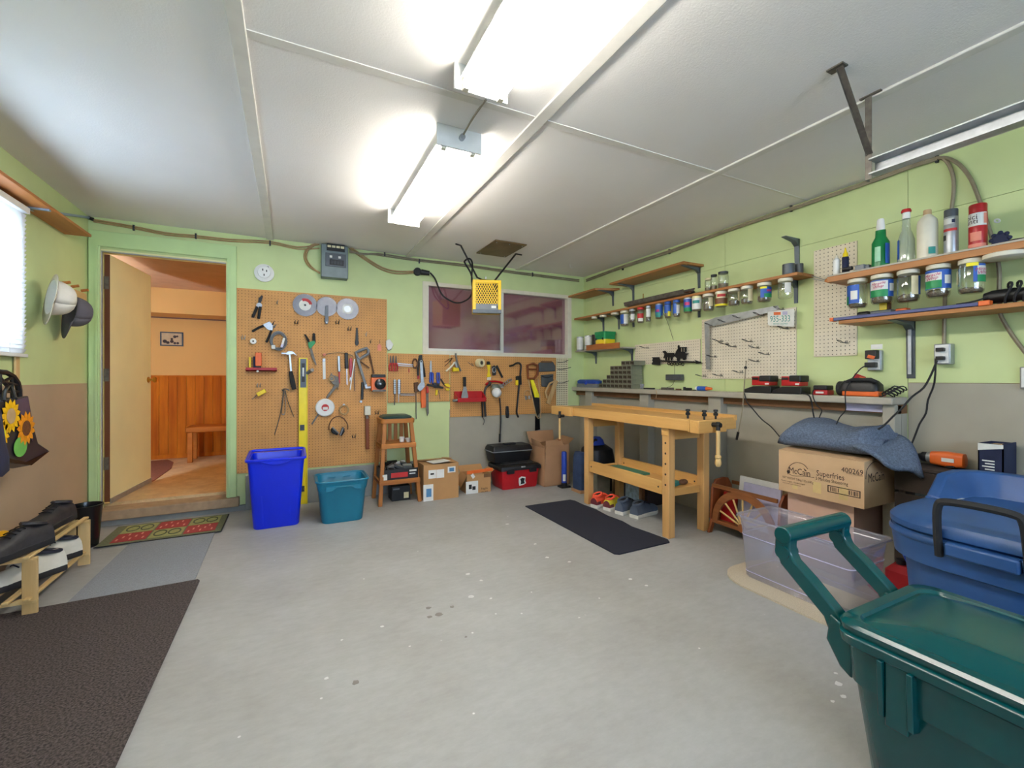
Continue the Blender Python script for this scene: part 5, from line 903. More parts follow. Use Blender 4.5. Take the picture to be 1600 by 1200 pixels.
obj('body', MB().loft([rr(3.12,(a+b)/2+L_*.02,LZ+.03,.05,L_*.46,.03), rr(3.12,(a+b)/2,LZ+.07,.052,L_*.44,.04), rr(3.12,(a+b)/2,LZ+.095,.035,L_*.36,.03)]), M['black'], jg); obj('trim', MB().box(3.07,3.17,b+.01,a-L_*.16,LZ,LZ+.032), M['orange'], jg, bevel=.008); obj('motor_end', MB().cyl((3.12,a-.002,LZ+.045),(3.12,a-.06,LZ+.045),.045,n=16), M['black_rubber'], jg)
obj('hand_grip', MB().tube([(3.085,a-L_*.25,LZ+.085),(3.075,a-L_*.4,LZ+.10),(3.075,b+L_*.2,LZ+.10),(3.085,b+L_*.1,LZ+.085)], .012, 8), M['black_rubber'], jg)
fl_ = T('warning_tag', 'red plastic tag hanging on the cord above the power tool', 'tag', R(1341,597,.08)); obj('tag', MB().flat(R,[(1336,583),(1353,589),(1349,598),(1331,593)],.08,.002), M['red'], fl_); obj('text_patch', MB().flat(R,[(1343,588),(1352,590),(1349,597),(1342,595)],.082,.001), M['orange'], fl_)
cr_ = MB()
for k in range(5): cr_.tube([Vector((3.10+.03*math.cos(a_)+.004*k, pl(1386+k*4,614,0,3.1).y+.035*math.sin(a_), LZ+.012+.01*k+.012*math.sin(a_*2))) for a_ in [2*math.pi*i/14 for i in range(14)]], .0035, 5, True)
solo('cable_bundle', cr_, M['black_rubber'], 'loose coil of thin black cord at the right end of the ledge', 'cord')
# ---- sockets and cords on the right wall
def outlet(cx, cy, w, h, d, label, m='white'):
    a, b = R(cx-w/2,cy+h/2,d), R(cx+w/2,cy-h/2,d); t = T('wall_outlet', label, 'outlet', (XR,(a.y+b.y)/2,a.z), 'wall outlets')
    obj('box', MB().box(XR-d,XR-.001,b.y,a.y,a.z,b.z), M['galv'], t, bevel=.004); obj('plate', MB().box(XR-d-.004,XR-d,b.y+.006,a.y-.006,a.z+.006,b.z-.006), M[m], t, bevel=.002)
    return t, (a+b)/2, a, b
t, c, a, b = outlet(1366,563,22,32,.03,'wall outlet with a red-striped adapter above the right end of the ledge')
obj('upper_adapter', MB().box(XR-.075,XR-.034,c.y-.03,c.y+.03,c.z+.008,c.z+.062), M['black'], t, bevel=.004); obj('adapter_stripe', MB().obox((XR-.076,c.y-.004,c.z+.02),(.001,0,0),(0,.018,.006),(0,-.004,.009)), M['orange'], t); obj('lower_plug', MB().box(XR-.07,XR-.034,c.y-.022,c.y+.035,c.z-.042,c.z-.012), M['black'], t, bevel=.004)
obj('wall_patch', MB().box(XR-.002,XR,c.y-.03,c.y+.03,c.z+.07,c.z+.10), M['white'], t)
t, c, a, b = outlet(1472,553,26,33,.055,'wall outlet box with two plugged black cords at the end of the armoured cable')
for dz in (.024,-.022): obj('plug', MB().box(XR-.085,XR-.058,c.y-.016,c.y+.018,c.z+dz-.010,c.z+dz+.010), M['black'], t, bevel=.003)
outlet(1603,590,20,34,.02,'white wall outlet at the right edge of the photo')
def cord(label, pts, r=.004, m='black_rubber'): 
    t = T('power_cable', label, 'cord', R(*pts[0][:2]), 'black power cords on the right wall'); obj('cord', tb(pts,.05,r,R), M[m], t); return t
cord('black cord from the right outlet sagging down to the grey blanket', [(1464,563,.075),(1455,585,.08),(1443,606,.1),(1425,620,.15),(1410,637,.2),(1396,650,.25),(1382,664,.28),(1372,671,.3)], .005)
cord('black cord from the right outlet dropping to behind the blanket', [(1462,560,.075),(1460,598,.06),(1450,625,.05),(1447,645,.05),(1437,662,.05),(1430,680,.05),(1423,697,.06)], .0045)
cord('thin black cord from the left outlet past the red tag to the blanket', [(1355,571,.06),(1346,575,.08),(1336,586,.10),(1328,597,.16),(1321,612,.2),(1321,628,.2),(1321,641,.2),(1312,652,.22),(1306,665,.26)], .0035)
cord('black cord hanging from the two chargers over the ledge front', [(1256,614,.18),(1264,618,.2),(1268,628,.2),(1270,642,.2),(1273,658,.24)], .0045)
cord('thin cord of the single battery kinked below the ledge', [(1274,606,.14),(1270,612,.18),(1271,622,.2),(1277,634,.2),(1284,641,.2),(1281,650,.2),(1278,660,.24)], .0035)
cord('black cord curving from the hanging cord down behind the blanket', [(1163,614,.19),(1167,628,.2),(1177,640,.2),(1190,655,.2),(1205,667,.21),(1218,682,.24)], .004)
hc = T('hanging_cable', 'grey cord tied to a wire hook and dangling past the ledge', 'cord', R(1166,565,.1)); obj('cord', tb([(1166,564,.10),(1165,574,.12),(1164,590,.15),(1162,612,.2),(1160,640,.2),(1156,662,.2),(1153,678,.2)],.1,.004,R), M['cable_old'], hc); obj('knot', MB().sph(R(1165,574.5,.12),.012,10,6), M['black'], hc); obj('end_tip', MB().cyl(R(1153.5,675,.2),R(1151,687,.2),.009,n=8), M['black'], hc)
solo('twine', MB().tube(smooth_pts([R(1025,610,.19),R(1026,614,.19),R(1025,622,.185)]), .003, 5), M['tan'], 'short bit of twine hanging over the ledge front', 'twine')
# ================================================================== BOTTLES ON THE RIGHT SHELF
SZ = 1.785
def bottle(name, cx, ytop, w, X, label, prof, m, parts=(), flatness=1.0, n=20):
    c = pl(cx, ytop, 0, X); r = w/2/690*depth_of(c); h = c.z-SZ; c0 = Vector((c.x,c.y,SZ)); base = math.atan2(-c.y,-c.x)
    t = T(name, label, name.replace('_',' '), c0)
    def lt(pr):
        mb = MB().lathe([(a*r, b*h) for a, b in pr], (0,0,0), n)
        Mx = Matrix.Translation(c0) @ Matrix.Rotation(base, 4, 'Z') @ Matrix.Diagonal((flatness,1,1,1)); return mb.xf(Mx)
    obj('body', lt(prof), M[m], t)
    for nm, pr, mm_ in parts: obj(nm, lt(pr), M[mm_], t)
    return t, c0, r, h, base
XS = XR-.20
bottle('glue_bottle',1307,400,12,XS,'small white bottle, leftmost on the right shelf',[(1,0),(1,.78),(.6,.86),(.4,.9)],'white',[('cap',[(.45,.88),(.4,1),(.1,1.01)],'offwhite_plastic')])
bottle('dropper_bottle',1321,387,11.5,XS,'small dark teal bottle with a pointed yellow cap',[(1,0),(1,.62),(.95,.64)],'navy',[('cap',[(.8,.64),(.75,.78),(.45,.82),(.15,1)],'yellow')])
bx = T('metal_clamp', 'small grey metal vice clamp lying on the right shelf', 'clamp', (XS,pl(1348,420,0,XS).y,SZ)); y0, y1 = pl(1335,420,0,XS).y, pl(1362,418,0,XS).y
obj('block', MB().box(XS-.04,XS+.03,y1+.02,y0-.02,SZ,SZ+.03), M['plastic_grey'], bx, bevel=.004); obj('jaw', MB().box(XS-.03,XS+.04,y1,y1+.05,SZ,SZ+.024), M['gunmetal'], bx, bevel=.003); obj('screw', MB().cyl((XS-.045,y0-.01,SZ+.018),(XS-.045,y0+.04,SZ+.018),.012,n=10), M['black'], bx)
t, c0, r, h, base = bottle('cleaner_bottle',1376,342,29,XS,'green plastic cleaner bottle with a white cap',[(1,0),(1.02,.05),(1,.5),(.62,.62),(.58,.76)],'spraygreen',[('cap',[(.46,.75),(.50,.86),(.46,.87),(.42,.97),(.30,1)],'white')],.75)
obj('label', cylpatch(MB(), c0, r*.99, SZ+h*.05, SZ+h*.46, 30, 75), M['label_blue'], t); obj('label', cylpatch(MB(), c0, r*1.0, SZ+h*.1, SZ+h*.4, -40, 0), mat('pale_green', (150,205,170), .4), t)
t, c0, r, h, base = bottle('glass_cleaner',1416,327,29,XS,'clear ribbed cleaner bottle with a red cap',[(1,0),(1.02,.03),(.95,.42),(.68,.55),(.52,.6),(.52,.64),(.46,.66),(.50,.70),(.42,.74),(.46,.78),(.40,.82)],'spraybottle',[('neck',[(.46,.82),(.46,.93),(.40,.94)],'white'),('cap',[(.56,.935),(.60,.96),(.48,1)],'red')],.8)
obj('label', cylpatch(MB(), c0, r*.98, SZ+h*.06, SZ+h*.42, -85, -50), M['label_blue'], t)
t, c0, r, h, base = bottle('solvent_jug',1449,328,35,XS,'square white plastic bottle with a small screw cap',[(1,0),(1,.70),(.92,.78),(.55,.86),(.36,.89),(.36,.91)],'offwhite_plastic',[('cap',[(.40,.90),(.40,.98),(.34,1)],'tan')],.8,n=12)
obj('label', cylpatch(MB(), c0, r*1.01, SZ+h*.06, SZ+h*.2, 5, 45), M['label_teal'], t)
t, c0, r, h, base = bottle('spray_can',1486,328,24,XS,'silver spray can with a grey cap',[(.97,0),(1,.02),(1,.82),(.96,.83)],'galv',[('cap',[(.97,.83),(.98,.985),(.93,1)],'gunmetal')])
for a0,a1,f0,f1,mm_ in ((-70,20,.66,.79,'label_white'),(-75,50,.5,.56,'label_red'),(-80,-40,.3,.42,'black'),(5,30,.68,.76,'navy')): obj('label', cylpatch(MB(), c0, r*1.01+.0005*(mm_!='label_white'), SZ+h*f0, SZ+h*f1, a0, a1), M[mm_], t)
t, c0, r, h, base = bottle('insect_spray',1528,320,31,XS,'red and white spray can with a red cap',[(.97,0),(1,.02),(1,.80),(.97,.81)],'red',[('cap',[(.97,.81),(.98,.97),(.92,1)],'red')])
for a0,a1,f0,f1,mm_ in ((-85,60,.50,.79,'label_white'),(-85,55,.02,.10,'pink'),(-50,20,.16,.36,'pink'),(35,58,.54,.77,'pink')): obj('label', cylpatch(MB(), c0, r*1.01+.0006*(mm_!='label_white'), SZ+h*f0, SZ+h*f1, a0, a1), M[mm_], t)
for txt, fz in (('pici',.70),('anti',.60)):
    g = text_mb(txt, (0,0,0), (1,0,0), (0,1,0), h*.16, 0); g.v = [Vector((c0.x+(r*1.02)*math.cos(base+math.radians(-42)+v.x/r), c0.y+(r*1.02)*math.sin(base+math.radians(-42)+v.x/r), SZ+h*fz+v.y)) for v in g.v]; obj('lettering', g, M['ink'], t)
tv = T('garden_tap', 'blue-handled garden tap lying at the right end of the bottle shelf', 'tap', (XS,pl(1564,383,0,XS).y,SZ)); p = pl(1563,373,0,XS-.02)
vb = MB()
for i in range(8):
    a_ = 2*math.pi*i/8; vb.sph(p+Vector((0,.030*math.cos(a_),.030*math.sin(a_)-.002)), .010, 8, 6)
obj('hand_wheel', vb.cyl(p+Vector((-.004,0,-.002)), p+Vector((.006,0,-.002)), .03, n=16), M['navy'], tv); obj('valve_body', MB().cyl(p, p+Vector((.05,0,-.01)), .014, n=10).tube([p+Vector((.04,0.02,-.015)), p+Vector((.05,-.05,-.015)), p+Vector((.05,-.09,-.02))], .012, 8), M['black'], tv)
# ---- lower right shelf
QZ = 1.498
sg = T('straightedge', 'long dark blue straightedge with red ends on the lower right shelf', 'straightedge', (2.99,1.2,QZ)); ya, yb = 1.545, pl(1530,477,0,2.985).y
obj('bar', MB().box(2.972,3.01,yb,ya,QZ,QZ+.018), mat('edge_blue',(70,76,120),.35,.2), sg, bevel=.002); obj('end_cap', MB().box(2.970,3.012,ya,ya+.02,QZ-.002,QZ+.020), M['orange'], sg); obj('end_cap', MB().box(2.970,3.012,yb-.04,yb,QZ-.002,QZ+.022), M['orange'], sg, bevel=.003)
def qbox(name, x0, x1, y1, X, m, label, d=.06, bev=.006):
    a, b = pl(x0,490,0,X).y, pl(x1,490,0,X).y; zt = pl((x0+x1)/2,y1,0,X).z; return solo(name, MB().box(X-d/2,X+d/2,b,a,QZ,max(zt,QZ+.01)), M[m], label, name.replace('_',' '), bevel=bev)
qbox('plastic_case', 1363, 1397, 485, 3.10, 'gunmetal', 'flat grey plastic case on the lower right shelf'); qbox('tape_measure', 1341, 1361, 487, 3.12, 'black', 'black tape measure at the left end of the lower right shelf', .05, .012)
yb_ = T('yellow_clip', 'yellow clip standing on the grey case below the second big jar', 'clip', pl(1382,485,0,3.10)); p = pl(1382,485,0,3.10); obj('clip', MB().box(3.08,3.12,p.y-.018,p.y+.018,p.z,p.z+.045), M['yellow'], yb_, bevel=.004); obj('jaw', MB().box(3.085,3.115,p.y-.028,p.y-.018,p.z,p.z+.04), M['rust'], yb_, bevel=.002)
qbox('chalk_box', 1402, 1420, 482, 3.14, 'orange', 'low orange chalk box behind the straightedge', .05, .004)
bt = T('black_torch', 'black torch bundled with its cord at the right end of the lower shelf', 'torch', (3.08,.85,QZ)); y0, y1 = pl(1538,470,0,3.06).y, pl(1625,465,0,3.06).y
obj('barrel', MB().lathe([(.022,0),(.032,.03),(.034,.10),(.030,.12),(.036,.20),(.040,.34)], (3.06,y0,QZ+.045), 14, (0.05,-1,0)), M['black'], bt)
for k in range(3): obj('cord_loop', MB().tube([Vector((3.05+.03*math.cos(a_), y0-.09-.03*k+.012*math.sin(a_*2), QZ+.05+.055*math.sin(a_))) for a_ in [2*math.pi*i/16 for i in range(16)]], .005, 6, True), M['black_rubber'], bt)
obj('lead', MB().tube(smooth_pts([(3.05,y0-.06,QZ+.06),(3.02,y0+.02,QZ+.03),(2.99,y0+.08,QZ+.02)]), .004, 6), M['black_rubber'], bt)
sk = T('fondue_fork', 'brown wooden handled wire tool hanging between the shelves by the tall pegboard', 'tool', R(1285,440,.12)); obj('handle', MB().bar(R(1289,437.5,.14),R(1301,441,.12),.022,.022,OUT[R]), M['shelf_l'], sk, bevel=.004); obj('wire', MB().tube([R(1268,431,.12),R(1290,438,.14)],.003,5).tube([R(1268,435,.12),R(1290,440,.14)],.003,5), M['steel'], sk)
# ================================================================== FLOOR COVERINGS
def slab(name, pts, z0, z1, m, label, cat, **k): return solo(name, MB().prism([(x, y, z0) for x, y in pts], (0,0,z1-z0)), M[m], label, cat, **k)
slab('grey_carpet', [(-1.03,2.72),(-.485,2.72),(-.512,3.98),(-1.0,3.98)], .0005, .006, 'carpet_grey', 'pale grey carpet runner between the doormat and the dark carpet', 'carpet')
slab('brown_carpet', [(-1.385,.2),(-.463,.2),(-.463,3.0),(-.475,3.019),(-1.0,3.0),(-1.385,2.99)], .0062, .014, 'carpet_brown', 'large dark brown ribbed carpet in the lower left', 'carpet')
slab('black_mat', [(1.86,3.465),(2.33,3.455),(2.352,3.40),(2.345,3.28),(2.36,3.10),(2.34,2.92),(2.355,2.75),(2.335,2.62),(2.36,2.45),(2.375,2.30),(2.35,2.258),(1.90,2.25),(1.875,2.27)], .0005, .009, 'matblack', 'black rubber-backed mat with a wavy edge before the workbench', 'mat')
slab('beige_rug', [(v.x, v.y) for v in rr(2.50,1.41,0,.29,.39,.2,6)], .0005, .010, 'rug_beige', 'beige oval rug under the clear plastic tote', 'rug')
dm = T('doormat', 'olive doormat with red and green patterned squares before the doorway', 'doormat', (-.83,4.13,0))
obj('base', MB().box(-1.185,-.475,3.905,4.36,.0062,.012), M['doormat_olive'], dm, bevel=.002); obj('rubber_edge', MB().box(-1.19,-.47,3.897,3.905,.0062,.011).box(-.475,-.467,3.905,4.36,.0062,.011), M['black_rubber'], dm)
for i in range(3):
    for j in range(2):
        x0 = -1.12+i*.205; y0 = 3.94+j*.20; red = (i+j) % 2 == 0; sqr = obj('patch', MB().box(x0,x0+.195,y0,y0+.19,.012,.0145), M['doormat_red' if red else 'doormat_green'], dm)
        if red:
            for k in range(7): a_ = random.uniform(0,6.28); obj('leaf_motif', MB().box(x0+.02+.024*k,x0+.03+.024*k,y0+.03+.05*(k%3),y0+.07+.05*(k%3),.0145,.0155), M['pink'], sqr)
        else:
            for dx in (.055,.14): obj('ring_motif', MB().tube([(x0+dx+.036*math.cos(a_),y0+.095+.06*math.sin(a_),.0147) for a_ in [2*math.pi*q/16 for q in range(16)]],.005,4,True), M['doormat_dark'], sqr)
for i, (x, y, r) in enumerate(((680,958,.018),(694,956,.012),(672,965,.012),(700,965,.01),(556,1066,.016))):
    pass
# ================================================================== LEFT SIDE
t = T('wall_shelf', 'long brown shelf high on the left wall over the window', 'shelf', (-1.33,2.6,2.13), 'wooden wall shelves'); obj('board', MB().box(XL+.001,-1.258,.3,4.09,2.135,2.153), M['shelf_l'], t, bevel=.002)
y_ = 3.53; obj('bracket', MB().box(XL+.001,XL+.012,y_-.012,y_+.012,1.98,2.135).box(XL,-1.27,y_-.012,y_+.012,2.127,2.135), M['cable_blue'], t)
pr_ = T('peg_rack', 'small wooden peg rack on the left wall near the corner', 'peg rack', L(118,463)); p0, p1 = L(88,455), L(130,468)
obj('rail', MB().box(XL+.001,XL+.02,p0.y,4.40,L(120,472).z,L(120,455).z), M['pine'], pr_, bevel=.003)
for y in (p0.y+.03, (p0.y+4.3)/2, 4.30): obj('peg', MB().cyl((XL+.02,y,p1.z+.05),(XL+.06,y,p1.z+.06),.010,n=8), M['shelf_l'], pr_)
def cap(name, label, P0, crown_r, m, tilt, brim_len, extra=False, full=False):
    # baseball cap hung brim down; local x = along wall (+Y), y = out from wall (+X), z up
    t = T(name, label, 'cap', P0); R_ = Matrix.Translation(P0) @ tilt
    def cr(u, v):
        a = 2*math.pi*u; th = v*math.pi*.5; rr0 = crown_r*math.cos(th)**.7 if v < 1 else .001
        return R_ @ Vector((rr0*1.12*math.cos(a), crown_r*1.05*math.sin(th), rr0*math.sin(a)))
    obj('crown', MB().grid(cr, 24, 8), M[m], t, solid=.003)
    def bm_(u, v):
        a = math.pi*(1.05+.9*u) if not full else 2*math.pi*u; k = 1+v*brim_len*(1 if not full else (.55+.45*max(0,-math.sin(a))))
        return R_ @ Vector((crown_r*1.12*k*math.cos(a) if full else crown_r*1.12*math.cos(a)*(1+.12*v), -.012*v*v+(.02*math.sin(math.pi*u)*v), crown_r*(k if not full else k)*math.sin(a)))
    obj('brim', MB().grid(bm_, 24, 4), M['khaki' if full else m], t, solid=.003)
    obj('button', MB().sph(R_ @ Vector((0,crown_r*1.05,0)), .008, 8, 6), M[m], t)
    for a in (.6, 1.2, 3.6): obj('eyelet', MB().sph(R_ @ Vector((crown_r*.8*math.cos(a),crown_r*.72,crown_r*.72*math.sin(a))), .005, 6, 4), M['black'], t)
    return t
ty = Matrix.Rotation(math.radians(-62), 4, 'Z')
cap('sun_hat', 'khaki and white brimmed hat hanging next to the window blind', L(79,464,.10), .105, 'hat_white', ty @ Matrix.Rotation(math.radians(22),4,'Y') @ Matrix.Rotation(math.radians(-8),4,'X'), .62, full=True)
cap('baseball_cap', 'dark grey baseball cap hanging brim down near the door frame', L(111,486,.09), .098, 'greycap', ty @ Matrix.Rotation(math.radians(28),4,'Y') @ Matrix.Rotation(math.radians(-10),4,'X'), 1.0)
# sunflower shopping bag
bg_ = T('shopping_bag', 'black shopping bag printed with sunflowers hanging at the left edge', 'bag', L(40,728,.2))
def LB(x, y, o=.2): return L(x, y, o)
front = [LB(-25,632),LB(5,626),LB(45,618),LB(52,660),LB(60,692),LB(78,704),LB(48,727),LB(14,723),LB(-25,715)]
back = [p+Vector((-.13,0,0)) for p in front]
obj('bag_body', MB().loft([back, [a.lerp(b,.5)+Vector((0,.0,-.01)) for a, b in zip(back, front)], front]), M['bag'], bg_, bevel=.006)
obj('base_fold', MB().prism([LB(-25,712,.203),LB(12,716,.203),LB(40,722,.203),LB(76,705,.203),LB(48,727,.203),LB(14,723,.203),LB(-25,716,.203)], (.004,0,0)), M['black_gloss'], bg_)
obj('painted_sheen', MB().prism([LB(22,626,.2015),LB(43,620,.2015),LB(48,655,.2015),LB(50,690,.2015),LB(36,662,.2015)], (.003,0,0)), M['bag_sheen'], bg_)  # purple sheen on the bag, painted as a flat coloured piece
def flower(cx, cy, rpx, n, m, seed):
    c = LB(cx, cy, .207); r = (LB(cx+rpx, cy, .207)-c).length
    for i in range(n):
        a = 2*math.pi*i/n+.2; d = Vector((0, math.cos(a), math.sin(a))); s = Vector((0, -math.sin(a), math.cos(a)))
        obj('petal', MB().prism([c+d*r*.35-s*r*.12, c+d*r*.75-s*r*.16, c+d*r, c+d*r*.75+s*r*.16, c+d*r*.35+s*r*.12], (.001,0,0)), M[m], bg_)
    obj('flower_centre', MB().cyl(c, c+Vector((.002,0,0)), r*.45, n=14), M[seed], bg_)
flower(17, 650, 15, 13, 'petal', 'tan'); flower(41, 669, 14, 13, 'petal2', 'seedhead'); flower(3, 678, 12, 12, 'petal', 'label_yellow')
c = LB(32, 698, .206); obj('vase_print', MB().prism([c+Vector((0,.06*math.cos(a),.05*math.sin(a))) for a in [2*math.pi*i/16 for i in range(16)]], (.001,0,0)), M['vasegreen'], bg_)
obj('strap', MB().tube(smooth_pts([LB(6,627,.2),LB(8,612,.16),LB(14,603,.1),LB(20,610,.14),LB(24,623,.2)]), .008, 6), M['black'], bg_)
# black lattice seat back hung on the wall
la_ = T('folding_lattice', 'black plastic lattice with rounded corner on the left wall behind the bag', 'lattice', L(8,622,.1)); fr_ = [(-30,582),(-5,581),(10,582),(20,588),(27,598),(30,610),(31,640),(-30,640)]
obj('rim', MB().tube([L(x,y,.10) for x,y in fr_], .013, 6, True), M['black'], la_)
for a, b in (((-30,612),(30,612)),((0,582),(0,640)),((18,588),(20,640)),((-18,582),(14,640)),((0,595),(28,602)),((-12,605),(18,590)),((0,590),(22,616))): obj('rib', MB().cyl(L(a[0],a[1],.10), L(b[0],b[1],.10), .008, n=6), M['black'], la_)
jk = T('hanging_jacket', 'dark navy jacket sleeve hanging at the left edge under the bag', 'jacket', L(0,745,.1)); jr = []
for y, x1 in ((640,2),(670,6),(695,10),(715,15),(735,15),(745,4)): jr.append([L(-40,y,.22),L(-20,y,.34),L(0,y,.38),L(x1-2,y,.37),L(x1,y,.32),L(x1-4,y,.215)])
obj('sleeve', MB().loft(jr), M['navy'], jk)
# shoe rack
sr = T('shoe_rack', 'low pine shoe rack with scalloped slats along the left wall', 'shoe rack', (-1.25,3.24,0))
RX0, RX1, RY0, RY1 = -1.385, -1.10, 2.93, 3.56
for y in (RY0, RY1-.012):
    for x in (RX0, RX1-.055): obj('leg', MB().box(x,x+.055,y,y+.016,.0145,.285), M['pine_v'], sr, bevel=.002)
for z, xs in ((.285,(-1.37,-1.31,-1.25,-1.19,-1.128)),(.085,(-1.36,-1.28,-1.20,-1.128))):
    for x in xs:
        m_ = MB().loft([[(x+dx,y,z+dz) for dx, dz in ((-.012,0),(.012,0),(.012,.013),(-.012,.013))] for y in (RY0-.03,RY1+.03)]); obj('slat', m_, M['pine'], sr, bevel=.003)
for y in (RY0, RY1-.012):
    for z in (.268,.068): obj('cross_bar', MB().prism([(RX0+.285*u, y-.006, z+.017+(.008*math.sin(u*18))) for u in [i/20 for i in range(21)]]+[(RX1,y-.006,z),(RX0,y-.006,z)], (0,.012,0)), M['pine'], sr)
for y in (RY1-.02,): obj('end_panel', MB().box(RX0+.05,RX1-.06,y,y+.006,.10,.27), M['pine_v'], sr)
# ---- shoes
def shoe(label, heel, ang, ln, cols, group, h=1.0, tilt=0., high=False):
    """cols: sole, upper, collar/lining, accent, lace"""
    t = T('shoe', label, 'shoe', heel, group); Mx = Matrix.Translation(Vector(heel)) @ Matrix.Rotation(ang, 4, 'Z') @ Matrix.Rotation(tilt, 4, 'Y')
    w = ln*.18
    def wd(s): return w*(.78+.10*math.sin(s*math.pi)) if s < .45 else w*(.85+.25*math.sin((s-.45)/.55*math.pi*.62))*(1-.42*max(0,(s-.80)/.20)**2)
    out = [(s*ln, wd(s)*k) for k, ss in ((1,[i/14 for i in range(15)]),(-1,[i/14 for i in range(14,-1,-1)])) for s in ss]
    th = .030*h
    sole = MB().loft([[(x*.99+.001, y*.95, 0) for x, y in out], [(x,y*1.04,.008) for x, y in out], [(x,y*1.02,th) for x, y in out], [(x,y*.96,th+.003) for x, y in out]]).xf(Mx); obj('sole', sole, M[cols[0]], t)
    def ht(s): 
        v = [(0,.075),(.08,.088),(.25,.080),(.38,.088),(.5,.080),(.65,.060),(.8,.050),(.93,.043),(1,.022)]
        for (a, b), (c, d) in zip(v, v[1:]):
            if s <= c: return (b+(d-b)*(s-a)/(c-a))*h*ln/.29
    rings = []
    for i in range(17):
        s = i/16; W_, H_ = wd(s)*.97, ht(s); ring = []
        for k in range(11):
            a = math.pi*k/10; ring.append((s*ln, W_*math.cos(a)*(1 if abs(math.cos(a)) > .6 else .9), th+H_*math.sin(a)**.72))
        rings.append(ring)
    obj('upper', MB().loft(rings, True, True, close=False).xf(Mx), M[cols[1]], t)
    # opening
    col = [Vector((ln*(.19+.165*math.cos(a)), w*.62*math.sin(a), th+(.086+.012*math.cos(a))*h*ln/.29)) for a in [2*math.pi*i/16 for i in range(16)]]
    obj('collar', MB().tube(col, .010*h, 6, True).xf(Mx), M[cols[2]], t); obj('inside', MB().prism(col, (0,0,-.004)).xf(Mx), M['black'], t)
    obj('toe_cap', MB().loft([[(x, y*1.015, z+(.0016 if z > th else 0)) for x, y, z in r] for r in rings[12:]], False, True, close=False).xf(Mx), M[cols[3]], t); obj('heel_counter', MB().loft([[(x-.001, y*1.02, th+(z-th)*.8) for x, y, z in r] for r in rings[:4]], True, False, close=False).xf(Mx), M[cols[3]], t)
    for k in range(4):
        s = .40+.075*k; hh = ht(s)*1.03+th; ww = wd(s)*.55; obj('lace', MB().tube(smooth_pts([(s*ln,-ww,hh*.93),(s*ln+.006,0,hh+.004),(s*ln,ww,hh*.93)],2), .0035, 5).xf(Mx), M[cols[4]], t)
    return t
RT = .300
shoe('black leather work shoe pointing left on the shoe rack, nearest the camera', (-1.13,3.10,RT), math.radians(-114), .31, ('sole_dark','shoe_black','shoe_black','shoe_black','black'), 'black work shoes on the rack')
shoe('black leather work shoe facing forward at the far end of the shoe rack', (-1.20,3.56,RT), math.radians(-100), .30, ('sole_dark','shoe_black','shoe_black','shoe_black','black'), 'black work shoes on the rack')
shoe('white and navy sneaker on the lower tier of the shoe rack, nearer one', (-1.13,3.27,.100), math.radians(-130), .31, ('sole_dark','shoe_white','shoe_navy','shoe_white','shoe_navy'), 'white sneakers on the rack')
shoe('white and navy sneaker on the lower tier of the shoe rack, farther one', (-1.14,3.50,.100), math.radians(-130), .30, ('sole_dark','shoe_white','shoe_navy','shoe_white','shoe_navy'), 'white sneakers on the rack')
yg = T('work_glove', 'bright yellow work glove behind the black shoe on the rack', 'glove', (-1.33,3.05,RT)); obj('glove', MB().sph((-1.34,3.12,RT+.035),(.035,.15,.032),12,8), M['petal'], yg); obj('cuff', MB().sph((-1.32,2.98,RT+.05),(.045,.09,.045),12,8), M['petal'], yg)
pt_ = T('waste_pot', 'black plastic pot standing between the shoe rack and the doorway', 'pot', (-1.255,3.985,0)); obj('pot', MB().lathe([(.062,0),(.066,.004),(.086,.268),(.091,.275),(.091,.285),(.085,.285),(.080,.262),(.062,.012),(.002,.010)], (-1.255,3.985,.0), 26), M['black_gloss'], pt_)
# ================================================================== BINS ALONG THE BACK WALL
bb = T('recycling_bin', 'tall bright blue recycling bin standing beside the doorway', 'bin', (-.105,3.98,0)); cx, cy = -.105, 4.01
def ring(z, hx, y0, y1, r=.035, dip=0):
    out = rr(cx, (y0+y1)/2, z, hx, (y1-y0)/2, r, 5); return out
obj('body', MB().loft([ring(.0,.150,3.84,4.12), ring(.012,.157,3.832,4.13), ring(.46,.188,3.80,4.20), ring(.50,.192,3.795,4.205), ring(.53,.196,3.79,4.21), ring(.53,.180,3.806,4.195), ring(.45,.172,3.815,4.185), ring(.02,.143,3.85,4.11)]), M['binblue'], bb)
rim = [Vector((v.x, v.y, .528+.016*max(0,(v.y-3.95)/.25))) for v in ring(.528,.198,3.786,4.214,.04)]
obj('rim', MB().tube(rim, .012, 8, True), M['binblue'], bb)
obj('handle_lip', MB().prism([(cx+.11*u, 3.778, .52-.030*(1-u*u)) for u in [i/10-1 for i in range(21)]]+[(cx+.12,3.778,.535),(cx-.12,3.778,.535)], (0,.02,0)), M['binblue'], bb, bevel=.004)
for s in (-1,1): obj('side_rib', MB().prism([(cx+s*.09-.004,3.834,.03),(cx+s*.09+.004,3.834,.03),(cx+s*.106+.004,3.806,.44),(cx+s*.106-.004,3.806,.44)], (0,-.004,0)), M['binblue'], bb)
tt = T('storage_tote', 'open teal plastic tote on the floor between the blue bin and the stool', 'tote', (.36,3.87,0)); cx, cy = .365, 3.89
def tr4(z, hx, hy, r=.05): return rr(cx, cy, z, hx, hy, r, 5)
obj('body', MB().loft([tr4(0,.148,.145), tr4(.01,.154,.15), tr4(.25,.176,.165), tr4(.265,.184,.172), tr4(.33,.192,.178), tr4(.33,.178,.165), tr4(.27,.170,.158), tr4(.26,.162,.150), tr4(.012,.142,.138)]), M['teal'], tt)
obj('rim', MB().tube(tr4(.332,.196,.182,.055), .008, 8, True), M['teal'], tt)
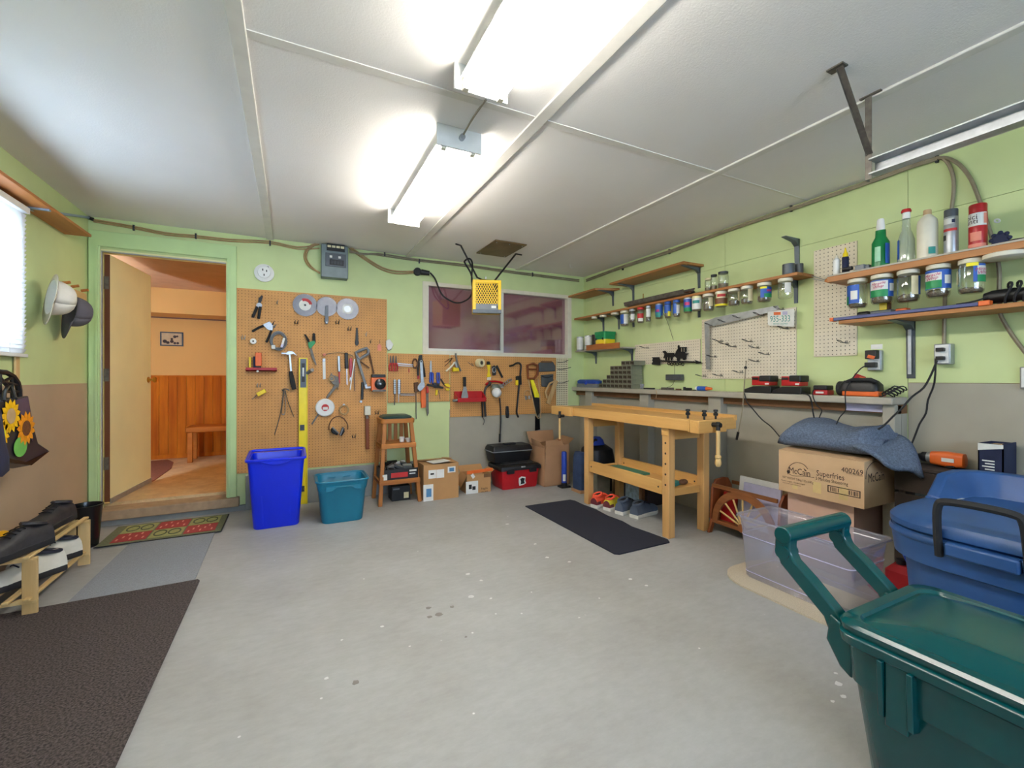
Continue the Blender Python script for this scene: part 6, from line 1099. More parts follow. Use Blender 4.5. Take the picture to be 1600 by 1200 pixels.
obj('grip_skirt', MB().prism([(cx-.13,cy-.190,.30),(cx+.13,cy-.190,.30),(cx+.13,cy-.190,.262),(cx+.09,cy-.190,.265),(cx+.06,cy-.190,.285),(cx-.05,cy-.190,.285),(cx-.08,cy-.190,.262),(cx-.13,cy-.190,.258)], (0,.012,0)), M['teal'], tt, bevel=.003)
for s in (-1,1): obj('corner_rib', MB().box(cx+s*.06-.03,cx+s*.06+.03,cy+.146,cy+.152,.30,.306), M['teal'], tt)
# ---- stool
stl = T('step_stool', 'tall wooden stool with two shelves and a dark green cushion', 'stool', (.88,4.2,0))
fl0, fr0, bl0, br0 = Vector((.705,4.055,0)), Vector((1.065,4.065,0)), Vector((.70,4.37,0)), Vector((1.05,4.37,0))
fl1, fr1, bl1, br1 = Vector((.748,4.075,.745)), Vector((.985,4.075,.745)), Vector((.748,4.30,.745)), Vector((.985,4.30,.745))
for a, b in ((fl0,fl1),(fr0,fr1),(bl0,bl1),(br0,br1)): obj('leg', MB().loft([[a+Vector((dx,dy,0)) for dx,dy in ((-.017,-.02),(.017,-.02),(.017,.02),(-.017,.02))],[b+Vector((dx,dy,0)) for dx,dy in ((-.017,-.02),(.017,-.02),(.017,.02),(-.017,.02))]]), M['stool'], stl, bevel=.003)
obj('seat_frame', MB().loft([rr(.867,4.187,.735,.150,.140,.03),rr(.867,4.187,.775,.152,.142,.03)]), M['stool_x'], stl, bevel=.003); obj('cushion', MB().loft([rr(.867,4.187,.775,.132,.125,.05),rr(.867,4.187,.79,.135,.128,.05),rr(.867,4.187,.803,.11,.11,.05)]), mat('cushion',(28,62,62),.4), stl)
def lev(z): k = z/.745; return [a.lerp(b, k) for a, b in ((fl0,fl1),(fr0,fr1),(br0,br1),(bl0,bl1))]
for z in (.53,.205):
    q = lev(z); x0, x1, y0, y1 = q[0].x-.02, q[1].x+.02, q[0].y-.028, q[2].y+.02
    [obj('step_rail', MB().box(x0,x1,q_,q_+.02,z-.02,z+.022), M['stool_x'], stl, bevel=.003) for q_ in (y0,y1-.02)]; obj('step_board', MB().box(x0,x1,y0+.02,y1-.02,z,z+.014), M['stool_x'], stl); [obj('side_rail', MB().box(q_,q_+.02,y0+.02,y1-.02,z-.02,z+.02), M['stool'], stl, bevel=.002) for q_ in (x0,x1-.02)]
for i in range(4):
    x = .785+i*.055; obj('back_slat', MB().box(x-.016,x+.016,4.305,4.318,.53,.74), M['stool'], stl, bevel=.002)
solo('mug', MB().lathe([(.022,0),(.026,.045),(.022,.045),(.018,.006)], (.93,4.2,.545), 16), M['white'], 'small white cup on the middle shelf of the stool', 'cup'); solo('bowl', MB().lathe([(.02,0),(.036,.035),(.032,.035),(.015,.006)], (.985,4.16,.545), 16), M['white'], 'small white bowl on the right of the stool middle shelf', 'bowl')
bk = T('parts_carton', 'open black and red carton full of bits on the lowest stool shelf', 'carton', (.88,4.17,.22)); z0 = .22
obj('carton', MB().box(.715,1.045,4.045,4.052,z0,z0+.10).box(.715,1.045,4.29,4.297,z0,z0+.10).box(.715,.722,4.045,4.297,z0,z0+.10).box(1.038,1.045,4.045,4.297,z0,z0+.10).box(.715,1.045,4.045,4.297,z0,z0+.006), M['black'], bk); obj('red_panel', MB().box(.80,.95,4.042,4.045,z0+.025,z0+.068), M['label_red'], bk); obj('white_panel', MB().box(.725,.765,4.042,4.045,z0+.01,z0+.06), M['label_white'], bk); obj('print', MB().box(.965,1.03,4.042,4.045,z0+.07,z0+.085).box(.965,1.02,4.042,4.045,z0+.045,z0+.055), M['label_white'], bk)
for i in range(14): obj('odd_part', MB().obox((random.uniform(.75,1.01),random.uniform(4.08,4.26),z0+.10+random.uniform(-.02,.025)), Vector((random.uniform(.02,.05),random.uniform(-.02,.02),random.uniform(-.02,.02))), Vector((0,.014,.006)), Vector((-.004,-.005,.014))), M[random.choice(['steel','black','galv','gunmetal','white'])], bk)
sb_ = T('small_carton', 'small black carton on the floor under the stool', 'carton', (.91,4.24,0)); obj('carton', MB().box(.83,1.0,4.16,4.33,0,.135), M['black'], sb_, bevel=.002); obj('label', MB().box(.94,.985,4.157,4.16,.02,.075), M['label_cream'], sb_); obj('stripe', MB().box(.84,.90,4.157,4.16,.105,.118), M['plastic_grey'], sb_)
# ---- cartons
def carton(name, label, x0, x1, y0, y1, z1, m, parts=(), flaps=(), z0=0, th=.005):
    t = T(name, label, 'cardboard box', ((x0+x1)/2,(y0+y1)/2,z0))
    obj('shell', MB().box(x0,x1,y0,y0+th,z0,z1).box(x0,x1,y1-th,y1,z0,z1).box(x0,x0+th,y0+th,y1-th,z0,z1).box(x1-th,x1,y0+th,y1-th,z0,z1).box(x0+th,x1-th,y0+th,y1-th,z0,z0+th), M[m], t)
    for fp in flaps: obj('flap', MB().prism(fp, (0,.002,-.004)), M[m], t)
    for nm, mb, mm_ in parts: obj(nm, mb, M[mm_], t)
    return t
FY = 4.03
def fr_rect(x0, y0, x1, y1, Y, e=.0015): a, b = pl(x0,y0,1,Y), pl(x1,y1,1,Y); return MB().box(a.x,b.x,Y-e,Y,min(a.z,b.z),max(a.z,b.z))
x0, x1, z1 = 1.095, 1.435, .335
carton('cardboard_box', 'medium brown cardboard box with white labels right of the stool', x0, x1, FY, 4.33, z1, 'cardboard', [
 ('label',fr_rect(669.5,735,681.5,747,FY),'paper'),('label',fr_rect(682,734,694,746,FY),'paper'),('label',fr_rect(699.5,729.5,711.5,737.5,FY),'paper'),('label',fr_rect(661.5,758,677,783,FY),'paper'),('print',fr_rect(666,764,674,776,FY,.0025),'inkblue'),('print',fr_rect(702,731,709.5,736,FY,.0025),'inkblue'),('print',fr_rect(672.5,739.5,678,741.5,FY,.0025),'inkblack'),
 ('paper_sheet',MB().obox((1.27,4.15,z1+.006),(.09,.02,.003),(-.015,.075,0),(0,0,.001)),'paper'),('contents',MB().box(x0+.01,x1-.01,FY+.01,4.32,.10,z1-.035),'tan')],
 [[(x0,4.33,z1),(x1,4.33,z1),(x1-.01,4.20,z1+.02),(x0+.01,4.20,z1+.015)],[(x0,FY,z1),(x0,4.33,z1),(x0+.09,4.31,z1-.01),(x0+.09,FY+.02,z1-.008)],[(x1,FY,z1),(x1,4.33,z1),(x1-.08,4.31,z1+.012),(x1-.08,FY+.02,z1+.008)]])
FY2 = 4.095; x0, x1, z1 = 1.545, 1.80, .185
carton('cardboard_box', 'small open cardboard box with an orange strip and a white picture label', x0, x1, FY2, 4.30, z1, 'cardboard', [
 ('orange_strip',MB().prism([(x0+.0,FY2-.002,z1+.01),(x1+.02,FY2-.004,z1+.022),(x1+.02,FY2-.004,z1+.052),(x0+.0,FY2-.002,z1+.042)],(0,.004,0)),'orange'),('label',fr_rect(728,753,747,771,FY2),'paper'),('picture',fr_rect(732.5,757.5,737,764,FY2,.0025),'inkblack'),('picture',fr_rect(738,760,743,765,FY2,.0025),'inkblack'),('sticker',MB().obox(pl(739,744,1,FY2-.004),Vector((.012,0,-.018)),Vector((.012,0,.010)),(0,.0008,0)),'paper'),('stamp',fr_rect(756,740,766,745,FY2),'cartondark'),
 ('lettering',text_mb('fragile',pl(757,763,1,FY2-.0015),(1,0,0),(0,0,1),.030),'inkblack'),('lettering',text_mb('this end',pl(757,768,1,FY2-.0015),(1,0,0),(0,0,1),.022),'inkblack'),('left_flap',MB().prism([(x0,FY2,z1),(x0,4.30,z1),(x0-.05,4.28,z1-.10),(x0-.055,FY2+.03,z1-.12)],(.003,0,.002)),'cardboard')],
 [[(x0,4.30,z1),(x1,4.30,z1),(x1,4.36,z1+.05),(x0,4.36,z1+.05)],[(x1,FY2,z1),(x1,4.30,z1),(x1+.05,4.28,z1+.03),(x1+.05,FY2+.02,z1+.03)]])
# toolboxes
rb_ = T('red_toolbox', 'red toolbox with a black lid on the floor under the black toolbox', 'toolbox', (2.11,4.22,0)); x0, x1, y0, y1 = 1.905, 2.345, 4.05, 4.36
def trr(z, e, r=.02): return rr((x0+x1)/2,(y0+y1)/2,z,(x1-x0)/2+e,(y1-y0)/2+e,r,3)
obj('body', MB().loft([trr(0,-.025),trr(.012,-.018),trr(.205,.0)]), M['redbox'], rb_); obj('lid', MB().loft([trr(.196,.016),trr(.215,.018),trr(.236,.012),trr(.25,-.01)]), M['black'], rb_); obj('lid_inset', MB().loft([trr(.25,-.05),trr(.257,-.055)]), M['black_rubber'], rb_)
for x in (2.0,2.26): obj('latch', MB().box(x-.04,x+.04,y0-.022,y0+.01,.165,.215), M['black'], rb_, bevel=.005)
p = pl(816,751,1,y0-.001); obj('sticker', MB().prism([p+Vector((a,0,b)) for a,b in ((-.04,.03),(-.01,.045),(.04,.035),(.035,.0),(.045,-.03),(.01,-.045),(-.035,-.05),(-.042,-.01))],(0,-.001,0)), M['label_white'], rb_); obj('sticker_print', MB().prism([p+Vector((a,-.0015,b)) for a,b in ((-.025,.02),(.0,.03),(.03,.02),(.02,-.005),(.03,-.03),(-.02,-.035),(-.015,-.01))],(0,-.0006,0)), M['black'], rb_)
obj('badge', MB().box(2.12,2.165,y0-.02,y0-.015,.222,.236), M['galv'], rb_)
kb = T('black_toolbox', 'plain black toolbox resting on top of the red toolbox', 'toolbox', (2.1,4.28,.258)); x0, x1, y0, y1 = 1.865, 2.325, 4.17, 4.40
obj('body', MB().loft([trr(.2585,-.022),trr(.37,.0)]), M['black'], kb); obj('lid_edge', MB().loft([trr(.37,.008),trr(.378,.008)]), M['plastic_grey'], kb); obj('lid', MB().loft([trr(.378,.004),trr(.405,.0),trr(.43,-.015)]), M['black'], kb); obj('handle', MB().box(2.03,2.17,4.25,4.31,.43,.447), M['black_rubber'], kb, bevel=.008)
# tall open box
tbx = T('tall_carton', 'tall open brown carton with splayed flaps in the back right corner', 'cardboard box', (2.52,4.15,0)); x0, x1, y0, y1, z1 = 2.375, 2.69, 4.0, 4.32, .43
obj('shell', MB().prism([(x0,y0,0),(x1,y0,0),(x1,y0,z1),(x0+.02,y0,z1)],(0,.005,0)).box(x0,x1,y1-.005,y1,0,z1).box(x0,x0+.005,y0,y1,0,z1).box(x1-.005,x1,y0,y1,0,z1).box(x0,x1,y0,y1,0,.005), M['cardboard2'], tbx)
for fp in ([(x0+.02,y0,z1),(x1-.08,y0,z1),(x1-.09,y0+.02,z1+.055),(x0+.03,y0+.02,z1+.05)],[(x0,y0,z1-.02),(x0,y1-.06,z1-.02),(x0-.035,y1-.10,z1+.06),(x0-.04,y0+.03,z1+.04)],[(x0,y1,z1),(x1,y1,z1),(x1,y1+.02,z1+.12),(x0-.03,y1+.02,z1+.12)],[(x1,y0+.02,z1),(x1,y1,z1),(x1+.10,y1-.02,z1+.06),(x1+.10,y0+.06,z1+.05)]): obj('flap', MB().prism(fp, (0,.003,-.003)), M['cardboard2'], tbx)
obj('dark_fill', MB().box(x0+.006,x1-.006,y0+.006,y1-.006,.02,.30), M['cartondark'], tbx)  # darker brown block filling the lower part of the carton
bj = T('bottle_jack', 'blue hydraulic jack with a tall cylinder in front of the tall carton', 'jack', (2.555,3.90,0)); obj('cylinder', MB().lathe([(.026,.03),(.028,.05),(.028,.36),(.022,.375),(.002,.378)], (2.555,3.90,0), 16), M['plierblue'], bj); obj('base', MB().box(2.50,2.61,3.855,3.945,0,.02).cyl((2.555,3.90,.02),(2.555,3.90,.05),.032,n=14), M['black'], bj, bevel=.003); obj('label', cylpatch(MB(), Vector((2.555,3.90,0)), .0288, .07, .14, -25, 35), M['label_white'], bj); obj('release_knob', MB().cyl((2.50,3.88,.03),(2.48,3.87,.03),.012,n=8), M['dark_steel'], bj)
# ================================================================== WORKBENCH
wk = T('workbench', 'pale wooden workbench with vices along the right wall', 'workbench', (2.6,2.9,0)); X0, X1 = 2.37, 2.84; YA, YZ = 2.12, 3.62
obj('top', MB().box(X0,X1-.12,YA,YZ+.02,.79,.868).box(X1-.12,X1,YA,YZ+.15,.79,.845), M['bench'], wk, bevel=.004); obj('tool_tray_edge', MB().box(X1-.03,X1,YA-.02,YZ+.15,.845,.885).box(X1-.14,X1-.12,YA,YZ,.845,.872), M['bench'], wk, bevel=.003)
obj('end_cap', MB().box(X0,X1,YA-.012,YA+.0,.785,.868), M['bench_x'], wk, bevel=.003)
for y in (2.345,3.30):
    for x in (X0+.03,X1-.085):
        lg = obj('leg', MB().box(x,x+.06,y-.032,y+.032,0,.79), M['bench_v'], wk, bevel=.004)
        if x < 2.5 and y < 3:
            for k in range(5): obj('peg_hole', MB().cyl((x-.001,y,.68-k*.075),(x+.004,y,.68-k*.075),.008,n=10), M['black'], lg)
            obj('leg_cap', MB().box(x-.006,x+.0,y-.034,y+.034,.735,.789), M['bench'], lg, bevel=.003)
for x in (X0+.036,X1-.06): 
    ap = obj('long_rail', MB().box(x,x+.022,2.385,3.26,.30,.40), M['bench'], wk, bevel=.003)
    for y in (2.42,3.23): obj('bolt', MB().cyl((x-.002,y,.35),(x,y,.35),.007,n=8), M['black'], ap)
for y in (2.35,3.295): [obj('end_rail', MB().box(X0+.105,X1-.10,y-.012,y+.012,*q_), M['bench_x'], wk, bevel=.003) for q_ in ((.29,.345),(.70,.79))]
obj('shelf_board', MB().box(X0+.06,X1-.06,2.36,3.28,.315,.328), M['bench'], wk)
jw = obj('end_vice_jaw', MB().box(X0,2.64,2.03,2.105,.782,.868), M['bench_x'], wk, bevel=.006); hp_ = pl(1123,668,1,1.985)
obj('vice_screw', MB().cyl((hp_.x-.0,2.03,hp_.z+.015),(hp_.x,1.97,hp_.z+.015),.016,n=12).cyl((hp_.x,1.99,hp_.z+.035),(hp_.x,1.99,hp_.z-.02),.014,n=12), M['black'], jw); hz = pl(1123,728,1,1.985).z
obj('vice_handle', MB().lathe([(.011,0),(.013,-.02),(.013,hz-hp_.z+.075),(.019,hz-hp_.z+.07),(.021,hz-hp_.z+.06),(.016,hz-hp_.z+.052),(.021,hz-hp_.z+.03),(.021,hz-hp_.z+.015),(.012,hz-hp_.z)], (hp_.x,1.99,hp_.z-.005), 14), M['handle_wood'], jw)
j2 = obj('front_vice_jaw', MB().prism([(X0-.035,3.46,.785),(X0-.001,3.46,.785),(X0-.001,3.645,.785),(X0+.10,3.645,.785),(X0+.10,3.80,.785),(X0-.035,3.80,.785)],(0,0,.083)), M['bench'], wk, bevel=.005); hq = pl(876,650,0,X0-.07)
obj('vice_screw', MB().cyl((X0-.035,hq.y,hq.z+.0),(X0-.09,hq.y,hq.z+.0),.015,n=12).cyl((X0-.08,hq.y,hq.z+.045),(X0-.08,hq.y,hq.z-.02),.013,n=12), M['black'], j2); hz = pl(876,688,0,X0-.08).z
obj('vice_handle', MB().cyl((X0-.08,hq.y,hq.z-.02),(X0-.08,hq.y,hz+.012),.011,n=10), M['handle_wood'], j2); obj('handle_tip', MB().cyl((X0-.08,hq.y,hz+.012),(X0-.08,hq.y,hz-.005),.013,n=10), M['cherry'], j2)
for x, y in ((2.47,2.07),(2.58,2.07),(2.45,2.19)):
    obj('bench_dog', MB().lathe([(.007,.868),(.007,.89),(.015,.892),(.016,.905),(.010,.912),(.010,.918),(.016,.92),(.014,.932),(.002,.934)], (x,y,0), 12), M['black'], wk)
gb = solo('green_board', MB().obox((2.60,3.02,.337),(.11,.0,0),(0,.20,0),(0,0,.008)), mat('board_green',(60,128,104),.5), 'flat green board lying on the workbench shelf', 'board', bevel=.002)
solo('wood_clamp', MB().cyl((2.48,2.52,.345),(2.56,2.75,.345),.014,n=10), M['lilac'], 'lilac grey rod lying on the workbench shelf', 'rod')
ds = T('hand_plane', 'small blue and red-brown tool on the near end of the workbench shelf', 'tool', (2.62,2.44,.329)); obj('body', MB().obox((2.60,2.45,.345),(.06,.02,0),(-.01,.02,0),(0,0,.015)), M['label_teal'], ds, bevel=.004); obj('handle', MB().sph((2.68,2.44,.352),(.045,.025,.022),10,8), M['rust'], ds)
# shoes under the bench
shoe('neon orange and yellow running shoe under the workbench, left of its pair', (2.385,3.165,0), math.radians(14), .27, ('sole_white','shoe_orange','shoe_orange','shoe_maroon','shoe_orange'), 'neon running shoes')
shoe('neon orange and yellow running shoe under the workbench, right of its pair', (2.43,3.045,0), math.radians(14), .27, ('sole_white','shoe_yellow','shoe_orange','shoe_maroon','shoe_orange'), 'neon running shoes')
shoe('dark blue-grey running shoe under the workbench, left of its pair', (2.455,2.915,0), math.radians(14), .29, ('sole_white','shoe_grey','shoe_grey','shoe_grey','shoe_navy'), 'blue-grey running shoes')
shoe('dark blue-grey running shoe under the workbench, right of its pair', (2.50,2.785,0), math.radians(12), .29, ('sole_white','shoe_grey','shoe_grey','shoe_grey','shoe_navy'), 'blue-grey running shoes')
# things behind the bench
jb = T('folded_jeans', 'folded blue jeans standing beside the left bench leg', 'jeans', (2.55,3.70,0)); obj('legs', MB().loft([rr(2.59,3.68,.03,.035,.07,.02),rr(2.59,3.68,.2,.04,.075,.03),rr(2.595,3.68,.36,.04,.07,.03),rr(2.60,3.68,.40,.03,.06,.02)]), M['jean'], jb); obj('box_under', MB().box(2.55,2.63,3.60,3.76,0,.03), M['cardboard2'], jb)
dfl = T('duffel_bag', 'black duffel bag slumped behind the left end of the workbench', 'bag', (2.72,3.66,0)); obj('bag', MB().loft([rr(2.82,3.68,.0,.14,.13,.06),rr(2.82,3.68,.25,.16,.15,.08),rr(2.81,3.68,.42,.14,.13,.08),rr(2.80,3.68,.47,.08,.08,.05)]), M['black'], dfl); obj('top_strap', MB().tube(smooth_pts([(2.68,3.60,.44),(2.66,3.56,.50),(2.72,3.58,.53),(2.78,3.62,.48)]), .012, 6), M['black_rubber'], dfl)
cap_b = solo('blue_beanie', MB().loft([rr(2.76,3.64,.472,.09,.07,.05),rr(2.77,3.64,.52,.07,.06,.05),rr(2.78,3.64,.55,.03,.03,.02)]), M['plierblue'], 'crumpled bright blue cap lying on the black duffel bag', 'cap')
solo('dark_crate', MB().loft([rr(2.635,3.43,0,.075,.085,.01,2),rr(2.635,3.43,.24,.08,.09,.01,2)]), M['drawer_grey'], 'dark greenish crate under the left half of the workbench', 'crate')
ucb = T('picture_carton', 'pale carton with a blue printed picture under the workbench', 'carton', (2.9,3.15,0)); obj('carton', MB().box(2.82,2.98,3.06,3.25,0,.235), M['cardboard2'], ucb); obj('print', MB().box(2.817,2.82,3.075,3.25,.005,.23), mat('pale_print',(170,196,214),.6,var=.35,scale=28), ucb)
for i, (y, h, m_) in enumerate(((3.45,.22,'tan'),(3.41,.24,'cartondark'),(3.37,.23,'offwhite_plastic'),(3.33,.21,'label_brown'),(3.29,.24,'plastic_grey'))):
    solo('book', MB().box(2.83,3.01,y-.016,y+.016,0,h), M[m_], ('tan','dark brown','off-white','mid brown','grey')[i]+' backed book standing in the row under the workbench', 'book', 'books under the workbench', bevel=.002)
for i, y in enumerate((3.03,2.99)): solo('book', MB().box(2.83,3.01,y-.017,y+.017,0,.22-.02*i), M[('label_brown','ink')[i]], ('brown','almost black')[i]+' book leaning right of the blue printed carton', 'book', 'books under the workbench', bevel=.002)
# ================================================================== RIGHT FOREGROUND
# wagon-wheel magazine rack
mr = T('magazine_rack', 'wooden magazine rack with a half wagon wheel front', 'magazine rack', (2.92,2.03,0)); FX = 2.80; yl, yr = 2.285, 1.79
hb0 = pl(1159,815,0,FX); cz = .095; cyy = hb0.y
arc = []
Ro, Ri = .245, .195
for k in range(21): a_ = math.pi*k/20; arc.append((FX, cyy+Ro*math.cos(a_), cz+Ro*1.05*math.sin(a_)))
for k in range(20,-1,-1): a_ = math.pi*k/20; arc.append((FX, cyy+Ri*math.cos(a_), cz+Ri*1.05*math.sin(a_)))
obj('wheel_rim', MB().prism(arc, (.02,0,0)), M['cherry'], mr, bevel=.003)
for k in range(1,8): a_ = math.pi*k/8; obj('spoke', MB().cyl((FX+.01,cyy,cz+.01),(FX+.01,cyy+Ri*math.cos(a_),cz+Ri*1.05*math.sin(a_)),.0065,n=8), M['handle_wood'], mr)
obj('hub', MB().cyl((FX-.004,cyy,cz+.005),(FX+.024,cyy,cz+.005),.03,n=16), M['cherry'], mr); obj('bottom_rail', MB().box(FX,FX+.022,yr,yl,.075,.10), M['cherry'], mr, bevel=.003)
for y in (yl,yr):
    obj('end_panel', MB().prism([(FX+.0,y,.10),(FX+.02,y,.33),(FX+.06,y,.385),(FX+.14,y,.395),(FX+.19,y,.385),(FX+.23,y,.33),(FX+.25,y,.10)],(0,.018 if y==yl else -.018,0)), M['cherry_v'], mr, bevel=.003)
    for x, d in ((FX,-.03),(FX+.21,.03)): obj('foot', MB().prism([(x,y-.01,.10),(x+.04,y-.01,.10),(x+.035+d*.6,y-.01,.04),(x+.03+d,y-.01,0),(x+d-.005,y-.01,0),(x+d*.5,y-.01,.05)],(0,.02,0)), M['cherry_v'], mr, bevel=.003)
obj('top_rail', MB().box(FX+.005,FX+.022,yr,yl,.335,.362), M['cherry'], mr, bevel=.003); obj('back_rail', MB().box(FX+.225,FX+.24,yr,yl,.335,.362).box(FX+.225,FX+.24,yr,yl,.1,.3), M['cherry'], mr, bevel=.003); obj('floor_board', MB().box(FX+.02,FX+.23,yr,yl,.085,.097), M['cherry'], mr)
for i, (y0_, y1_, x, h, m_, c_) in enumerate(((1.83,2.10,.10,.30,'lilac','pale lilac'),(1.85,2.16,.14,.33,'paper','white'),(1.82,2.05,.18,.31,'tan','tan'),(2.14,2.25,.08,.20,'red','dark red'))):
    solo('magazine', MB().obox((FX+x,(y0_+y1_)/2,.098+h/2),(0,(y1_-y0_)/2,0),(.006,0,.0),(.02,0,h/2)), M[m_], c_+' paper folder standing in the wagon-wheel rack', 'magazine', 'papers in the magazine rack')
# fries cartons
lc = carton('shipping_carton', 'plain pinkish cardboard carton under the printed fries carton', 2.83, 3.16, 1.365, 1.735, .438, 'cardboard_low'); obj('top_flap', MB().box(2.83,3.16,1.365,1.735,.432,.438), M['cardboard_low'], lc)
mc = T('fries_carton', 'brown carton printed McCain Superfries under the grey blanket', 'cardboard box', (2.96,1.52,.439)); mx0, mx1, my0, my1, mz0, mz1 = 2.765, 3.17, 1.285, 1.752, .439, .690
obj('shell', MB().box(mx0,mx0+.005,my0,my1,mz0,mz1).box(mx1-.005,mx1,my0,my1,mz0,mz1).box(mx0+.005,mx1-.005,my0,my0+.005,mz0,mz1).box(mx0+.005,mx1-.005,my1-.005,my1,mz0,mz1).box(mx0+.005,mx1-.005,my0+.005,my1-.005,mz0,mz0+.005), M['cardboard_mc'], mc)
obj('flap', MB().prism([(mx0,my0,mz1),(mx0,my1,mz1),(mx0+.16,my1-.01,mz1+.022),(mx0+.16,my0+.01,mz1+.008)],(0,0,.004)), M['cardboard_mc'], mc); obj('flap', MB().prism([(mx1,my0,mz1),(mx1,my1,mz1),(mx1-.18,my1-.01,mz1+.02),(mx1-.18,my0+.01,mz1+.02)],(0,0,.004)), M['cardboard_mc'], mc); obj('flap', MB().prism([(mx0+.01,my0,mz1),(mx1-.01,my0,mz1),(mx1-.03,my0+.10,mz1+.006),(mx0+.03,my0+.10,mz1+.006)],(0,0,.004)), M['cardboard_mc'], mc)
EX, EY_ = Vector((0,-1,0)), Vector((0,0,1))
def fp(px, py): return pl(px, py, 0, mx0-.0008)
def ptext(tx, px, py, sz, **k): obj('lettering', text_mb(tx, fp(px,py), EX, EY_, sz, .0004, **k), M['ink'], mc)
ptext('McCain', 1249, 737.5, .054, sx=.78); ptext('Superfries', 1297, 743, .047, sx=.78); ptext('5 Minutes Shoestring', 1299, 752, .027, sx=.74); ptext('400269', 1331.5, 736.5, .040, sx=.9); ptext('STAY FROZEN', 1335, 741.5, .012)
ptext('NET WEIGHT 7.8 kg / 12 x 650 g', 1246, 749.5, .019, sx=.70); ptext('Produit surgelé - Garder congelé', 1239, 753.5, .012, sx=.9); ptext('Keep frozen until ready to use', 1237, 756.5, .009)
arcp = [fp(x,y) for x,y in ((1231,741),(1231,735),(1234,728),(1241,723.5),(1248,723),(1256,726),(1262,733))]; obj('logo_arc', MB().tube(smooth_pts(arcp), .0016, 4), M['ink'], mc)
obj('logo_swash', MB().tube(smooth_pts([fp(x,y) for x,y in ((1232,740),(1240,743.5),(1252,744),(1262,744.5),(1272,746.5))]), .0014, 4), M['ink'], mc); c_ = fp(1232,737); obj('logo_dot', MB().cyl(c_, c_-Vector((.001,0,0)), .010, n=12), M['ink'], mc); obj('logo_leaf', MB().prism([fp(1255.5,731.5),fp(1260,735),(fp(1258,736))],(-.001,0,0)), M['ink'], mc)
def frect(x0, y0, x1, y1, e=.0006): 
    sl = .20; a, b, c, d = fp(x0,y0), fp(x1,y1), None, None; return MB().box(mx0-e, mx0, min(a.y,b.y), max(a.y,b.y), min(a.z,b.z), max(a.z,b.z))
a0_, b0_ = fp(1293,757.5), fp(1344.5,777); by0, by1, bz0_, bz1_ = b0_.y, a0_.y, fp(1320,774).z, fp(1320,763).z
bo = MB(); 
for q in ((by0,by1,bz0_,bz0_+.004),(by0,by1,bz1_-.004,bz1_),(by0,by0+.005,bz0_,bz1_),(by1-.005,by1,bz0_,bz1_)): bo.box(mx0-.0008,mx0,*q)
obj('barcode_frame', bo, M['ink'], mc); yy = by0+.012; bi = 0
while yy < by1-.012:
    w_ = random.choice((.0015,.003,.0045)); 
    if not (by0+(by1-by0)*.36 < yy < by0+(by1-by0)*.62): obj('bar', MB().box(mx0-.0008,mx0,yy,yy+w_,bz0_+.008,bz1_-.008), M['ink'], mc)
    yy += w_+random.choice((.003,.004,.006)); bi += 1
for x0_, y0_, x1_, y1_ in ((1270,752,1283,772),(1311,760,1325,783),(1238,757,1246,765)): obj('tape_patch', frect(x0_, y0_, x1_, y1_, .0004), M['tape'], mc)
# print on the end of the carton
p_ = Vector(((mx0+mx1)/2-.08, my0-.0005, .60)); obj('lettering', text_mb('McCain', p_, (1,0,0), (0,0,1), .07, .0004, sx=.8), M['ink'], mc); obj('logo_arc', MB().tube(smooth_pts([p_+Vector((a*.12,0,b)) for a, b in ((-.9,.0),(-.8,.05),(-.3,.085),(.2,.08),(.7,.05))]), .0016, 4), M['ink'], mc)
# grey felt blanket
bk_ = T('felt_blanket', 'grey felt moving blanket bunched on top of the fries carton', 'blanket', (2.95,1.45,.70))
HK = [(0,.03),(.06,.11),(.2,.175),(.32,.180),(.5,.155),(.66,.140),(.8,.150),(.92,.168),(1,.10)]
def hk(u):
    for (a, b), (c, d) in zip(HK, HK[1:]):
        if u <= c: k = (u-a)/(c-a); k = k*k*(3-2*k); return b+(d-b)*k
    return HK[-1][1]
def fold(u, v):        # u along -Y, v around the fold section
    y = 1.81-.53*u; a = 2*math.pi*v; H = hk(u); wx = .175*(.45+.55*min(1,u/.12))*(.75+.25*min(1,(1-u)/.1)); sn = math.sin(a); cs = math.cos(a)
    z = .712+H*(.5+.5*math.copysign(abs(sn)**.8, sn)); lean = .05*(z-.712)/.18
    return (2.935+.04*u+lean+wx*math.copysign(abs(cs)**.7, cs)+.006*math.sin(7*a+u*9), y+.014*math.sin(a*2+u*3), z+.006*math.sin(4*a+11*u)*(sn > -.5))
obj('main_fold', MB().grid(fold, 26, 28), M['felt'], bk_, ang=180); obj('fold_end', MB().prism([Vector(fold(0,k/28)) for k in range(28)], (0,.004,0)), M['felt'], bk_, ang=180); obj('fold_end', MB().prism([Vector(fold(1,k/28)) for k in range(28)], (0,-.004,0)), M['felt'], bk_, ang=180)
def flap_(u, v):       # hanging corner towards the blue tote
    A, B_, C_, D_ = Vector((2.79,1.35,.765)), Vector((3.13,1.275,.81)), Vector((2.99,1.12,.625)), Vector((2.79,1.205,.69))
    p = A.lerp(D_, u).lerp(B_.lerp(C_, u), v); return p+Vector((-.014*math.sin(u*5+v*2), 0, .030*math.sin(u*math.pi)*(.4+v)+.010*math.sin(v*7+u*3)))
obj('hanging_corner', MB().grid(flap_, 16, 12), M['felt'], bk_, solid=.018, ang=180)
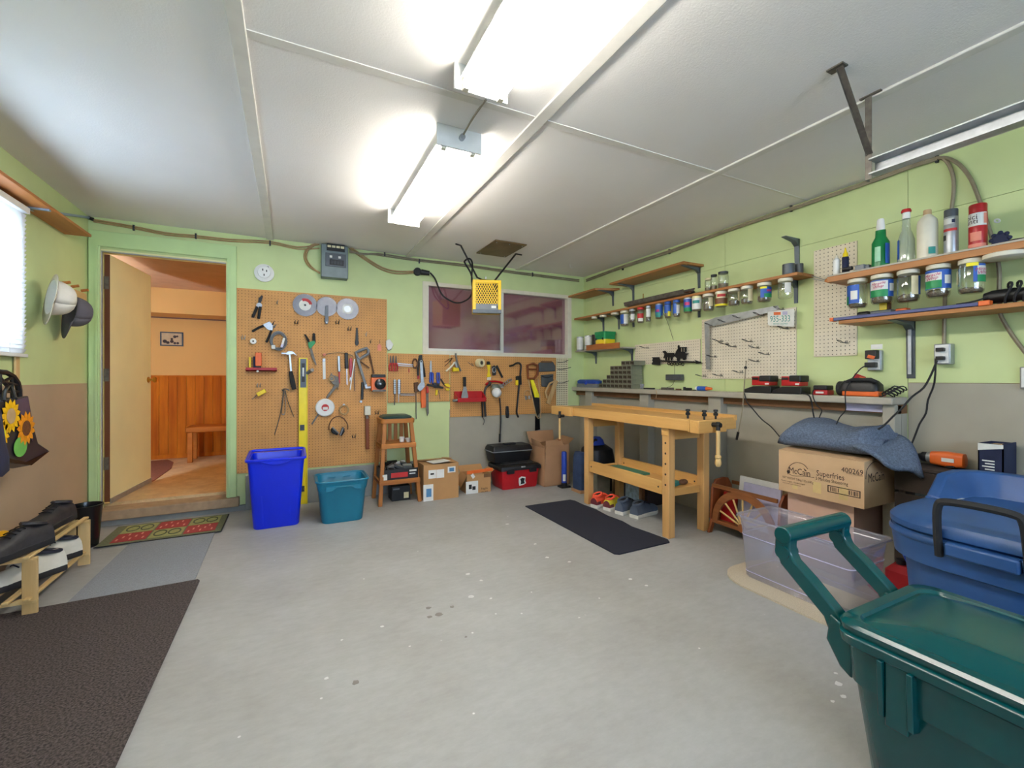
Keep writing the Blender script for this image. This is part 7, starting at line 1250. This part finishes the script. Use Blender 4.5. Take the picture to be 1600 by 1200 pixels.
# clear tote
ct = T('clear_tote', 'clear plastic storage tote standing on the beige rug', 'tote', (2.475,1.41,.0105)); cx, cy = 2.480, 1.415
def c4(z, hx, hy, r=.035): return rr(cx, cy, z+.0105, hx, hy, r, 4)
obj('body', MB().loft([c4(0,.138,.265),c4(.008,.143,.27),c4(.27,.156,.288),c4(.30,.160,.292),c4(.345,.162,.296)], True, False), M['clear_tote'], ct, solid=.003)
obj('rim', MB().loft([c4(.345,.162,.296),c4(.349,.175,.310),c4(.340,.177,.312)], False, False), M['clear_tote'], ct, solid=.003)
obj('rib_line', MB().tube(c4(.24,.157,.287), .0025, 5, True), M['lilac'], ct); obj('foot_line', MB().tube(c4(.035,.146,.272), .002, 5, True), M['lilac'], ct)
obj('paper_inside', MB().obox((2.50,1.30,.03),(.09,0,0),(0,.12,.0),(0,0,.002)), M['label_cream'], ct)
# blue tote with black bail handle
bt_ = T('blue_tote', 'big scuffed blue storage tote with a black bail handle at the right', 'tote', (2.55,.66,0)); cx, cy = 2.555, .665
def b4(z, hx, hy, r=.21): return rr(cx, cy, z, hx, hy, r, 8)
obj('body', MB().loft([b4(0,.31,.23,.15),b4(.02,.325,.245,.16),b4(.42,.355,.285),b4(.43,.378,.312),b4(.50,.385,.318),b4(.545,.385,.318),b4(.548,.37,.30)]), M['toteblue'], bt_)
obj('band', MB().loft([b4(.515,.388,.321),b4(.522,.392,.325),b4(.532,.392,.325),b4(.54,.388,.321)], False, False), M['toteblue'], bt_)
obj('lid', MB().loft([b4(.55,.382,.314),b4(.556,.39,.322),b4(.578,.39,.322),b4(.598,.375,.305),b4(.606,.33,.27,.19),b4(.607,.30,.24,.17)]), M['toteblue'], bt_)
obj('lid_ridge', MB().loft([[(x+nx*.075,y+ny*.075,.600),(x+nx*.02,y+ny*.02,zt_),(x-nx*.015,y-ny*.015,zt_+.004),(x-nx*.03,y-ny*.03,.59)] for x,y,nx,ny,zt_ in ((2.60,.945,0,-1,.61),(2.70,.945,0,-1,.70),(2.80,.93,-.25,-.95,.712),(2.87,.885,-.6,-.8,.712),(2.905,.80,-.95,-.3,.712),(2.91,.66,-1,0,.712),(2.91,.48,-1,0,.70),(2.91,.40,-1,0,.61))]), M['toteblue'], bt_, bevel=.005)
hx_ = cx-.40
obj('bail_handle', MB().tube(smooth_pts([(hx_+.01,.765,.485),(hx_-.012,.763,.60),(hx_-.022,.757,.675),(hx_-.024,.735,.697),(hx_-.024,.65,.702),(hx_-.024,.565,.697),(hx_-.022,.543,.675),(hx_-.012,.537,.60),(hx_+.01,.535,.485)],4), .0135, 8), M['black_rubber'], bt_)
obj('handle_mount', MB().box(hx_-.012,hx_+.03,.555,.745,.495,.545), M['toteblue'], bt_, bevel=.008)
for px, py, sx_, sy_ in ((1494,780,.085,.02),(1572,775,.02,.012)): 
    q = pl(px,py,2,.6075); obj('paint_scuff', MB().prism([q+Vector((a*sx_,b*sy_,0)) for a,b in ((-.5,.2),(-.1,.9),(.4,.5),(.6,-.6),(.1,-.4),(-.4,-.8))],(0,0,.0008)), M['paper'], bt_)
# things by the right wall behind the tote
cr = T('wood_crate', 'wooden crate by the right wall behind the blue tote', 'crate', (3.1,1.0,0))
for k in range(5): obj('slat', MB().box(3.0,3.012,.75,1.25,.01+k*.13,.125+k*.13), M['crate_shade'], cr, bevel=.002); obj('slat', MB().box(3.012,3.20,1.235,1.25,.01+k*.13,.125+k*.13), M['crate_shade'], cr, bevel=.002)  # crate coloured extra dark to carry the shade behind the totes
obj('top_board', MB().box(3.0,3.21,.75,1.25,.65,.664), M['crate_shade'], cr); obj('corner_post', MB().box(3.012,3.04,1.205,1.235,0,.65), M['crate_shade'], cr)
zz = .665; dr = T('cordless_drill', 'orange-red power drill with a black chuck lying behind the blue tote', 'drill', (3.1,1.1,zz)); y0_, y1_, y2_, y3_ = (pl(x,718,0,3.16).y for x in (1431,1443,1457,1510))
obj('chuck', MB().lathe([(.010,0),(.016,.02),(.026,.03),(.028,abs(y1_-y2_)+.03)], (3.16,y0_,zz+.045), 16, (0,-1,0)), M['black'], dr); obj('collar', MB().cyl((3.16,y2_+.02,zz+.045),(3.16,y2_,zz+.045),.029,n=16), M['galv'], dr); obj('motor_body', MB().loft([rr(0,0,0,.034,.034,.02),rr(0,0,.06,.036,.040,.02),rr(0,0,.13,.030,.036,.02),rr(0,-.006,abs(y3_-y2_),.018,.02,.012)]).xf(Matrix.Translation((3.16,y2_,zz+.046)) @ Matrix.Rotation(math.radians(90),4,'X')), M['orange'], dr); obj('label', MB().box(3.122,3.125,y2_-.10,y2_-.05,zz+.035,zz+.055), M['label_white'], dr); obj('pistol_grip', MB().box(3.13,3.20,y2_-.10,y2_-.06,zz+.0,zz+.03), M['black'], dr, bevel=.008)
bxx = T('filler_carton', 'open dark blue carton with white print behind the blue tote', 'carton', (3.12,.95,zz)); y0_, y1_ = pl(1528,710,0,3.04).y, pl(1568,710,0,3.04).y; zt_ = pl(1540,693,0,3.04).z
obj('carton', MB().box(3.04,3.046,y1_,y0_,zz,zt_).box(3.04,3.20,y1_,y1_+.005,zz,zt_+.004).box(3.195,3.20,y1_,y0_,zz,zt_).box(3.04,3.20,y0_-.005,y0_,zz,zt_), M['navy'], bxx); obj('white_band', MB().prism([(3.039,y0_,zt_-.035),(3.039,y0_,zt_),(3.039,y1_,zt_),(3.039,y1_,zt_-.018)],(-.0008,0,0)), M['label_white'], bxx); obj('rough_contents', MB().box(3.05,3.19,y1_+.01,y0_-.01,zz,zt_-.008), M['tan'], bxx, bevel=.01)
for k in range(5): obj('print_line', MB().box(3.0388,3.04,y1_+.03,y0_-.015-.01*(k%2),zz+.02+k*.014,zz+.026+k*.014), M['label_white'], bxx)
jc = T('jerry_can', 'red plastic can tucked between the clear tote and the blue tote', 'can', (2.80,1.13,0)); obj('can', MB().loft([rr(2.80,1.12,0,.08,.06,.02),rr(2.80,1.12,.17,.08,.06,.02),rr(2.80,1.12,.20,.05,.035,.015)]), M['red'], jc); obj('cap', MB().cyl((2.78,1.13,.20),(2.78,1.13,.225),.02,n=12), M['black'], jc)
br2 = T('blue_rope', 'tangle of blue rope sticking up behind the clear tote', 'rope', (2.78,1.07,.2))
for i in range(4): obj('loop', MB().tube(smooth_pts([(2.72+.02*i,1.06+.01*i,.20),(2.70+.015*i,1.10,.33+.02*i),(2.76+.01*i,1.07,.40),(2.84,1.05,.30-.02*i)]), .006, 6), M['plierblue'], br2)
# green tote in the foreground
gt_ = T('green_tote', 'large green lidded tote with a pull handle in the right foreground', 'tote', (1.56,.25,0)); cx, cy, hy0 = 1.565, .20, .485
def g4(z, hx, hy, r=.06): return rr(cx, cy, z, hx, hy, r, 5)
obj('body', MB().loft([g4(0,.185,.42),g4(.01,.19,.43),g4(.33,.215,.468),g4(.335,.222,.476),g4(.44,.228,.482),g4(.455,.228,.482)]), M['totegreen'], gt_)
obj('rim', MB().loft([g4(.436,.232,.486),g4(.442,.240,.494),g4(.462,.242,.496),g4(.470,.236,.49)], False, False), M['totegreen'], gt_, solid=.004)
obj('lid', MB().loft([g4(.458,.226,.482),g4(.472,.238,.494),g4(.488,.240,.496),g4(.496,.232,.488),g4(.497,.205,.46,.05),g4(.489,.200,.455,.05),g4(.494,.185,.44,.05),g4(.512,.150,.36,.05),g4(.513,.10,.30,.05)]), M['totegreen'], gt_)
for y in (.58,.52): obj('side_rib', MB().prism([(cx-.222,y-.006,.44),(cx-.25,y-.006,.44),(cx-.242,y-.006,.30),(cx-.21,y-.006,.29)],(0,.012,0)), M['totegreen'], gt_, bevel=.002)
obj('side_pad', MB().box(cx-.238,cx-.21,.526,.574,.28,.44), M['totegreen'], gt_, bevel=.004)
hd = None
for x, s in ((1.405,-1),(1.705,1)):
    a_ = MB()
    a_.loft([[Vector((x+dx, y, z)) + Vector((0, dy*ny, dy*nz)) for dx, dy in ((-.021,-.024),(.021,-.024),(.021,.024),(-.021,.024))] for y, z, ny, nz in ((.70,.40,1,.0),(.725,.465,.9,-.4),(.80,.53,.75,-.65),(.852,.572,.9,-.45),(.868,.61,1,0),(.866,.648,1,0))])
    ao = obj('handle_arm', a_, M['totegreen'], gt_, bevel=.005); obj('pivot', MB().cyl((x+s*-.0-.026,.865,.60),(x+.026,.865,.60),.022,n=16), M['totegreen'], ao)
    obj('pull_bracket', MB().prism([(x-.03,.66,.44),(x-.03,.725,.475),(x-.03,.735,.40),(x-.03,.70,.34),(x-.03,.67,.32)],(.06,0,0)), M['totegreen'], gt_, bevel=.006)
obj('grip', MB().cyl((1.382,.866,.652),(1.728,.866,.652),.027,n=18), M['totegreen'], gt_, bevel=.004)
for x, y, dx, dy in ((1.43,.45,.015,.006),(1.40,.28,.02,.008),(1.42,.33,.012,.006),(1.47,.52,.02,.005)): obj('scuff', MB().prism([(x+a*dx,y+b*dy,.4985) for a,b in ((-1,0),(0,1),(1,.3),(.2,-1))],(0,0,.0006)), M['label_white'], gt_)
